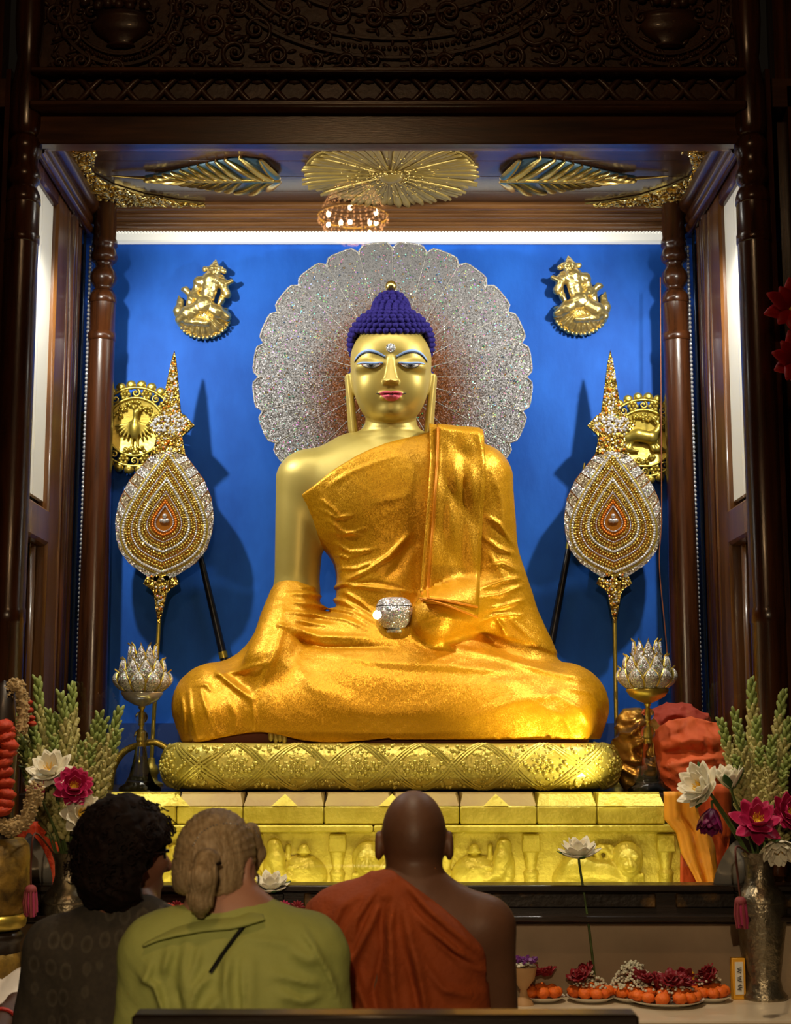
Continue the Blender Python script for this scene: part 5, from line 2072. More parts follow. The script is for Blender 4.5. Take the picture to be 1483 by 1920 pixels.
for u in (228, 475, 632, 836, 997, 1251):
    x = pxx(u, 1600)
    zt, zb = pz(1563), zpan0 + .055
    hh = zt - zb
    w_ = .036
    m = MB()
    prof = [(w_ * .62, 0), (w_ * .80, hh * .02), (w_ * .70, hh * .25), (w_ * .78, hh * .48), (w_ * .86, hh * .50), (w_ * .80, hh * .53), (w_ * .55, hh * .56), (w_ * .60, hh * .60), (w_ * .84, hh * .74), (w_ * .9, hh * .77)]
    m.lathe(prof, 16, (x, PL_Y + .045 - OY, zb), sx=1.0, sy=.9)
    m.box((x, PL_Y + .035 - OY, zb + hh * .88), (w_ * 1.9, .06, hh * .22), bev=.005)
    m.build('pilaster', 'gold_paint', pl_)


def rel_lion(u0, flip):
    x0 = pxx(u0, 1610)
    s = (pxx(u0 + 50, 1610) - pxx(u0 - 50, 1610)) / 100
    zb = pz(1660)
    y = PL_Y + .045 - OY
    g = lambda u, v, d=0.0: (x0 + flip * u * s, y - d, zb - (v - 1660) * s * 1.0)

    def f(P):
        d = chain(P, [g(-62, 1652, .0), g(-40, 1634, .012), g(10, 1640, .015), g(40, 1650, .015)], [.055, .062, .05, .05], .03)
        d = smin(d, ell(P, g(52, 1615, .02), (.062, .045, .075)), .012)                # head with mane
        d = smin(d, ell(P, g(53, 1620, .05), (.045, .032, .055)), .006)
        d = smin(d, ell(P, g(54, 1626, .08), (.026, .016, .022)), .006)                # muzzle
        d = d + .006 * np.exp(-((P[2] - g(0, 1631)[2]) / .004) ** 2) * np.exp(-((P[0] - g(54, 0)[0]) / .02) ** 2) * (P[1] < y - .05)
        for e in (-1, 1):
            d = smin(d, ell(P, g(53 + e * 11, 1608, .072), (.013, .010, .009)), .004)
            d = smin(d, ell(P, g(53 + e * 22, 1602, .03), (.013, .014, .018)), .005)
        d = smin(d, cap(P, g(53, 1612, .085), g(54, 1622, .095), .006, .010), .004)
        for k in range(-4, 5):                                                          # mane locks
            d = smin(d, cap(P, g(53 + k * 6.5, 1640, .045), g(53 + k * 7, 1658, .03), .0085, .006), .003)
        d = smin(d, chain(P, [g(-62, 1640, .015), g(-58, 1622, .02), g(-38, 1612, .025), g(-10, 1618, .025), g(12, 1616, .025), g(20, 1604, .025), g(10, 1594, .025), g(-6, 1600, .025), g(0, 1610, .025)],
                          [.012, .012, .012, .012, .012, .012, .012, .012, .012], .004), .004)
        d = smin(d, chain(P, [g(-4, 1626, .02), g(20, 1622, .02), g(32, 1606, .02), g(22, 1590, .02), g(2, 1588, .02), g(-10, 1596, .02)], [.009] * 6, .003), .003)
        d = smin(d, cap(P, g(20, 1658, .02), g(40, 1660, .03), .03, .022), .01)
        return smax(d, P[1] - y - .01, .002)
    lo = (x0 - .20, y - .14, zb - .03)
    hi = (x0 + .20, y + .02, zb + .19)
    return sdf_obj('lion_relief', f, lo, hi, .0048, 'gold_paint', pl_)


def rel_eleph(u0, flip):
    x0 = pxx(u0, 1610)
    s = (pxx(u0 + 50, 1610) - pxx(u0 - 50, 1610)) / 100
    zb = pz(1660)
    y = PL_Y + .045 - OY
    g = lambda u, v, d=0.0: (x0 + flip * u * s, y - d, zb - (v - 1660) * s * 1.0)

    def f(P):
        d = ell(P, g(-14, 1646, 0), (.095, .055, .085))
        d = smin(d, ell(P, g(-16, 1594, .02), (.020, .022, .020)), .006)
        d = smin(d, ell(P, g(-16, 1600, .02), (.030, .020, .010)), .004)
        d = smin(d, chain(P, [g(40, 1588, .02), g(36, 1612, .03), g(30, 1636, .035), g(6, 1648, .035), g(-22, 1646, .03)], [.030, .034, .026, .018, .012], .012), .006)
        d = smin(d, ell(P, g(44, 1632, .0), (.036, .045, .085)), .008)
        d = smin(d, cap(P, g(14, 1590, .012), g(14, 1612, .012), .012, .010), .004)
        d = smin(d, ell(P, g(34, 1586, .045), (.010, .010, .010)), .004)
        d = smin(d, chain(P, [g(-44, 1634, .02), g(-20, 1632, .045), g(10, 1628, .04)], [.010, .012, .010], .004), .004)
        d = d + .003 * np.exp(-((P[2] - g(0, 1640)[2] + .4 * (P[0] - g(30, 0)[0]) * flip) / .005) ** 2)
        return smax(d, P[1] - y - .01, .002)
    lo = (x0 - .16, y - .11, zb - .03)
    hi = (x0 + .16, y + .02, zb + .20)
    return sdf_obj('elephant_relief', f, lo, hi, .0048, 'gold_paint', pl_)


rel_lion(1125, 1)
rel_lion(742, -1)
rel_lion(345, -1)
rel_eleph(906, 1)
rel_eleph(553, -1)

# ---------------- dark altar shelf, wall below and offering table
SH_Y = 5.35
sh = thing('altar_shelf', 'black wooden altar shelf board with worn gilding running below the plinth', 'shelf', (XC, SH_Y, .70))
zt, zb = zat(1660, SH_Y) - .70, zat(1725, SH_Y) - .70
MB().box((0, .06, zt - .012), (3.3, .12, .024), bev=.005).build('top_lip', 'wood_black', sh)
MB().box((0, .035, (zt + zb) / 2), (3.3, .03, zt - zb - .02)).build('face_board', 'wood_black', sh)
for i in range(5):
    MB().box((-1.3 + i * .65, .016, (zt + zb) / 2 + .006), (.58, .012, (zt - zb) * .42), bev=.004).build('gilt_panel', 'gilt_patch', sh)
MB().box((0, -.01, zb + .010), (3.3, .11, .020), bev=.005).build('lower_lip', 'wood_black', sh)
MB().box((0, .05, zb - .006), (3.3, .09, .02), bev=.004).build('under_lip', 'wood_black', sh)
struct(one_box('wall_altar', (XC, 5.432, .35), (3.3, .06, .70), 'plaster'))
TB_Z = .44
tab = thing('offering_table', 'pale marble offering table in front of the altar', 'table', (XC, 5.17, 0))
MB().box((0, 0, TB_Z - .025), (3.3, .45, .05), bev=.006).build('top', 'marble', tab)
MB().box((0, .02, .195), (3.2, .36, .39), bev=.004).build('base', 'plaster', tab)


def tpt(u, v, z=TB_Z):
    b = (960 - v) / F_PX
    dy = math.cos(PITCH) - b * math.sin(PITCH)
    dz = math.sin(PITCH) + b * math.cos(PITCH)
    t = (z - CAM_H) / dz
    return Vector(((u - 741.5) / F_PX * t, dy * t, z))


# ---------------- flower builders
def lumpy(r, n=14, mm=9, amp=.18, seed=0, flat=.75):
    m = MB()
    m.ball((0, 0, 0), r, n, mm)
    rr_ = random.Random(seed)
    out = []
    for p in m.v:
        v = Vector(p)
        if v.length > 0:
            a = math.atan2(v.y, v.x)
            k = 1 + amp * (math.sin(a * 7 + v.z / r * 5) * .5 + rr_.uniform(-.5, .5))
            v = v * k
        out.append((v.x, v.y, v.z * flat + r * flat))
    m.v = out
    return m


mar = [lumpy(.0235, seed=i).build('marigold', 'marigold', None) for i in range(3)]
ROSE = []
for i in range(2):
    m = MB()
    rr_ = random.Random(40 + i)
    for ring_, (n_, r0, h_, op) in enumerate(((3, .007, .026, .1), (5, .014, .028, .45), (6, .022, .024, .8))):
        for k in range(n_):
            a = 2 * PI * k / n_ + ring_ * .5 + rr_.uniform(-.2, .2)
            rows = []
            for j in range(5):
                t = j / 4
                rad = r0 * (.35 + .65 * t) + op * .016 * t * t
                wd = .016 * math.sin(PI * (.2 + .7 * t))
                rows.append([Vector((rad * math.cos(a) - q_ * wd * math.sin(a), rad * math.sin(a) + q_ * wd * math.cos(a), h_ * t * (1 - .25 * op * t) - .004 * q_ * q_)) for q_ in (-1, 0, 1)])
            m.grid(rows)
    ROSE.append(m.build('rose', 'rose_red', None, solid=.0012))
LIB = mar + ROSE
used = set()
first = {}


def put(src, name, loc, label, cat, group, rot=None, scale=1.0):
    if src.name not in used:
        used.add(src.name)
        o = src
        o.location = loc
        if rot:
            o.rotation_euler = rot
        o.scale = (scale,) * 3
    else:
        o = dup(src, None, loc, rot, scale)
    return tag(o, label, cat, group)


def jasmine(name, c, r, h, n, mat, label):
    m = MB()
    for i in range(n):
        a, q_ = rs.uniform(0, 2 * PI), math.sqrt(rs.random())
        x, y = r * q_ * math.cos(a), r * q_ * math.sin(a)
        z_ = h * (1 - q_ * q_) * rs.uniform(.6, 1.05)
        m.ball((x, y, z_), (.006, .006, .0045), 5, 3)
    o = m.build(name, mat, None, loc=c)
    return tag(o, label, 'flowers', kind='stuff')


plates = [(1233, 1868, .132, 'widest white plate of marigolds and roses on the table', 'widest plate'),
          (1096, 1862, .083, 'white plate of marigolds with white blossom beside the blue cap', 'plate beside the blue cap'),
          (1008, 1861, .078, 'white plate of marigolds beside the clay cup', 'plate beside the clay cup'),
          (1160, 1846, .080, 'plate heaped with white blossom and marigolds behind the others', 'rear plate with white blossom'),
          (1296, 1848, .075, 'small plate of marigolds behind the widest plate', 'small rear plate')]
for pi_, (u, v, r, lab, short) in enumerate(plates):
    c = tpt(u, v)
    c.y = min(c.y, 5.385 - r)
    pt = MB().lathe([(.001, .004), (r * .6, .004), (r * .7, .006), (r * .97, .018), (r, .020), (r * .98, .016), (r * .62, .0), (.001, .0)], 36).build('plate', 'china', None, loc=c)
    tag(pt, lab, 'plate', 'offering plates')
    n_ = int(2 * PI * r * .80 / .046)
    for k in range(n_):
        a = 2 * PI * k / n_ + rs.uniform(-.06, .06)
        put(rs.choice(mar), 'marigold', (c.x + (r - .026) * math.cos(a), c.y + (r - .026) * math.sin(a), c.z + .016), 'orange marigold head on the %s' % short, 'marigold', 'marigolds on the %s' % short, (rs.uniform(-.3, .3), rs.uniform(-.3, .3), rs.uniform(0, 6)), rs.uniform(.92, 1.08))
    if r > .08:
        n2 = max(3, n_ // 2)
        for k in range(n2):
            a = 2 * PI * k / n2
            put(rs.choice(mar), 'marigold', (c.x + (r - .07) * math.cos(a), c.y + (r - .07) * math.sin(a), c.z + .026), 'orange marigold head on the %s' % short, 'marigold', 'marigolds on the %s' % short, (0, 0, rs.uniform(0, 6)), 1.0)
    jn = {0: 150, 1: 70, 2: 0, 3: 260, 4: 20}[pi_]
    if jn:
        jasmine('white_blossom', (c.x, c.y, c.z + .05), r * (.72 if pi_ != 3 else .95), .05 if pi_ != 3 else .085, jn, 'jasmine', 'heap of small white blossom on the %s' % short)
    for k in range({0: 9, 1: 3, 2: 2, 3: 2, 4: 2}[pi_]):
        a = rs.uniform(0, 2 * PI)
        q_ = r * .55 * math.sqrt(rs.random())
        put(rs.choice(ROSE), 'rose', (c.x + q_ * math.cos(a), c.y + q_ * math.sin(a), c.z + .062 + rs.uniform(0, .03)), 'dark red rose head lying on the %s' % short, 'rose', 'roses on the %s' % short, (rs.uniform(-.9, .5), rs.uniform(-.6, .6), rs.uniform(0, 6)), rs.uniform(1.0, 1.35))

# clay cup with purple flowers
c = tpt(982, 1884)
cup = thing('clay_cup', 'stemmed clay cup filled with purple and white petals beside the monk', 'cup', c)
k_ = .00178
MB().lathe([(.001, 0), (.034, 0), (.030, .012), (.014, .03), (.011, .05), (.022, .065), (.038, .085), (.045, .118), (.047, .125), (.043, .123), (.001, .115)], 24).build('cup', 'clay', cup)
m = MB()
for i in range(40):
    a, q_ = rs.uniform(0, 2 * PI), .036 * math.sqrt(rs.random())
    m.ball((q_ * math.cos(a), q_ * math.sin(a), .128 + rs.uniform(0, .006)), (.008, .008, .004), 5, 3)
m.build('white_petals', 'jasmine', cup)
m = MB()
for i in range(46):
    a, q_ = rs.uniform(0, 2 * PI), .044 * math.sqrt(rs.random())
    m.ball((q_ * math.cos(a), q_ * math.sin(a), .140 + rs.uniform(0, .014)), (.009, .009, .004), 5, 3, Euler((rs.uniform(-1, 1), rs.uniform(-1, 1), 0)).to_matrix())
m.build('purple_petals', 'purple', cup)

# boxes, cap, bottle
for (u, v, wu, hv, lab) in ((1266, 1852, 24, 52, 'small yellow box with a white label standing behind the plates'), (1370, 1862, 26, 78, 'taller yellow incense box with a white label beside the right vase')):
    c = tpt(u, v)
    c.y = min(c.y, 5.34)
    w_, h_ = wu * .00178, hv * .00178
    bx_ = thing('incense_box', lab, 'box', c, rotz=.1)
    MB().box((0, 0, h_ / 2), (w_, .025, h_), bev=.002).build('carton', 'box_yellow', bx_)
    MB().box((0, -.0135, h_ * .52), (w_ * .62, .002, h_ * .78)).build('label', 'box_white', bx_)
    m = MB()
    for j in range(3):
        z_ = h_ * (.30 + .20 * j)
        m.tube([(w_ * (.20 * math.sin(q_ * 1.9 + j)), -.0155, z_ + .010 - .0026 * q_) for q_ in range(8)], .0012, 5)
    m.build('print', 'ink_black', bx_)
c = tpt(1088, 1878)
m = MB()
m.lathe([(.001, .012), (.013, .012), (.0145, .009), (.0150, 0), (.001, 0)], 24, ruf=lambda a, z_: 1 + .02 * math.cos(24 * a))
tag(m.build('bottle_cap', 'blue_plastic', None, loc=c), 'blue plastic bottle cap lying before the marigold plates', 'bottle cap')
c = tpt(941, 1868)
bt = thing('water_bottle', 'clear plastic water bottle with a blue label half behind the monk', 'bottle', c)
MB().lathe([(.001, .0), (.032, .0), (.034, .01), (.034, .14), (.028, .17), (.014, .19), (.013, .205), (.001, .205)], 24, ruf=lambda a, z_: 1 + .01 * math.sin(z_ * 200)).build('bottle', 'crystal', bt)
MB().lathe([(.0348, .06), (.0350, .065), (.0350, .115), (.0348, .12)], 24).build('label_band', 'blue_plastic', bt)
MB().lathe([(.001, .222), (.014, .222), (.015, .205), (.001, .204)], 16).build('cap', 'blue_plastic', bt)

# red blossoms along the shelf lip and the fruit plate
for i, (u, v) in enumerate(((332, 1703), (361, 1703), (482, 1702), (533, 1700), (558, 1702), (589, 1700))):
    p = at(u, v + 8, 5.315)
    z_ = .70 + zb + .020
    m = MB()
    for k in range(14):
        a = 2 * PI * k / 14
        R_ = Matrix.Rotation(a, 3, 'Y') @ Matrix.Rotation(-.5, 3, 'X')
        m.ball(Vector((0, -.006, .026)) + Matrix.Rotation(a, 3, 'Y') @ Vector((0, -.004, .015)), (.0055, .003, .013), 6, 4, Matrix.Rotation(a, 3, 'Y'))
    m.ball((0, -.012, .026), (.008, .005, .008), 8, 5)
    o = m.build('pink_blossom', 'lotus_pink' if i in (3, 5) else 'rose_red', None, loc=(p.x, 5.305, z_))
    tag(o, 'bright pink blossom on the shelf lip beside the monk' if i in (3, 5) else 'dark red blossom on the black shelf lip', 'flower', 'blossoms on the shelf lip')
p = at(328, 1716, 5.30)
fr = MB().lathe([(.001, .004), (.040, .004), (.062, .018), (.064, .020), (.060, .016), (.04, .0), (.001, .0)], 30).build('fruit_plate', 'china', None, loc=(p.x, 5.30, .70 + zb + .021))
tag(fr, 'white dish of red fruit on the shelf behind the green jacket', 'dish')
for k in range(6):
    a = k * PI / 3 + .3
    q_ = .036
    m = lumpy(.017, 12, 8, .02, k, .95)
    MB_ = m.build('red_fruit', 'marigold_red', None, loc=(p.x + q_ * math.cos(a), 5.30 + q_ * math.sin(a) * .9, .70 + zb + .030))
    tag(MB_, 'small red fruit in the white dish on the shelf', 'fruit', 'fruit in the white dish')


# ---------------- lotus flowers
def petal_mesh(L, W, cup_):
    m = MB()
    rows = []
    for i in range(7):
        t = i / 6
        hw = W * math.sin(PI * min(1, .12 + .86 * t)) ** .8
        y = cup_ * math.sin(t * PI * .75)
        rows.append([Vector((hw * s_, -y + .25 * hw * s_ * s_, t * L)) for s_ in (-1, -.5, 0, .5, 1)])
    return m.grid(rows)


def lotus(name, label, root, pos, aim, size, mat, opened=1.0, rings=((7, .35), (8, .75), (8, 1.1)), sepals=0, stem=True, group=None, mid=None, stem_r=.0045, droop=False):
    """root: foot of the stalk; pos: base of the bloom; aim: direction the bloom faces"""
    root, pos = Vector(root), Vector(pos)
    t = thing(name, label, 'flower', root, group=group)
    if stem:
        md_ = Vector(mid) if mid is not None else (root + pos) / 2 + Vector((0, 0, .02))
        pts = dens([tuple(p - root) for p in (root, md_, pos - Vector(aim).normalized() * .03, pos)], 14)
        MB().tube(pts, stem_r, 7).build('stalk', 'stem_green', t)
    hd = MB().lathe([(.001, -.004), (size * .12, 0), (size * .15, size * .10), (size * .13, size * .22), (.001, size * .24)], 14).build('seed_head', 'stamen', t, loc=pos - root)
    hd.rotation_euler = Vector(aim).to_track_quat('Z', 'Y').to_euler()
    m = MB()
    for k in range(26):
        a = k * 2.4
        q_ = size * .17
        m.tube([(q_ * .8 * math.cos(a), q_ * .8 * math.sin(a), size * .10), (q_ * 1.25 * math.cos(a), q_ * 1.25 * math.sin(a), size * (.34 + .1 * (k % 3)))], size * .014, 4)
    m.build('stamens', 'stamen', hd)
    base = None
    for ri, (n_, op) in enumerate(rings):
        for k in range(n_):
            a = 2 * PI * k / n_ + ri * .4
            tilt_ = -op * opened
            E_ = (Matrix.Rotation(a, 3, 'Z') @ Matrix.Rotation(-tilt_, 3, 'X')).to_euler()
            loc = Matrix.Rotation(a, 3, 'Z') @ Vector((0, -size * .10, size * .03 * (2 - ri)))
            if base is None:
                base = petal_mesh(size, size * .30, size * .12).build('petal', mat, hd, loc=loc, solid=.0016)
                base.rotation_euler = E_
            else:
                dup(base, hd, loc, E_, rs.uniform(.9, 1.05) * (1 if ri else .85))
    if sepals:
        sb = None
        for k in range(sepals):
            a = 2 * PI * k / sepals + .3
            E_ = (Matrix.Rotation(a, 3, 'Z') @ Matrix.Rotation(1.15 * opened, 3, 'X')).to_euler()
            loc = Matrix.Rotation(a, 3, 'Z') @ Vector((0, -size * .13, 0))
            if sb is None:
                sb = petal_mesh(size * .95, size * .20, size * .10).build('sepal', 'leaf_green', hd, loc=loc, solid=.002)
                sb.rotation_euler = E_
            else:
                dup(sb, hd, loc, E_)
    return t


# long-stalked lotus standing among the plates, another behind the green jacket
c = tpt(1100, 1846)
c.y = min(c.y, 5.36)
lotus('white_lotus', 'white lotus on a long stalk rising from the plates', c, at(1086, 1608, c.y), (-.05, -.25, 1), .078, 'lotus_white', .95, sepals=4, mid=at(1103, 1730, c.y))
c = tpt(510, 1852)
c.y = min(c.y, 5.36)
lotus('white_lotus', 'white lotus before the black shelf beside the blond woman', c, at(508, 1670, c.y), (0, -.3, 1), .072, 'lotus_white', .95, sepals=4)
# lotus bud lying on the table
c = tpt(1352, 1862)
bd = thing('lotus_bud', 'pink lotus bud with brown sepals lying beside the right vase', 'flower', c)
MB().tube([(0, 0, .022), (.03, -.03, .018), (.075, -.06, .010)], [.009, .008, .007], 8).build('stalk', 'clay', bd)
for k in range(5):
    a = k * 2 * PI / 5
    o = petal_mesh(.075, .022, .012).build('petal', 'lotus_pink' if k % 2 else 'clay', bd, loc=(-.01, 0, .024), solid=.0015)
    o.rotation_euler = (Matrix.Rotation(-.35, 3, 'Y') @ Matrix.Rotation(a, 3, 'Z') @ Matrix.Rotation(.35, 3, 'X')).to_euler()

# ---------------- vases
def vase(u, vbase, lab, wpx):
    c = tpt(u, vbase)
    Yv = c.y
    t = thing('metal_vase', lab, 'vase', c)
    s = wpx
    zz = lambda v: zat(v, Yv) - TB_Z
    pr = [(.001, 0), (45 * s, 0), (46 * s, .012), (38 * s, .03), (34 * s, zz(1835)), (40 * s, zz(1790)), (49 * s, zz(1730)), (52 * s, zz(1700)), (50 * s, zz(1682)), (40 * s, zz(1668)), (31 * s, zz(1658)), (27 * s, zz(1640)), (29 * s, zz(1615)), (34 * s, zz(1602)), (35 * s, zz(1598)), (33 * s, zz(1598)), (27 * s, zz(1612)), (24 * s, zz(1650)), (.001, zz(1655))]
    MB().lathe(pr, 40).build('body', 'pewter', t)
    MB().lathe([(51.6 * s, zz(1692)), (53 * s, zz(1688)), (51 * s, zz(1683))], 40).build('shoulder_ring', 'pewter', t)
    mouth = Vector((c.x, c.y, zat(1606, Yv)))
    return c, mouth


vR, mR = vase(1432, 1872, 'engraved pewter vase of lotus and tuberose at the right end of the table', .00176)
vL, mL = vase(122, 1872, 'engraved pewter vase of tuberose at the left end of the table', .00176)


# ---------------- tuberose stalks
def tuberose(L, seed, bend):
    r_ = random.Random(seed)
    m1, m2, m3 = MB(), MB(), MB()
    ax = lambda t: Vector((bend * t * t, bend * .3 * math.sin(t * 3), L * t))
    m1.tube([ax(i / 10) for i in range(11)], [.0042 - .0022 * i / 10 for i in range(11)], 6)
    n_ = 58
    for i in range(n_):
        t = .36 + .64 * i / n_
        a = i * 2.4
        k = 1 - .5 * max(0, (t - .5) / .5)
        p = ax(t)
        el = .95 - .25 * (1 - k) * 0
        d = Vector((math.cos(a) * .42, math.sin(a) * .42, 1)).normalized()
        R_ = d.to_track_quat('Z', 'Y').to_matrix()
        ln = .021 * k + .006
        c = p + d * ln + Vector((math.cos(a), math.sin(a), 0)) * .006 * k
        (m3 if t > .84 else m2).ball(c, (.0092 * k + .0026, .0092 * k + .0026, ln), 6, 5, R_)
        if t < .84:
            (m2).ball(p + d * (ln * 1.7) + Vector((math.cos(a), math.sin(a), 0)) * .008 * k, (.0078 * k + .002,) * 3, 5, 4)
    return m1, m2, m3


TUB = []
for i in range(5):
    m1, m2, m3 = tuberose(.62 + .02 * i, 70 + i, (-.05, .03, .06, -.02, .0)[i])
    TUB.append((m1, m2, m3))
proto = [None] * 5


def place_tub(root, tip, k, label, group):
    root, tip = Vector(root), Vector(tip)
    d = tip - root
    L0 = .62 + .02 * k
    sc_ = d.length / L0
    rot = d.to_track_quat('Z', 'Y').to_euler()
    if proto[k] is None:
        t = thing('tuberose_stem', label, 'flower', root, group=group)
        TUB[k][0].build('stalk', 'stem_green', t)
        tag(TUB[k][1].build('buds', 'tube_bud', t), None, None, kind='stuff')
        tag(TUB[k][2].build('tip_buds', 'tube_tip', t), None, None, kind='stuff')
        proto[k] = t
    else:
        t = dup_tree(proto[k])
        tag(t, label, 'flower', group)
    t.location = root
    t.rotation_euler = rot
    t.scale = (1.0, 1.0, sc_)
    return t


tips_L = [(68, 1276), (150, 1288), (112, 1304), (40, 1318), (92, 1335), (215, 1332), (188, 1352), (162, 1340), (222, 1372), (24, 1345), (128, 1345), (60, 1360), (200, 1385), (175, 1400), (100, 1385), (145, 1395), (38, 1390), (215, 1420), (80, 1410), (190, 1450), (120, 1430), (50, 1440)]
for i, (u, v) in enumerate(tips_L):
    Yt = vL.y + rs.uniform(-.06, .08)
    place_tub((mL.x + rs.uniform(-.02, .02), mL.y + rs.uniform(-.02, .02), mL.z - .10), at(u, v, Yt), i % 5, {0: 'tall tuberose stalk standing highest in the left vase', 1: 'tall tuberose stalk in the left vase before the rear column', 5: 'tuberose stalk at the outer right of the left vase bunch'}.get(i, 'greenish tuberose stalk full of closed buds in the left vase'), 'tuberose stalks in the left vase')
tips_R = [(1430, 1278), (1462, 1300), (1352, 1352), (1400, 1335), (1420, 1350), (1445, 1355), (1475, 1350), (1385, 1362), (1410, 1375), (1440, 1385), (1470, 1380), (1395, 1400), (1425, 1405), (1455, 1410), (1480, 1420), (1410, 1430), (1445, 1440), (1380, 1420), (1470, 1450), (1430, 1465), (1500, 1390), (1510, 1440)]
for i, (u, v) in enumerate(tips_R):
    Yt = vR.y + rs.uniform(-.06, .10)
    place_tub((mR.x + rs.uniform(-.02, .02), mR.y + rs.uniform(-.02, .02), mR.z - .10), at(u, v, Yt), (i + 2) % 5, {0: 'tallest tuberose stalk rising alone above the right vase bunch', 1: 'second tallest tuberose stalk in the right vase near the picture edge', 2: 'tuberose stalk leaning over the orange cloth apart from its bunch'}.get(i, 'greenish tuberose stalk full of closed buds in the right vase'), 'tuberose stalks in the right vase')

# lotuses in the vases
inL = (mL.x, mL.y, mL.z - .06)
inR = (mR.x, mR.y, mR.z - .06)
lotus('white_lotus', 'open white lotus with a yellow heart in the left vase, above the pink one', inL, at(97, 1452, vL.y - .10), (-.1, -.75, .65), .085, 'lotus_white', 1.0)
lotus('white_lotus', 'white lotus low in the left vase beside the curly hair', inL, at(152, 1528, vL.y - .12), (.35, -.8, .25), .080, 'lotus_white', .95)
lotus('pink_lotus', 'full magenta lotus in the left vase', inL, at(138, 1478, vL.y - .14), (.25, -.9, .35), .070, 'lotus_pink', .9, rings=((6, .2), (7, .55), (8, .95), (8, 1.25)))
lotus('pink_lotus', 'half-closed magenta lotus bud in the left vase', inL, at(76, 1496, vL.y - .12), (-.3, -.5, .8), .060, 'lotus_pink', .35)
lotus('white_lotus', 'large white lotus leaning left from the right vase', inR, at(1322, 1482, vR.y - .08), (-.75, -.55, .45), .095, 'lotus_white', .85, sepals=2, stem_r=.006)
lotus('white_lotus', 'half-open white lotus with green sepals upright in the right vase', inR, at(1372, 1478, vR.y - .04), (-.2, -.2, 1), .085, 'lotus_white', .45, sepals=4)
lotus('white_lotus', 'drooping white lotus over the mouth of the right vase', inR, at(1456, 1578, vR.y - .12), (.0, -.6, -.8), .078, 'lotus_white', .75, sepals=2)
lotus('pink_lotus', 'open magenta lotus in the middle of the right vase', inR, at(1418, 1545, vR.y - .13), (.0, -.8, .55), .088, 'lotus_pink', 1.05, rings=((6, .3), (7, .7), (7, 1.25)))
lotus('pink_lotus', 'drooping dark purple lotus left of the right vase', inR, at(1336, 1518, vR.y - .08), (-.25, -.35, -.9), .085, 'lotus_purple', .35, stem_r=.005)
lotus('pink_lotus', 'magenta lotus cut by the right edge of the picture', inR, at(1474, 1528, vR.y - .10), (.3, -.8, .3), .080, 'lotus_pink', .9)

# ---------------- floodlight reflectors
for (u, v, sgn, lab) in ((1364, 1626, -1, 'round silver floodlight reflector beside the right vase'), (72, 1612, 1, 'round silver floodlight reflector behind the left vase')):
    c = at(u, v, 5.47)
    fl = thing('floodlight', lab, 'lamp', c)
    Rd = .098
    dish = MB().lathe([(.001, -.075), (.035, -.070), (.065, -.050), (.085, -.022), (Rd, .0), (Rd + .004, .002), (Rd - .004, .002), (.080, -.020), (.060, -.045), (.03, -.062), (.001, -.066)], 36).build('reflector', 'silver', fl)
    dish.rotation_euler = Vector((sgn * .72, .45, .35)).to_track_quat('Z', 'Y').to_euler()
    zf = .822 - c.z
    MB().tube([(0, .0, -.05), (0, .01, zf + .03), (0, .01, zf)], [.012, .012, .03], 10).build('stand', 'ink_black', fl)

# ---------------- cloth heaps on the right
def heap(name, label, pts_px, Y, mat, folds, h=.008, cat='cloth', thick=.05):
    """soft crumpled cloth: a chain of blobs through photo points with raised folds"""
    Ps = [(at(u, v, Y + dy), r) for (u, v, dy, r) in pts_px]
    base = Vector((sum(p.x for p, _ in Ps) / len(Ps), Y, min(p.z - r for p, r in Ps)))
    L_ = [((p.x - base.x, p.y - base.y, p.z - base.z), r) for p, r in Ps]
    fo = []
    for (pp, w_, a_) in folds:
        fo.append(([(at(u, v, Y - .06).x - base.x, at(u, v, Y - .06).z - base.z) for u, v in pp], w_, a_))

    def f(P):
        d = None
        for (c, r) in L_:
            e = ell(P, c, (r, r * .75, r * .8))
            d = e if d is None else smin(d, e, .05)
        X, Y_, Z = P
        for (pp, w_, a_) in fo:
            d = d - fold(X, Z, pp, w_, a_)
        d = d - .016 * (1 - np.abs(wob(X, Y_, Z * 1.6, 17, len(L_)))) ** 2 - .008 * (1 - np.abs(wob(X, Y_, Z, 40, 3))) ** 2
        return np.maximum(d, -P[2] + .0)
    lo = [min(c[i] - r for c, r in L_) - .05 for i in range(3)]
    hi = [max(c[i] + r for c, r in L_) + .06 for i in range(3)]
    lo[2] = -.012
    o = sdf_obj(name, f, lo, hi, h, mat, None, base)
    return tag(o, label, cat)


heap('folded_cloth', 'heap of bright orange folded cloth beside the right lotus stand', [(1284, 1400, 0, .125), (1312, 1405, .02, .11), (1292, 1440, -.02, .12), (1314, 1450, 0, .11), (1284, 1462, -.02, .11), (1318, 1385, .05, .08)], 6.24, 'cloth_orange',
     [([(1240, 1405), (1290, 1385), (1335, 1390)], .018, .025), ([(1245, 1435), (1290, 1425), (1350, 1420)], .016, .03), ([(1240, 1412), (1290, 1408), (1330, 1412)], .012, -.02), ([(1250, 1455), (1300, 1440), (1360, 1452)], .014, .02), ([(1320, 1380), (1325, 1410)], .012, -.02)])
heap('folded_cloth', 'dark red cloth piled behind the orange heap', [(1258, 1362, 0, .11), (1290, 1362, .03, .09), (1234, 1375, 0, .09), (1258, 1410, .05, .12), (1285, 1450, .05, .12)], 6.50, 'cloth_red',
     [([(1215, 1360), (1260, 1340), (1310, 1350)], .018, .02), ([(1230, 1380), (1270, 1362), (1320, 1368)], .016, .02)])
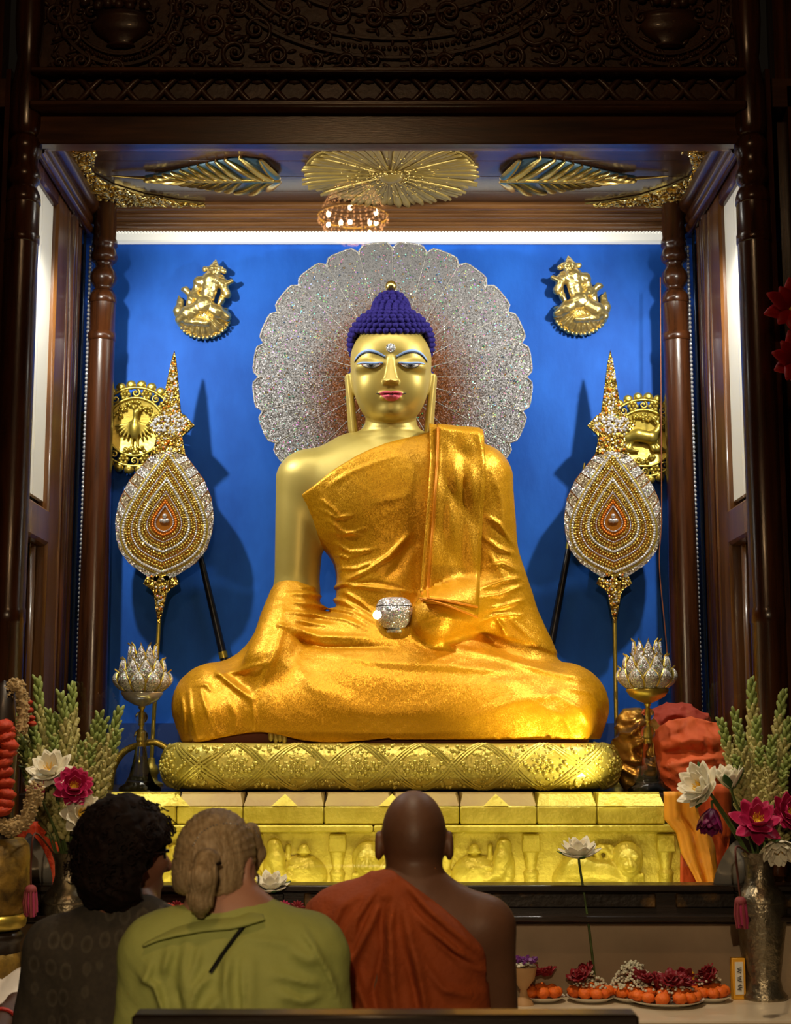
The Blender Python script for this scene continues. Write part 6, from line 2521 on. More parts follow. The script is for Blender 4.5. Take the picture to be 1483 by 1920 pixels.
heap('brocade_cloth', 'crumpled gold brocade cloth beneath the right lotus stand', [(1200, 1385, 0, .095), (1188, 1420, 0, .09), (1225, 1420, 0, .085), (1205, 1450, -.02, .10), (1185, 1350, .02, .05), (1230, 1455, 0, .08)], 6.34, 'brocade',
     [([(1175, 1380), (1200, 1360), (1220, 1350)], .012, .025), ([(1172, 1405), (1205, 1390), (1225, 1375)], .010, .025), ([(1180, 1430), (1210, 1425), (1230, 1410)], .010, .025), ([(1190, 1455), (1220, 1440), (1240, 1445)], .010, .025), ([(1180, 1395), (1215, 1440)], .010, -.02)])


def hanging(name, label, rows_px, Y, mat, amp=.02, seed=1, solid=.006):
    """cloth hanging in folds; rows of photo points from top to bottom"""
    rows = []
    for i, row in enumerate(rows_px):
        n_ = 18
        us = [p[0] for p in row]
        vs_ = [p[1] for p in row]
        r_ = []
        for j in range(n_):
            t = j / (n_ - 1)
            u = np.interp(t, np.linspace(0, 1, len(us)), us)
            v = np.interp(t, np.linspace(0, 1, len(vs_)), vs_)
            yy = Y + amp * math.sin(t * 11 + i * .5 + seed) + amp * .5 * math.sin(t * 23 + i * .9 + seed)
            r_.append(at(u, v, yy))
        rows.append(r_)
    # refine
    full = []
    for i in range(len(rows) - 1):
        for k in range(5):
            t = k / 5
            full.append([a * (1 - t) + b * t for a, b in zip(rows[i], rows[i + 1])])
    full.append(rows[-1])
    base = full[-1][9].copy()
    m = MB().grid([[p - base for p in r_] for r_ in full])
    o = m.build(name, mat, None, loc=base, solid=solid)
    return tag(o, label, 'cloth')


hanging('hanging_cloth', 'yellow-orange cloth hanging over the right end of the plinth', [[(1244, 1484), (1300, 1484)], [(1246, 1536), (1310, 1530)], [(1268, 1560), (1330, 1560)], [(1278, 1600), (1340, 1590)], [(1300, 1640), (1345, 1640)], [(1312, 1668), (1350, 1668)]], 5.80, 'cloth_yellow', .012)
hanging('hanging_cloth', 'red-orange cloth hanging low beside the plinth behind the floodlight', [[(1280, 1470), (1370, 1470)], [(1282, 1560), (1370, 1560)], [(1276, 1600), (1365, 1600)], [(1276, 1670), (1365, 1670)]], 5.88, 'cloth_orange', .018, 3)
hanging('hanging_cloth', 'red cloth hanging behind the left vase', [[(20, 1540), (110, 1540)], [(30, 1600), (110, 1600)], [(30, 1670), (110, 1670)]], 5.75, 'marigold_red', .012, 2)

# ---------------- tassels on cords
for (c0, c1, c2, lab, Yt) in (((1380, 1588), (1383, 1640), (1388, 1684), 'red tassel on a cord hanging before the right vase', 4.93), ((66, 1562), (58, 1620), (58, 1662), 'red tassel on a cord hanging before the left vase', 4.93)):
    a, b, c = at(*c0, Yt), at(*c1, Yt), at(*c2, Yt)
    ts = thing('tassel', lab, 'tassel', c)
    mo = mR if c.x > 0 else mL
    a0 = Vector((mo.x - .045, mo.y - .042, mo.z + .012))
    MB().tube(dens([tuple(a0 - c), tuple(a - c), tuple(b - c), (0, 0, 0)], 16), .0035, 6).build('cord', 'cord', ts)
    MB().ball((0, 0, -.012), (.020, .020, .018), 12, 8).build('knot', 'tassel_red', ts)
    m, m2_ = MB(), MB()
    for k in range(26):
        an = k * 2.4
        q_ = .017 * math.sqrt((k + 1) / 26)
        (m if k % 3 else m2_).tube([(q_ * math.cos(an), q_ * math.sin(an), -.015), (q_ * 1.25 * math.cos(an), q_ * 1.25 * math.sin(an), -.05), (q_ * 1.1 * math.cos(an) + .004, q_ * 1.1 * math.sin(an), -.088 + .008 * math.sin(k))], .0045, 5)
    m.build('fringe', 'tassel_red', ts)
    m2_.build('fringe', 'tassel_pink', ts)

# ---------------- gilded stand with garlands at the far left
cg = tpt(-8, 1890)
cg.y = 4.98
cg = Vector((xat(-8, 1700, cg.y), cg.y, TB_Z))
gs = thing('gilded_stand', 'worn gilded and black ringed stand at the left edge of the table', 'stand', cg)
zz = lambda v: zat(v, cg.y) - TB_Z
s = cg.y / 1.03 / 2800
MB().lathe([(.001, 0), (62 * s, 0), (64 * s, .012), (56 * s, .03), (52 * s, zz(1832)), (.001, zz(1832))], 30).build('foot', 'wood_black', gs)
MB().lathe([(50 * s, zz(1832)), (56 * s, zz(1820)), (55 * s, zz(1795)), (48 * s, zz(1785))], 30, ruf=lambda a, z_: 1 + .05 * math.cos(a * 11)).build('leaf_band', 'gilt_worn', gs)
MB().lathe([(48 * s, zz(1785)), (46 * s, zz(1768)), (50 * s, zz(1764)), (54 * s, zz(1756)), (50 * s, zz(1748)), (46 * s, zz(1745))], 30).build('black_neck', 'wood_black', gs)
MB().lathe([(46 * s, zz(1742)), (56 * s, zz(1736)), (58 * s, zz(1726)), (56 * s, zz(1716)), (48 * s, zz(1712))], 30).build('gold_ring', 'brass', gs)
MB().lathe([(50 * s, zz(1712)), (60 * s, zz(1690)), (63 * s, zz(1640)), (58 * s, zz(1585)), (48 * s, zz(1572)), (.001, zz(1572))], 30).build('drum', 'gilt_worn', gs)
MB().lathe([(30 * s, zz(1572)), (24 * s, zz(1500)), (30 * s, zz(1400)), (20 * s, zz(1290)), (.001, zz(1275))], 20).build('spindle', 'wood_black', gs)


def garland(name, label, pts_px, Y, r, mat, n_, kind):
    P_ = dens([tuple(at(u, v, Y)) for u, v in pts_px], n_)
    base = Vector(P_[-1])
    t = thing(name, label, 'garland', base)
    if kind == 'bead':
        for i, p in enumerate(P_):
            o = lumpy(r, 14, 9, .16, i, .62).build('flower_head', mat, t, loc=Vector(p) - base)
            o.rotation_euler = (rs.uniform(-.3, .3), rs.uniform(-.3, .3), rs.uniform(0, 6))
    else:
        m = MB()
        for p in P_:
            for k in range(34):
                a, b = rs.uniform(0, 2 * PI), math.acos(rs.uniform(-1, 1))
                d = Vector((math.sin(b) * math.cos(a), math.sin(b) * math.sin(a), math.cos(b)))
                m.ball(Vector(p) - base + d * r * rs.uniform(.75, 1.05), (.006, .006, .004), 5, 3)
        tag(m.build('blossoms', mat, t), None, None, kind='stuff')
        MB().tube([Vector(p) - base for p in P_], r * .75, 8).build('core', mat, t)
    return t


garland('marigold_garland', 'garland of red-orange marigolds hanging at the left edge', [(8, 1372), (14, 1400), (10, 1440), (8, 1490), (4, 1530)], 4.90, .032, 'marigold_red', 11, 'bead')
garland('blossom_garland', 'tall pale blossom garland looped over the gilded stand', [(8, 1365), (10, 1320), (22, 1285), (38, 1290), (44, 1330), (40, 1370)], 4.97, .020, 'jasmine_dry', 16, 'blossom')
garland('blossom_garland', 'pale blossom garland sagging below the left lotuses', [(0, 1548), (20, 1552), (45, 1540), (60, 1510), (66, 1480)], 4.90, .028, 'jasmine_dry', 14, 'blossom')
garland('marigold_garland', 'few orange marigolds glimpsed behind the tuberose', [(52, 1322), (56, 1345), (60, 1362)], 5.24, .016, 'marigold_red', 4, 'bead')

# white cloth at the table edge
p0 = at(20, 1850, 4.75)
m = MB()
rows = []
for i in range(14):
    t = i / 13
    rows.append([at(-70 + 140 * j / 15, 1832 + 62 * t + 6 * math.sin(j * .9 + i * .3) - 16 * (j / 15) * (1 - t), 4.93 - .30 * t + .012 * math.sin(j * 1.7 + i * .6)) - p0 for j in range(16)])
m.grid(rows)
tag(m.build('white_cloth', 'cloth_white', None, loc=p0, solid=.006), 'rumpled white cloth at the lower left table corner', 'cloth')

# fallen gold garland chain beside the left lotus stand
m = MB()
pts = dens([tuple(at(u, v, 6.35)) for u, v in ((205, 1478), (212, 1440), (232, 1410), (262, 1396), (290, 1392), (312, 1402))], 46)
base = Vector(pts[0])
for i, p in enumerate(pts):
    m.ball(Vector(p) - base, (.017, .017, .014), 8, 5)
tag(m.build('gold_bead_chain', 'brass', None, loc=base), 'gold bead chain draped behind the left lotus stand', 'bead chain')

# red artificial flowers at the right edge
for (u, v, lab, sd) in ((1482, 580, 'upper red silk flower at the right edge', 1), (1490, 680, 'lower red silk flower at the right edge', 2)):
    c = at(u, v, 5.62)
    fl = thing('silk_flower', lab, 'flower', c)
    hd = MB().ball((0, 0, 0), .014, 8, 6).build('centre', 'stamen', fl)
    b0 = None
    for k in range(11):
        a = 2 * PI * k / 11 + sd
        o = petal_mesh(.15, .032, .03).build('petal', 'red_silk' if 'red_silk' in MATS else M('red_silk', (0.42, 0.006, 0.010), .5).name, fl, solid=.002) if b0 is None else dup(b0, fl)
        b0 = b0 or o
        o.rotation_euler = (Matrix.Rotation(a, 3, 'Y') @ Matrix.Rotation(rs.uniform(.2, .6), 3, 'X')).to_euler()
        o.scale = (1, 1, rs.uniform(.7, 1.05))
    MB().tube([(0, .02, 0), (.06, .12, -.02), (.10, .23, 0)], .005, 6).build('stalk', 'leaf_green', fl)
    lf = petal_mesh(.12, .03, .02).build('leaf', 'leaf_green', fl, loc=(.0, .03, -.02), solid=.002)
    lf.rotation_euler = (.4, 2.6, 0)
# ================================================================== the worshippers
M('skin_monk', (0.115, 0.050, 0.026), 0.5, 0, (0.150, 0.066, 0.034), 6, (1, 1, 1), 0.06, 70)
M('skin_fair', (0.42, 0.20, 0.13), 0.5, 0, (0.48, 0.24, 0.16), 6)
M('skin_tan', (0.20, 0.085, 0.05), 0.5)
M('skin_dark', (0.06, 0.025, 0.014), 0.55)  # even dark brown skin of the fourth worshipper
M('monk_robe', (0.27, 0.046, 0.006), 0.8, 0, (0.38, 0.070, 0.009), 5, (1, 1, 1), 0.25, 90)
M('jacket_green', (0.37, 0.41, 0.105), 0.75, 0, (0.45, 0.49, 0.14), 4, (1, 1, 1), 0.15, 60)
M('hair_blond', (0.24, 0.155, 0.070), 0.5, 0, (0.52, 0.38, 0.22), 30, (3, 3, .5), 0.3, 90)
M('hair_dark', (0.005, 0.0022, 0.0016), 0.75, 0, (0.013, 0.0055, 0.0035), 30, spec=0.15)
M('spect_black', (0.006, 0.006, 0.007), 0.25)
M('steel', (0.5, 0.5, 0.5), 0.25, 1.0)
M('bracelet_red', (0.45, 0.02, 0.01), 0.5)


def shawl_mat():
    m = M('shawl_print', (0.05, 0.036, 0.022), 0.85)
    nt = m.node_tree
    b = nt.nodes['Principled BSDF']
    L = nt.links.new
    tc = nd(nt, 'ShaderNodeTexCoord')
    mp = nd(nt, 'ShaderNodeMapping')
    mp.inputs['Scale'].default_value = (1, .4, .72)
    L(tc.outputs['Object'], mp.inputs[0])
    vo = nd(nt, 'ShaderNodeTexVoronoi')
    vo.inputs['Scale'].default_value = 24
    vo.inputs['Randomness'].default_value = .35
    L(mp.outputs[0], vo.inputs[0])
    r = nd(nt, 'ShaderNodeValToRGB')
    cr = r.color_ramp
    cr.elements[0].position = 0.12
    cr.elements[0].color = (0.042, 0.028, 0.012, 1)
    cr.elements[1].position = 0.55
    cr.elements[1].color = (0.050, 0.037, 0.022, 1)
    e = cr.elements.new(.30)
    e.color = (0.095, 0.077, 0.052, 1)
    e = cr.elements.new(.38)
    e.color = (0.050, 0.036, 0.022, 1)
    L(vo.outputs['Distance'], r.inputs[0])
    nz = nd(nt, 'ShaderNodeTexNoise')
    nz.inputs['Scale'].default_value = 90
    L(tc.outputs['Object'], nz.inputs[0])
    mx = nd(nt, 'ShaderNodeMix', data_type='RGBA', blend_type='MULTIPLY')
    mx.inputs[0].default_value = .7
    L(r.outputs[0], mx.inputs[6])
    L(nz.outputs['Fac'], mx.inputs[7])
    br = nd(nt, 'ShaderNodeBrightContrast')
    br.inputs['Bright'].default_value = 0.012
    L(mx.outputs[2], br.inputs[0])
    L(br.outputs[0], b.inputs['Base Color'])


shawl_mat()


def head_sdf(P, c, yaw, tilt, s=1.0):
    """head facing +y, centre c"""
    Q = rotz_p(P, c, yaw)
    Q = rotx_p(Q, c, tilt)
    x, y, z = [(Q[i] - c[i]) / s for i in range(3)]
    ax = np.abs(x)
    p = (x, y, z)
    m_ = (ax, y, z)
    d = ell(p, (0, -.005, .015), (.075, .096, .100))
    d = smin(d, ell(p, (0, .030, -.055), (.058, .066, .068)), .03)
    d = smin(d, ell(p, (0, .075, -.098), (.024, .020, .018)), .02)          # chin
    d = smin(d, chain(p, [(0, .090, .012), (0, .112, -.028)], [.008, .013], .008), .010)   # nose
    d = smin(d, ell(m_, (.010, .102, -.034), (.009, .010, .008)), .006)
    d = smin(d, ell(m_, (.034, .080, -.015), (.024, .02, .02)), .02)          # cheeks
    d = smin(d, ell(p, (0, .092, -.062), (.022, .010, .006)), .006)          # lips
    d = smin(d, ell(p, (0, .090, -.072), (.020, .011, .007)), .005)
    d = smax(d, -ell(m_, (.031, .100, .006), (.018, .016, .010)), .012)       # sockets
    d = smin(d, ell(m_, (.031, .081, .005), (.013, .012, .010)), .004)        # eyes
    d = smin(d, cap(m_, (.012, .090, .024), (.046, .078, .026), .007, .005), .010)
    # ears
    e = ell(m_, (.082, -.008, -.012), (.012, .022, .034))
    e = smax(e, -ell(m_, (.090, -.004, -.010), (.006, .012, .020)), .004)
    d = smin(d, e, .008)
    return d * s


def hand_sdf(P, w_, f_, up, side, s=1.0):
    """w_: wrist, f_: finger direction, up: back of the hand normal, side: +1/-1 thumb side"""
    w_, f_, up = Vector(w_), Vector(f_).normalized(), Vector(up).normalized()
    lat = f_.cross(up).normalized() * side
    o = lambda a, b, c=0.0: tuple(w_ + f_ * a * s + lat * b * s + up * c * s)
    d = cap(P, o(.01, 0), o(.06, 0), .026 * s, .030 * s)
    d = smin(d, cap(P, o(.075, -.022), o(.078, .022), .013 * s), .02)
    for k, (b, ln) in enumerate(((.028, .066), (.010, .076), (-.009, .070), (-.026, .054))):
        d = smin(d, chain(P, [o(.078, b), o(.078 + ln * .5, b * 1.05, -.004), o(.078 + ln, b * .95, -.014)], [.0092 * s, .0085 * s, .0072 * s], .006), .008)
    d = smin(d, chain(P, [o(.025, .026), o(.055, .046, -.008), o(.085, .048, -.014)], [.012 * s, .010 * s, .008 * s], .006), .012)
    return d


def body_sdf(P, zs, sw, hc, yaw, tilt, hs, lean=0.0, bulk=1.0, arm='pray', elbow=.03):
    sh = lambda z: lean * max(0.0, (z - .35)) / max(.1, zs - .35)
    T = lambda x, y, z: (x, y + sh(z), z)
    d = ell(P, T(0, .01, zs - .17), (.165 * bulk, .115 * bulk, .20))
    d = smin(d, ell(P, T(0, .0, zs - .38), (.145 * bulk, .112 * bulk, .20)), .06)
    d = smin(d, ell(P, T(0, -.02, .38), (.175 * bulk, .14, .14)), .06)
    d = smin(d, cap(P, T(-sw + .02, 0, zs - .055), T(sw - .02, 0, zs - .055), .062 * bulk), .06)
    nb = T(0, -.005, zs - .02)
    hb = (hc[0], hc[1] - .015, hc[2] - .05)
    d = smin(d, cap(P, nb, hb, .060 * hs, .054 * hs), .035)
    for s_ in (-1, 1):
        d = smin(d, cap(P, T(s_ * (sw - .035), -.005, zs - .045), T(s_ * .03, -.005, zs + .03), .045, .045), .05)
    d = smin(d, head_sdf(P, hc, yaw, tilt, hs), .018)
    for s_ in (-1, 1):
        kn = (s_ * .12, .32, .085)
        d = smin(d, cap(P, (s_ * .085, .0, .36), kn, .090, .065), .05)
        d = smin(d, cap(P, kn, (s_ * .11, -.12, .055), .055, .040), .03)
        d = smin(d, cap(P, (s_ * .11, -.12, .05), (s_ * .11, -.27, .032), .036, .028), .02)
        S_ = T(s_ * sw, 0, zs - .06)
        E_ = T(s_ * (sw + elbow), .03, zs - .33)
        W_ = T(s_ * .045, .25, zs - .24)
        d = smin(d, cap(P, S_, E_, .055 * bulk, .044 * bulk), .035)
        d = smin(d, cap(P, E_, W_, .043, .028), .02)
        d = smin(d, hand_sdf(P, W_, (-s_ * .16, .25, 1), (s_ * 1, .1, .1), -1 if s_ > 0 else -1), .012)
    return d


def local(o_, pts, Y):
    return [(at(u, v, Y).x - o_.x, at(u, v, Y).z - o_.z) for u, v in pts]


# ---------------------------------------------------------------- the monk
MO = Vector((.043, 3.50, 0))
monk = thing('person', 'shaven-headed monk in an orange robe with one bare shoulder, seen from behind', 'person', MO)
zsM = at(777, 1690, 3.5).z
hcM = (.0, .045, at(777, 1578, 3.52).z)
fm = lambda P: body_sdf(P, zsM, .170, hcM, 0.0, -.22, 1.0, bulk=1.06, elbow=.022)
sdf_obj('body', fm, (-.34, -.34, -.01), (.34, .44, 1.26), .0062, 'skin_monk', monk)
YB = 3.40
edge = local(MO, [(700, 1640), (735, 1636), (770, 1660), (815, 1692), (862, 1730), (905, 1776), (925, 1830), (930, 1960)], YB)
ridm = [(local(MO, p, YB), w_, a_) for p, w_, a_ in [
    ([(738, 1640), (700, 1720), (660, 1800), (640, 1920)], .011, .012),
    ([(742, 1645), (730, 1740), (735, 1830), (745, 1930)], .012, .014),
    ([(720, 1650), (690, 1690), (670, 1720), (655, 1780)], .009, .012),
    ([(745, 1650), (770, 1760), (790, 1850), (800, 1930)], .013, .013),
    ([(752, 1645), (800, 1700), (860, 1752), (915, 1800)], .012, .018),
    ([(765, 1700), (820, 1752), (880, 1800), (925, 1832)], .011, .013),
    ([(690, 1670), (640, 1700), (610, 1760)], .012, .010),
    ([(672, 1690), (650, 1740), (640, 1770), (610, 1790)], .009, .009),
    ([(640, 1770), (665, 1830), (700, 1930)], .011, .012),
    ([(690, 1700), (735, 1690)], .006, -.004),
    ([(760, 1780), (780, 1860), (790, 1930)], .010, -.012),
    ([(715, 1690), (718, 1780), (700, 1860), (715, 1930)], .009, -.010),
    ([(780, 1790), (830, 1850), (890, 1870)], .010, .008),
    ([(600, 1800), (640, 1810), (660, 1790)], .008, .008),
    ([(620, 1860), (650, 1900)], .010, .008),
    ([(800, 1745), (850, 1790), (905, 1815)], .007, -.010)]]


def f_mrobe(P):
    X, Y, Z = P
    tor = fm_torso(P)
    d = tor - .016
    s_ = np.zeros_like(X)
    for p, w_, a_ in ridm:
        s_ = s_ + fold(X, Z, p, w_, a_)
    d = d - 1.7 * s_ * (Y < .1) - .0025 * wob(X, Y, Z, 34, 2) - .0012 * wob(X, Y, Z, 80, 1)
    # cut along the diagonal edge: keep what lies below / left of it
    ex = np.array([p[0] for p in edge])
    ez = np.array([p[1] for p in edge])
    lim = np.interp(X, ex, ez)
    d = smax(d, np.where(X < ex[0], Z - (ez[0] + .01), Z - lim) * .72, .010)
    d = np.maximum(d, .04 - Z)
    d = smax(d, X - np.interp(-Z, [-ez[4], -ez[5], -ez[6], .0], [ex[4] + .06, ex[5] + .02, ex[6] - .01, ex[6] + .1]), .012)
    return d


def fm_torso(P):
    zs, sw = zsM, .170
    d = ell(P, (0, .01, zs - .17), (.175, .122, .20))
    d = smin(d, ell(P, (0, .0, zs - .38), (.160, .120, .22)), .06)
    d = smin(d, ell(P, (0, .02, .30), (.22, .24, .22)), .08)
    d = smin(d, cap(P, (-sw + .02, 0, zs - .055), (sw - .02, 0, zs - .055), .066), .06)
    d = smin(d, cap(P, (-(sw - .035), -.005, zs - .045), (-.03, -.005, zs + .03), .048, .050), .05)
    d = smin(d, cap(P, (-sw, 0, zs - .06), (-(sw + .035), .03, zs - .33), .068, .085), .05)
    d = smin(d, cap(P, (-(sw + .035), .03, zs - .33), (-.06, .22, zs - .26), .07, .05), .03)
    d = smin(d, cap(P, (0, .1, .12), (0, .3, .10), .2, .16), .06)
    return d


sdf_obj('robe', f_mrobe, (-.36, -.26, .02), (.34, .48, 1.12), .0062, 'monk_robe', monk)

# ---------------------------------------------------------------- the blond woman in green
GO = Vector((-.325, 3.10, 0))
gwm = thing('person', 'woman with a blond ponytail in a lime green jacket, seen from behind', 'person', GO)
zsG = at(430, 1735, 3.1).z
hcG = (-.040, .03, at(415, 1625, 3.1).z)
fg = lambda P: body_sdf(P, zsG, .155, hcG, -.35, -.10, .93, bulk=1.0)
sdf_obj('body', fg, (-.34, -.34, -.01), (.34, .44, 1.22), .0075, 'skin_fair', gwm)
YG = 3.0
Lg = lambda pts, Y=YG: local(GO, pts, Y)
kn = Lg([(388, 1612)])[0]


def f_bhair(P):
    X, Y, Z = P
    c = hcG
    Q = rotz_p(P, c, -.35)
    Q = rotx_p(Q, c, -.10)
    q = [(Q[i] - c[i]) / .93 for i in range(3)]
    d = ell(q, (0, -.012, .024), (.085, .104, .100))
    d = smin(d, ell(q, (0, -.035, -.03), (.080, .075, .080)), .03)
    # open in front for the face
    d = smax(d, ell(q, (0, .115, -.035), (.085, .075, .11)) * -1, .012)
    d = smax(d, -.066 - q[2], .02)
    d = smax(d, -ell((np.abs(q[0]), q[1], q[2]), (.092, -.004, -.020), (.026, .034, .040)), .006)
    # loose lock on the right temple
    d = smin(d, chain(P, Lg3([(470, 1560, .10), (482, 1600, .13), (478, 1630, .14)]), [.020, .018, .008], .01), .02)
    an = np.arctan2(X - kn[0], Z - kn[1])
    rk = np.sqrt((X - kn[0]) ** 2 + (Z - kn[1]) ** 2)
    d = d - (.0009 * np.sin(an * 83 + 5 * np.sin(an * 7) + 30 * rk) + .0010 * np.sin(an * 37 + 4 * np.sin(an * 3) - 20 * rk)) * np.clip((.10 - np.sqrt((X - kn[0]) ** 2 + (Z - kn[1]) ** 2)) * 30 + 2, 0, 1) * (Y < .06)
    # knot and tail
    k3 = (kn[0], -.098, kn[1])
    d = smin(d, ell(P, k3, (.026, .026, .022)), .012)
    tl = chain(P, [k3, (kn[0] - .004, -.120, kn[1] - .03), (kn[0] - .010, -.105, kn[1] - .075), (kn[0] - .012, -.085, kn[1] - .105)], [.020, .026, .024, .010], .015)
    tl = tl - .0020 * np.sin((X - kn[0]) * 900 + 4 * np.sin(Z * 60)) * (Y < .0)
    d = smin(d, tl, .008)
    return d


def Lg3(pts):
    out = []
    for (u, v, dy) in pts:
        p = at(u, v, GO.y + dy)
        out.append((p.x - GO.x, dy, p.z))
    return out


hr = sdf_obj('hair', f_bhair, (-.16, -.18, zsG + .02), (.13, .19, 1.22), .0036, 'hair_blond', gwm)
MB().tube([(kn[0] + .027 * math.cos(a), -.108 + .012 * math.sin(a), kn[1] - .012 + .006 * math.cos(a)) for a in np.linspace(0, 2 * PI, 17)[:-1]], .0035, 6, closed=True).build('hair_band', 'hair_dark', gwm)
cp = dens(Lg([(358, 1588), (370, 1567), (391, 1553), (415, 1548), (440, 1552), (458, 1563), (468, 1582)]), 26)
cy_ = front_y(f_bhair, [p[0] for p in cp], [p[1] for p in cp], -.3)
m = MB()
for p, y in zip(cp, cy_):
    if y < .15:
        m.ball((p[0], y + .0005, p[1]), .0022, 6, 4)
m.build('hair_comb', 'steel', gwm)
# spectacles
ep = Lg3([(462, 1632, .06), (476, 1640, .10), (484, 1642, .125)])
m = MB()
m.tube(ep, .0022, 6)
c_ = Vector(Lg3([(480, 1650, .125)])[0])
m.tube([c_ + Vector((.004 * math.cos(a), .016 * math.cos(a), .014 * math.sin(a))) for a in np.linspace(0, 2 * PI, 15)[:-1]], .0020, 6, closed=True)
m.build('spectacles', 'spect_black', gwm)

ridg = [(Lg(p), w_, a_) for p, w_, a_ in [
    ([(462, 1732), (430, 1775), (398, 1822)], .006, -.006),
    ([(398, 1822), (372, 1850), (355, 1900)], .010, .012),
    ([(350, 1760), (345, 1820), (350, 1910)], .012, .010),
    ([(375, 1770), (368, 1810), (352, 1860)], .009, .009),
    ([(430, 1790), (425, 1840), (435, 1910)], .010, .012),
    ([(455, 1790), (458, 1850), (462, 1915)], .006, .007),
    ([(470, 1780), (472, 1850), (470, 1915)], .012, .006),
    ([(320, 1775), (310, 1810), (305, 1830)], .010, .010),
    ([(285, 1800), (275, 1830), (262, 1850)], .009, .008),
    ([(258, 1830), (290, 1850), (300, 1880), (310, 1915)], .007, .012),
    ([(560, 1740), (590, 1780), (620, 1840), (640, 1910)], .006, .008),
    ([(500, 1820), (560, 1840), (600, 1850)], .010, .007),
    ([(520, 1860), (570, 1880), (600, 1870)], .010, .008),
    ([(540, 1780), (580, 1800), (595, 1800)], .012, .008),
    ([(420, 1860), (395, 1890), (380, 1920)], .010, .010),
    ([(440, 1760), (500, 1765), (560, 1775)], .008, .004),
    ([(330, 1850), (345, 1900)], .008, -.008)]]


def f_jacket(P):
    X, Y, Z = P
    zs, sw = zsG, .158
    d = ell(P, (0, .01, zs - .17), (.185, .140, .21))
    d = smin(d, ell(P, (0, .0, zs - .42), (.19, .150, .28)), .06)
    d = smin(d, cap(P, (-sw + .02, 0, zs - .052), (sw - .02, 0, zs - .052), .070), .06)
    for s_ in (-1, 1):
        d = smin(d, cap(P, (s_ * (sw - .035), -.005, zs - .040), (s_ * .02, -.005, zs + .015), .050, .048), .05)
        d = smin(d, cap(P, (s_ * sw, 0, zs - .06), (s_ * (sw + .022), .03, zs - .34), .074, .068), .04)
        d = smin(d, cap(P, (s_ * (sw + .022), .03, zs - .34), (s_ * .06, .23, zs - .25), .066, .048), .03)
    s2 = np.zeros_like(X)
    for p, w_, a_ in ridg:
        s2 = s2 + fold(X, Z, p, w_, a_)
    d = d - 1.7 * s2 * (Y < .12) - .0030 * wob(X, Y, Z, 26, 5) - .0014 * wob(X, Y, Z, 60, 4)
    # neck opening, bottom hem
    d = smax(d, -(cap(P, (0, .03, zs - .02), (0, .06, zs + .2), .066, .10)), .010)
    d = smax(d, .22 - Z, .01)
    return d


jk = sdf_obj('jacket', f_jacket, (-.36, -.24, .20), (.36, .44, zsG + .08), .0062, 'jacket_green', gwm)
# turned collar: falls over the back of the neck, long point on the left shoulder
oe = dens(Lg([(270, 1772), (300, 1760), (345, 1750), (395, 1742), (445, 1738), (480, 1728), (498, 1722)], 3.03), 22)
ie = dens(Lg([(300, 1748), (325, 1735), (360, 1724), (400, 1716), (440, 1711), (470, 1703), (488, 1706)], 3.06), 22)
oy = front_y(f_jacket, [p[0] for p in oe], [p[1] - .012 for p in oe], -.4)
iy = np.interp(np.linspace(0, 1, 22), [0, .25, .5, .8, 1], [.0, -.035, -.052, -.042, .0])
rows = []
for i in range(7):
    t = i / 6
    rows.append([Vector((oe[j][0] * (1 - t) + ie[j][0] * t, min(oy[j], .05) * (1 - t) + iy[j] * t - .014 * math.sin(PI * t) - .010 * (1 - t), oe[j][1] * (1 - t) + ie[j][1] * t)) for j in range(22)])
# inner stand of the collar running down to the neck
rows.append([Vector((ie[j][0], iy[j] + .012, ie[j][1] - .004)) for j in range(22)])
rows.append([Vector((ie[j][0], iy[j] + .016, ie[j][1] - .035)) for j in range(22)])
MB().grid(rows).build('collar', 'jacket_green', gwm, solid=.004)
st_ = Lg([(462, 1731), (440, 1758), (418, 1788), (396, 1822)])
ys = front_y(f_jacket, [p[0] for p in st_], [p[1] for p in st_], -.4)
MB().tube([Vector((p[0], y - .003, p[1])) for p, y in zip(st_, ys)], .0042, 6).build('bag_strap', 'spect_black', gwm)

# ---------------------------------------------------------------- the curly-haired woman
CO = Vector((-.628, 3.60, 0))
cwm = thing('person', 'woman with dark curly hair and sunglasses in a brown printed shawl, head turned right', 'person', CO)
zsC = at(230, 1738, 3.58).z
hcC = (-.020, .035, at(240, 1605, 3.60).z)
YAWC = -1.05
fc = lambda P: body_sdf(P, zsC, .165, hcC, YAWC, -.03, 1.02, bulk=1.0)
sdf_obj('body', fc, (-.34, -.34, -.01), (.34, .44, 1.24), .0070, 'skin_tan', cwm)
Lc = lambda pts, Y=3.53: local(CO, pts, Y)


def f_chair(P):
    X, Y, Z = P
    c = Lc([(221, 1595)])[0]
    d = ell(P, (c[0], .0, c[1] + .005), (.110, .120, .122))
    d = smin(d, ell(P, (c[0] - .012, -.03, c[1] - .07), (.092, .095, .075)), .04)
    # leave the face free
    fx = hcC[0] + .100 * math.sin(-YAWC) * 1.0
    d = smax(d, -ell(P, (hcC[0] + .122, .03, hcC[2] - .060), (.074, .20, .092)), .010)
    Q = rotz_p(P, hcC, YAWC)
    q = [(Q[i] - hcC[i]) for i in range(3)]
    sk = ell(q, (0, -.012, .030), (.094, .110, .106))
    sk = smax(sk, -ell(q, (0, .130, -.055), (.12, .108, .100)), .012)
    sk = smax(sk, -.07 - q[2], .02)
    d = smin(d, sk, .02)
    d = d - .006 * wob(X, Y, Z, 70, 1) - .004 * wob(X, Y, Z, 140, 2)
    return d


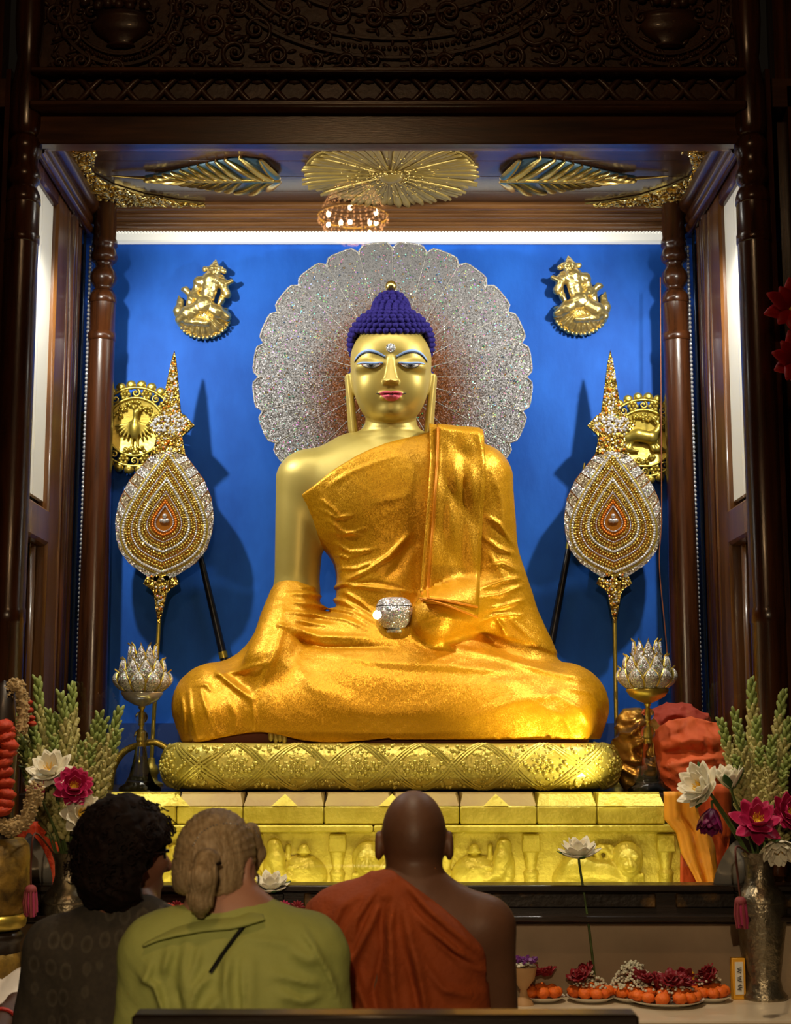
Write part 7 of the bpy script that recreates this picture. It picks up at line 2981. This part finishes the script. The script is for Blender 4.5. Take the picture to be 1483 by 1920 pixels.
hb = sdf_obj('hair', f_chair, (-.17, -.17, zsC - .02), (.17, .18, 1.26), .0045, 'hair_dark', cwm)
m = MB()
rr_ = random.Random(5)
cc = Lc([(221, 1595)])[0]
for k in range(420):
    a, b = rr_.uniform(0, 2 * PI), math.acos(rr_.uniform(-.95, 1))
    d = Vector((math.sin(b) * math.cos(a), math.sin(b) * math.sin(a), math.cos(b)))
    base = Vector((cc[0] + d.x * .109, .005 + d.y * .119, cc[1] + .004 + d.z * .119))
    if d.z < -.2:
        base.x -= .008
        base.y -= .02
    if ((base.x + .008 - hcC[0] - .122) / .080) ** 2 + ((base.z - .012 - hcC[2] + .060) / .105) ** 2 < 1:
        continue
    ax1 = d.orthogonal().normalized()
    ax2 = d.cross(ax1)
    r_ = rr_.uniform(.005, .010)
    t0 = rr_.uniform(0, 6)
    dirn = (d * .5 + Vector((rr_.uniform(-1, 1), rr_.uniform(-1, 1), -.6))).normalized()
    pts = [base + dirn * (.030 * i / 11) + (ax1 * math.cos(t0 + i * 1.0) + ax2 * math.sin(t0 + i * 1.0)) * r_ for i in range(12)]
    m.tube(pts, .0017, 4)
tag(m.build('ringlets', 'hair_dark', hb), None, None, kind='stuff')


def f_shawl(P):
    X, Y, Z = P
    zs, sw = zsC, .168
    d = ell(P, (0, .01, zs - .17), (.190, .140, .21))
    d = smin(d, ell(P, (0, .0, zs - .42), (.20, .15, .30)), .06)
    d = smin(d, cap(P, (-sw + .02, 0, zs - .055), (sw - .02, 0, zs - .055), .070), .06)
    for s_ in (-1, 1):
        d = smin(d, cap(P, (s_ * (sw - .035), -.005, zs - .040), (s_ * .02, -.005, zs + .025), .052, .055), .05)
        d = smin(d, cap(P, (s_ * sw, 0, zs - .06), (s_ * (sw + .03), .03, zs - .34), .074, .08), .04)
        d = smin(d, cap(P, (s_ * (sw + .03), .03, zs - .34), (s_ * .06, .23, zs - .25), .07, .05), .03)
    d = d - .004 * wob(X, Y, Z * .5, 22, 3) - .002 * wob(X, Y, Z * .5, 50, 4)
    d = smax(d, -(cap(P, (0, .04, zs), (0, .06, zs + .2), .055, .09)), .010)
    d = smax(d, .15 - Z, .01)
    return d


sdf_obj('shawl', f_shawl, (-.34, -.24, .13), (.36, .44, zsC + .09), .0065, 'shawl_print', cwm)
# sunglasses: along the turned face
Rz = Matrix.Rotation(YAWC, 3, 'Z')
hcv = Vector(hcC)
m = MB()
for s_ in (-1, 1):
    c0 = Vector((s_ * .034, .088, .004))
    ring_ = [c0 + Vector((.027 * math.cos(a), -.012 * abs(math.cos(a)) * (1 if s_ * math.cos(a) > 0 else 0), .020 * math.sin(a))) for a in np.linspace(0, 2 * PI, 19)[:-1]]
    vs = [hcv + Rz @ (p * 1.02) for p in ring_]
    vs2 = [hcv + Rz @ ((p + Vector((0, .006, 0))) * 1.02) for p in ring_]
    n_ = len(vs)
    m.add(vs + vs2, [tuple(range(n_)), tuple(range(2 * n_ - 1, n_ - 1, -1))] + [(i, (i + 1) % n_, n_ + (i + 1) % n_, n_ + i) for i in range(n_)])
    m.tube([hcv + Rz @ Vector((s_ * .060, .090, .010)), hcv + Rz @ Vector((s_ * .078, .05, .010)), hcv + Rz @ Vector((s_ * .080, -.005, .006))], .0045, 6)
m.tube([hcv + Rz @ Vector((-.010, .104, .008)), hcv + Rz @ Vector((.010, .104, .008))], .003, 6)
m.build('sunglasses', 'spect_black', cwm)

# ---------------------------------------------------------------- a fourth worshipper, mostly outside the frame
AO = Vector((-1.18, 3.35, 0))
arm = thing('person', 'dark arm and hand with a red bracelet reaching in at the lower left', 'person', AO)
wr = at(6, 1908, 3.80) - AO
hcA = (0, .03, 1.02)


def fa(P):
    d = body_sdf(P, .86, .16, hcA, 0, -.1, 1.0)
    E_ = (.24, .08, .52)
    d = smin(d, cap(P, (.16, 0, .80), E_, .055, .045), .03)
    d = smin(d, cap(P, E_, tuple(wr), .043, .032), .02)
    d = smin(d, hand_sdf(P, wr, (.30, .80, .34), (-.1, -.40, .85), 1, 1.0), .012)
    return d


sdf_obj('body', fa, (-.34, -.34, -.01), (.55, .66, 1.20), .0085, 'skin_dark', arm)
ax_ = Vector(wr) - Vector((.24, .08, .52))
ax_.normalize()
o1 = ax_.orthogonal().normalized()
o2 = ax_.cross(o1)
MB().tube([Vector(wr) - ax_ * .02 + (o1 * math.cos(a) + o2 * math.sin(a)) * .036 for a in np.linspace(0, 2 * PI, 21)[:-1]], .0045, 6, closed=True).build('bracelet', 'bracelet_red', arm)
sdf_obj('shirt', lambda P: smax(smin(ell(P, (0, .0, .62), (.20, .15, .28)), cap(P, (-.15, 0, .80), (.15, 0, .80), .075), .05) - .0, P[2] - .86, .01), (-.30, -.22, .30), (.30, .24, .95), .012, 'hair_dark', arm)

# ---------------------------------------------------------------- low black rail in the foreground
RA = at(722, 1903, 2.5)
x0, x1 = at(246, 1903, 2.5).x, at(1199, 1916, 2.5).x
rail = thing('barrier_rail', 'low black wooden rail crossing the bottom of the picture', 'rail', ((x0 + x1) / 2, 2.5, 0))
w_ = x1 - x0
MB().box((0, .03, RA.z - .02), (w_, .06, .04), bev=.005).build('top_bar', 'wood_black', rail)
MB().box((0, .03, .30), (w_, .04, .04), bev=.005).build('lower_bar', 'wood_black', rail)
for k in (-1, 1):
    MB().box((k * (w_ / 2 - .03), .03, RA.z / 2 - .02), (.05, .05, RA.z - .04), bev=.005).build('post', 'wood_black', rail)
    MB().box((k * (w_ / 2 - .03), .03, .012), (.10, .30, .024), bev=.005).build('foot', 'wood_black', rail)

# ---------------------------------------------------------------- hall chandelier (seen only as a reflection in the glass)
ch = thing('chandelier', 'crystal chandelier mirrored in the glass above the halo', 'chandelier', (CHAND.x, CHAND.y, CHAND.z))
ch.scale = (1.5, 1.5, 1.5)
M('lamp_glass', (1.0, 0.72, 0.5), .2, emit=60, ecol=(1.0, .62, .38))
M('crystal_drop', (0.75, 0.55, 0.42), .12, .5)
MB().tube([(.17 * math.cos(a), .17 * math.sin(a), .02) for a in np.linspace(0, 2 * PI, 31)[:-1]], .008, 6, closed=True).build('ring', 'brass', ch)
MB().tube([(.10 * math.cos(a), .10 * math.sin(a), .16) for a in np.linspace(0, 2 * PI, 25)[:-1]], .007, 6, closed=True).build('ring', 'brass', ch)
MB().tube([(0, 0, .16), (0, 0, 1.6)], .008, 6).build('chain', 'brass', ch)
m = MB()
for k in range(28):
    a = 2 * PI * k / 28
    for j in range(9):
        t = j / 8
        r_ = .10 + .07 * t
        m.ball((r_ * math.cos(a), r_ * math.sin(a), .16 - .14 * t), .007, 6, 4)
    for j in range(6):
        t = j / 5
        r_ = .17 * (1 - t * .8)
        m.ball((r_ * math.cos(a), r_ * math.sin(a), .0 - .12 * math.sin(t * PI / 2)), .008, 6, 4)
tag(m.build('crystal_drops', 'crystal_drop', ch), None, None, kind='stuff')
for k in range(5):
    a = k * 2 * PI / 5 + .4
    MB().ball((.12 * math.cos(a), .12 * math.sin(a), .02), (.012, .012, .018), 8, 6).build('candle_bulb', 'lamp_glass', ch)
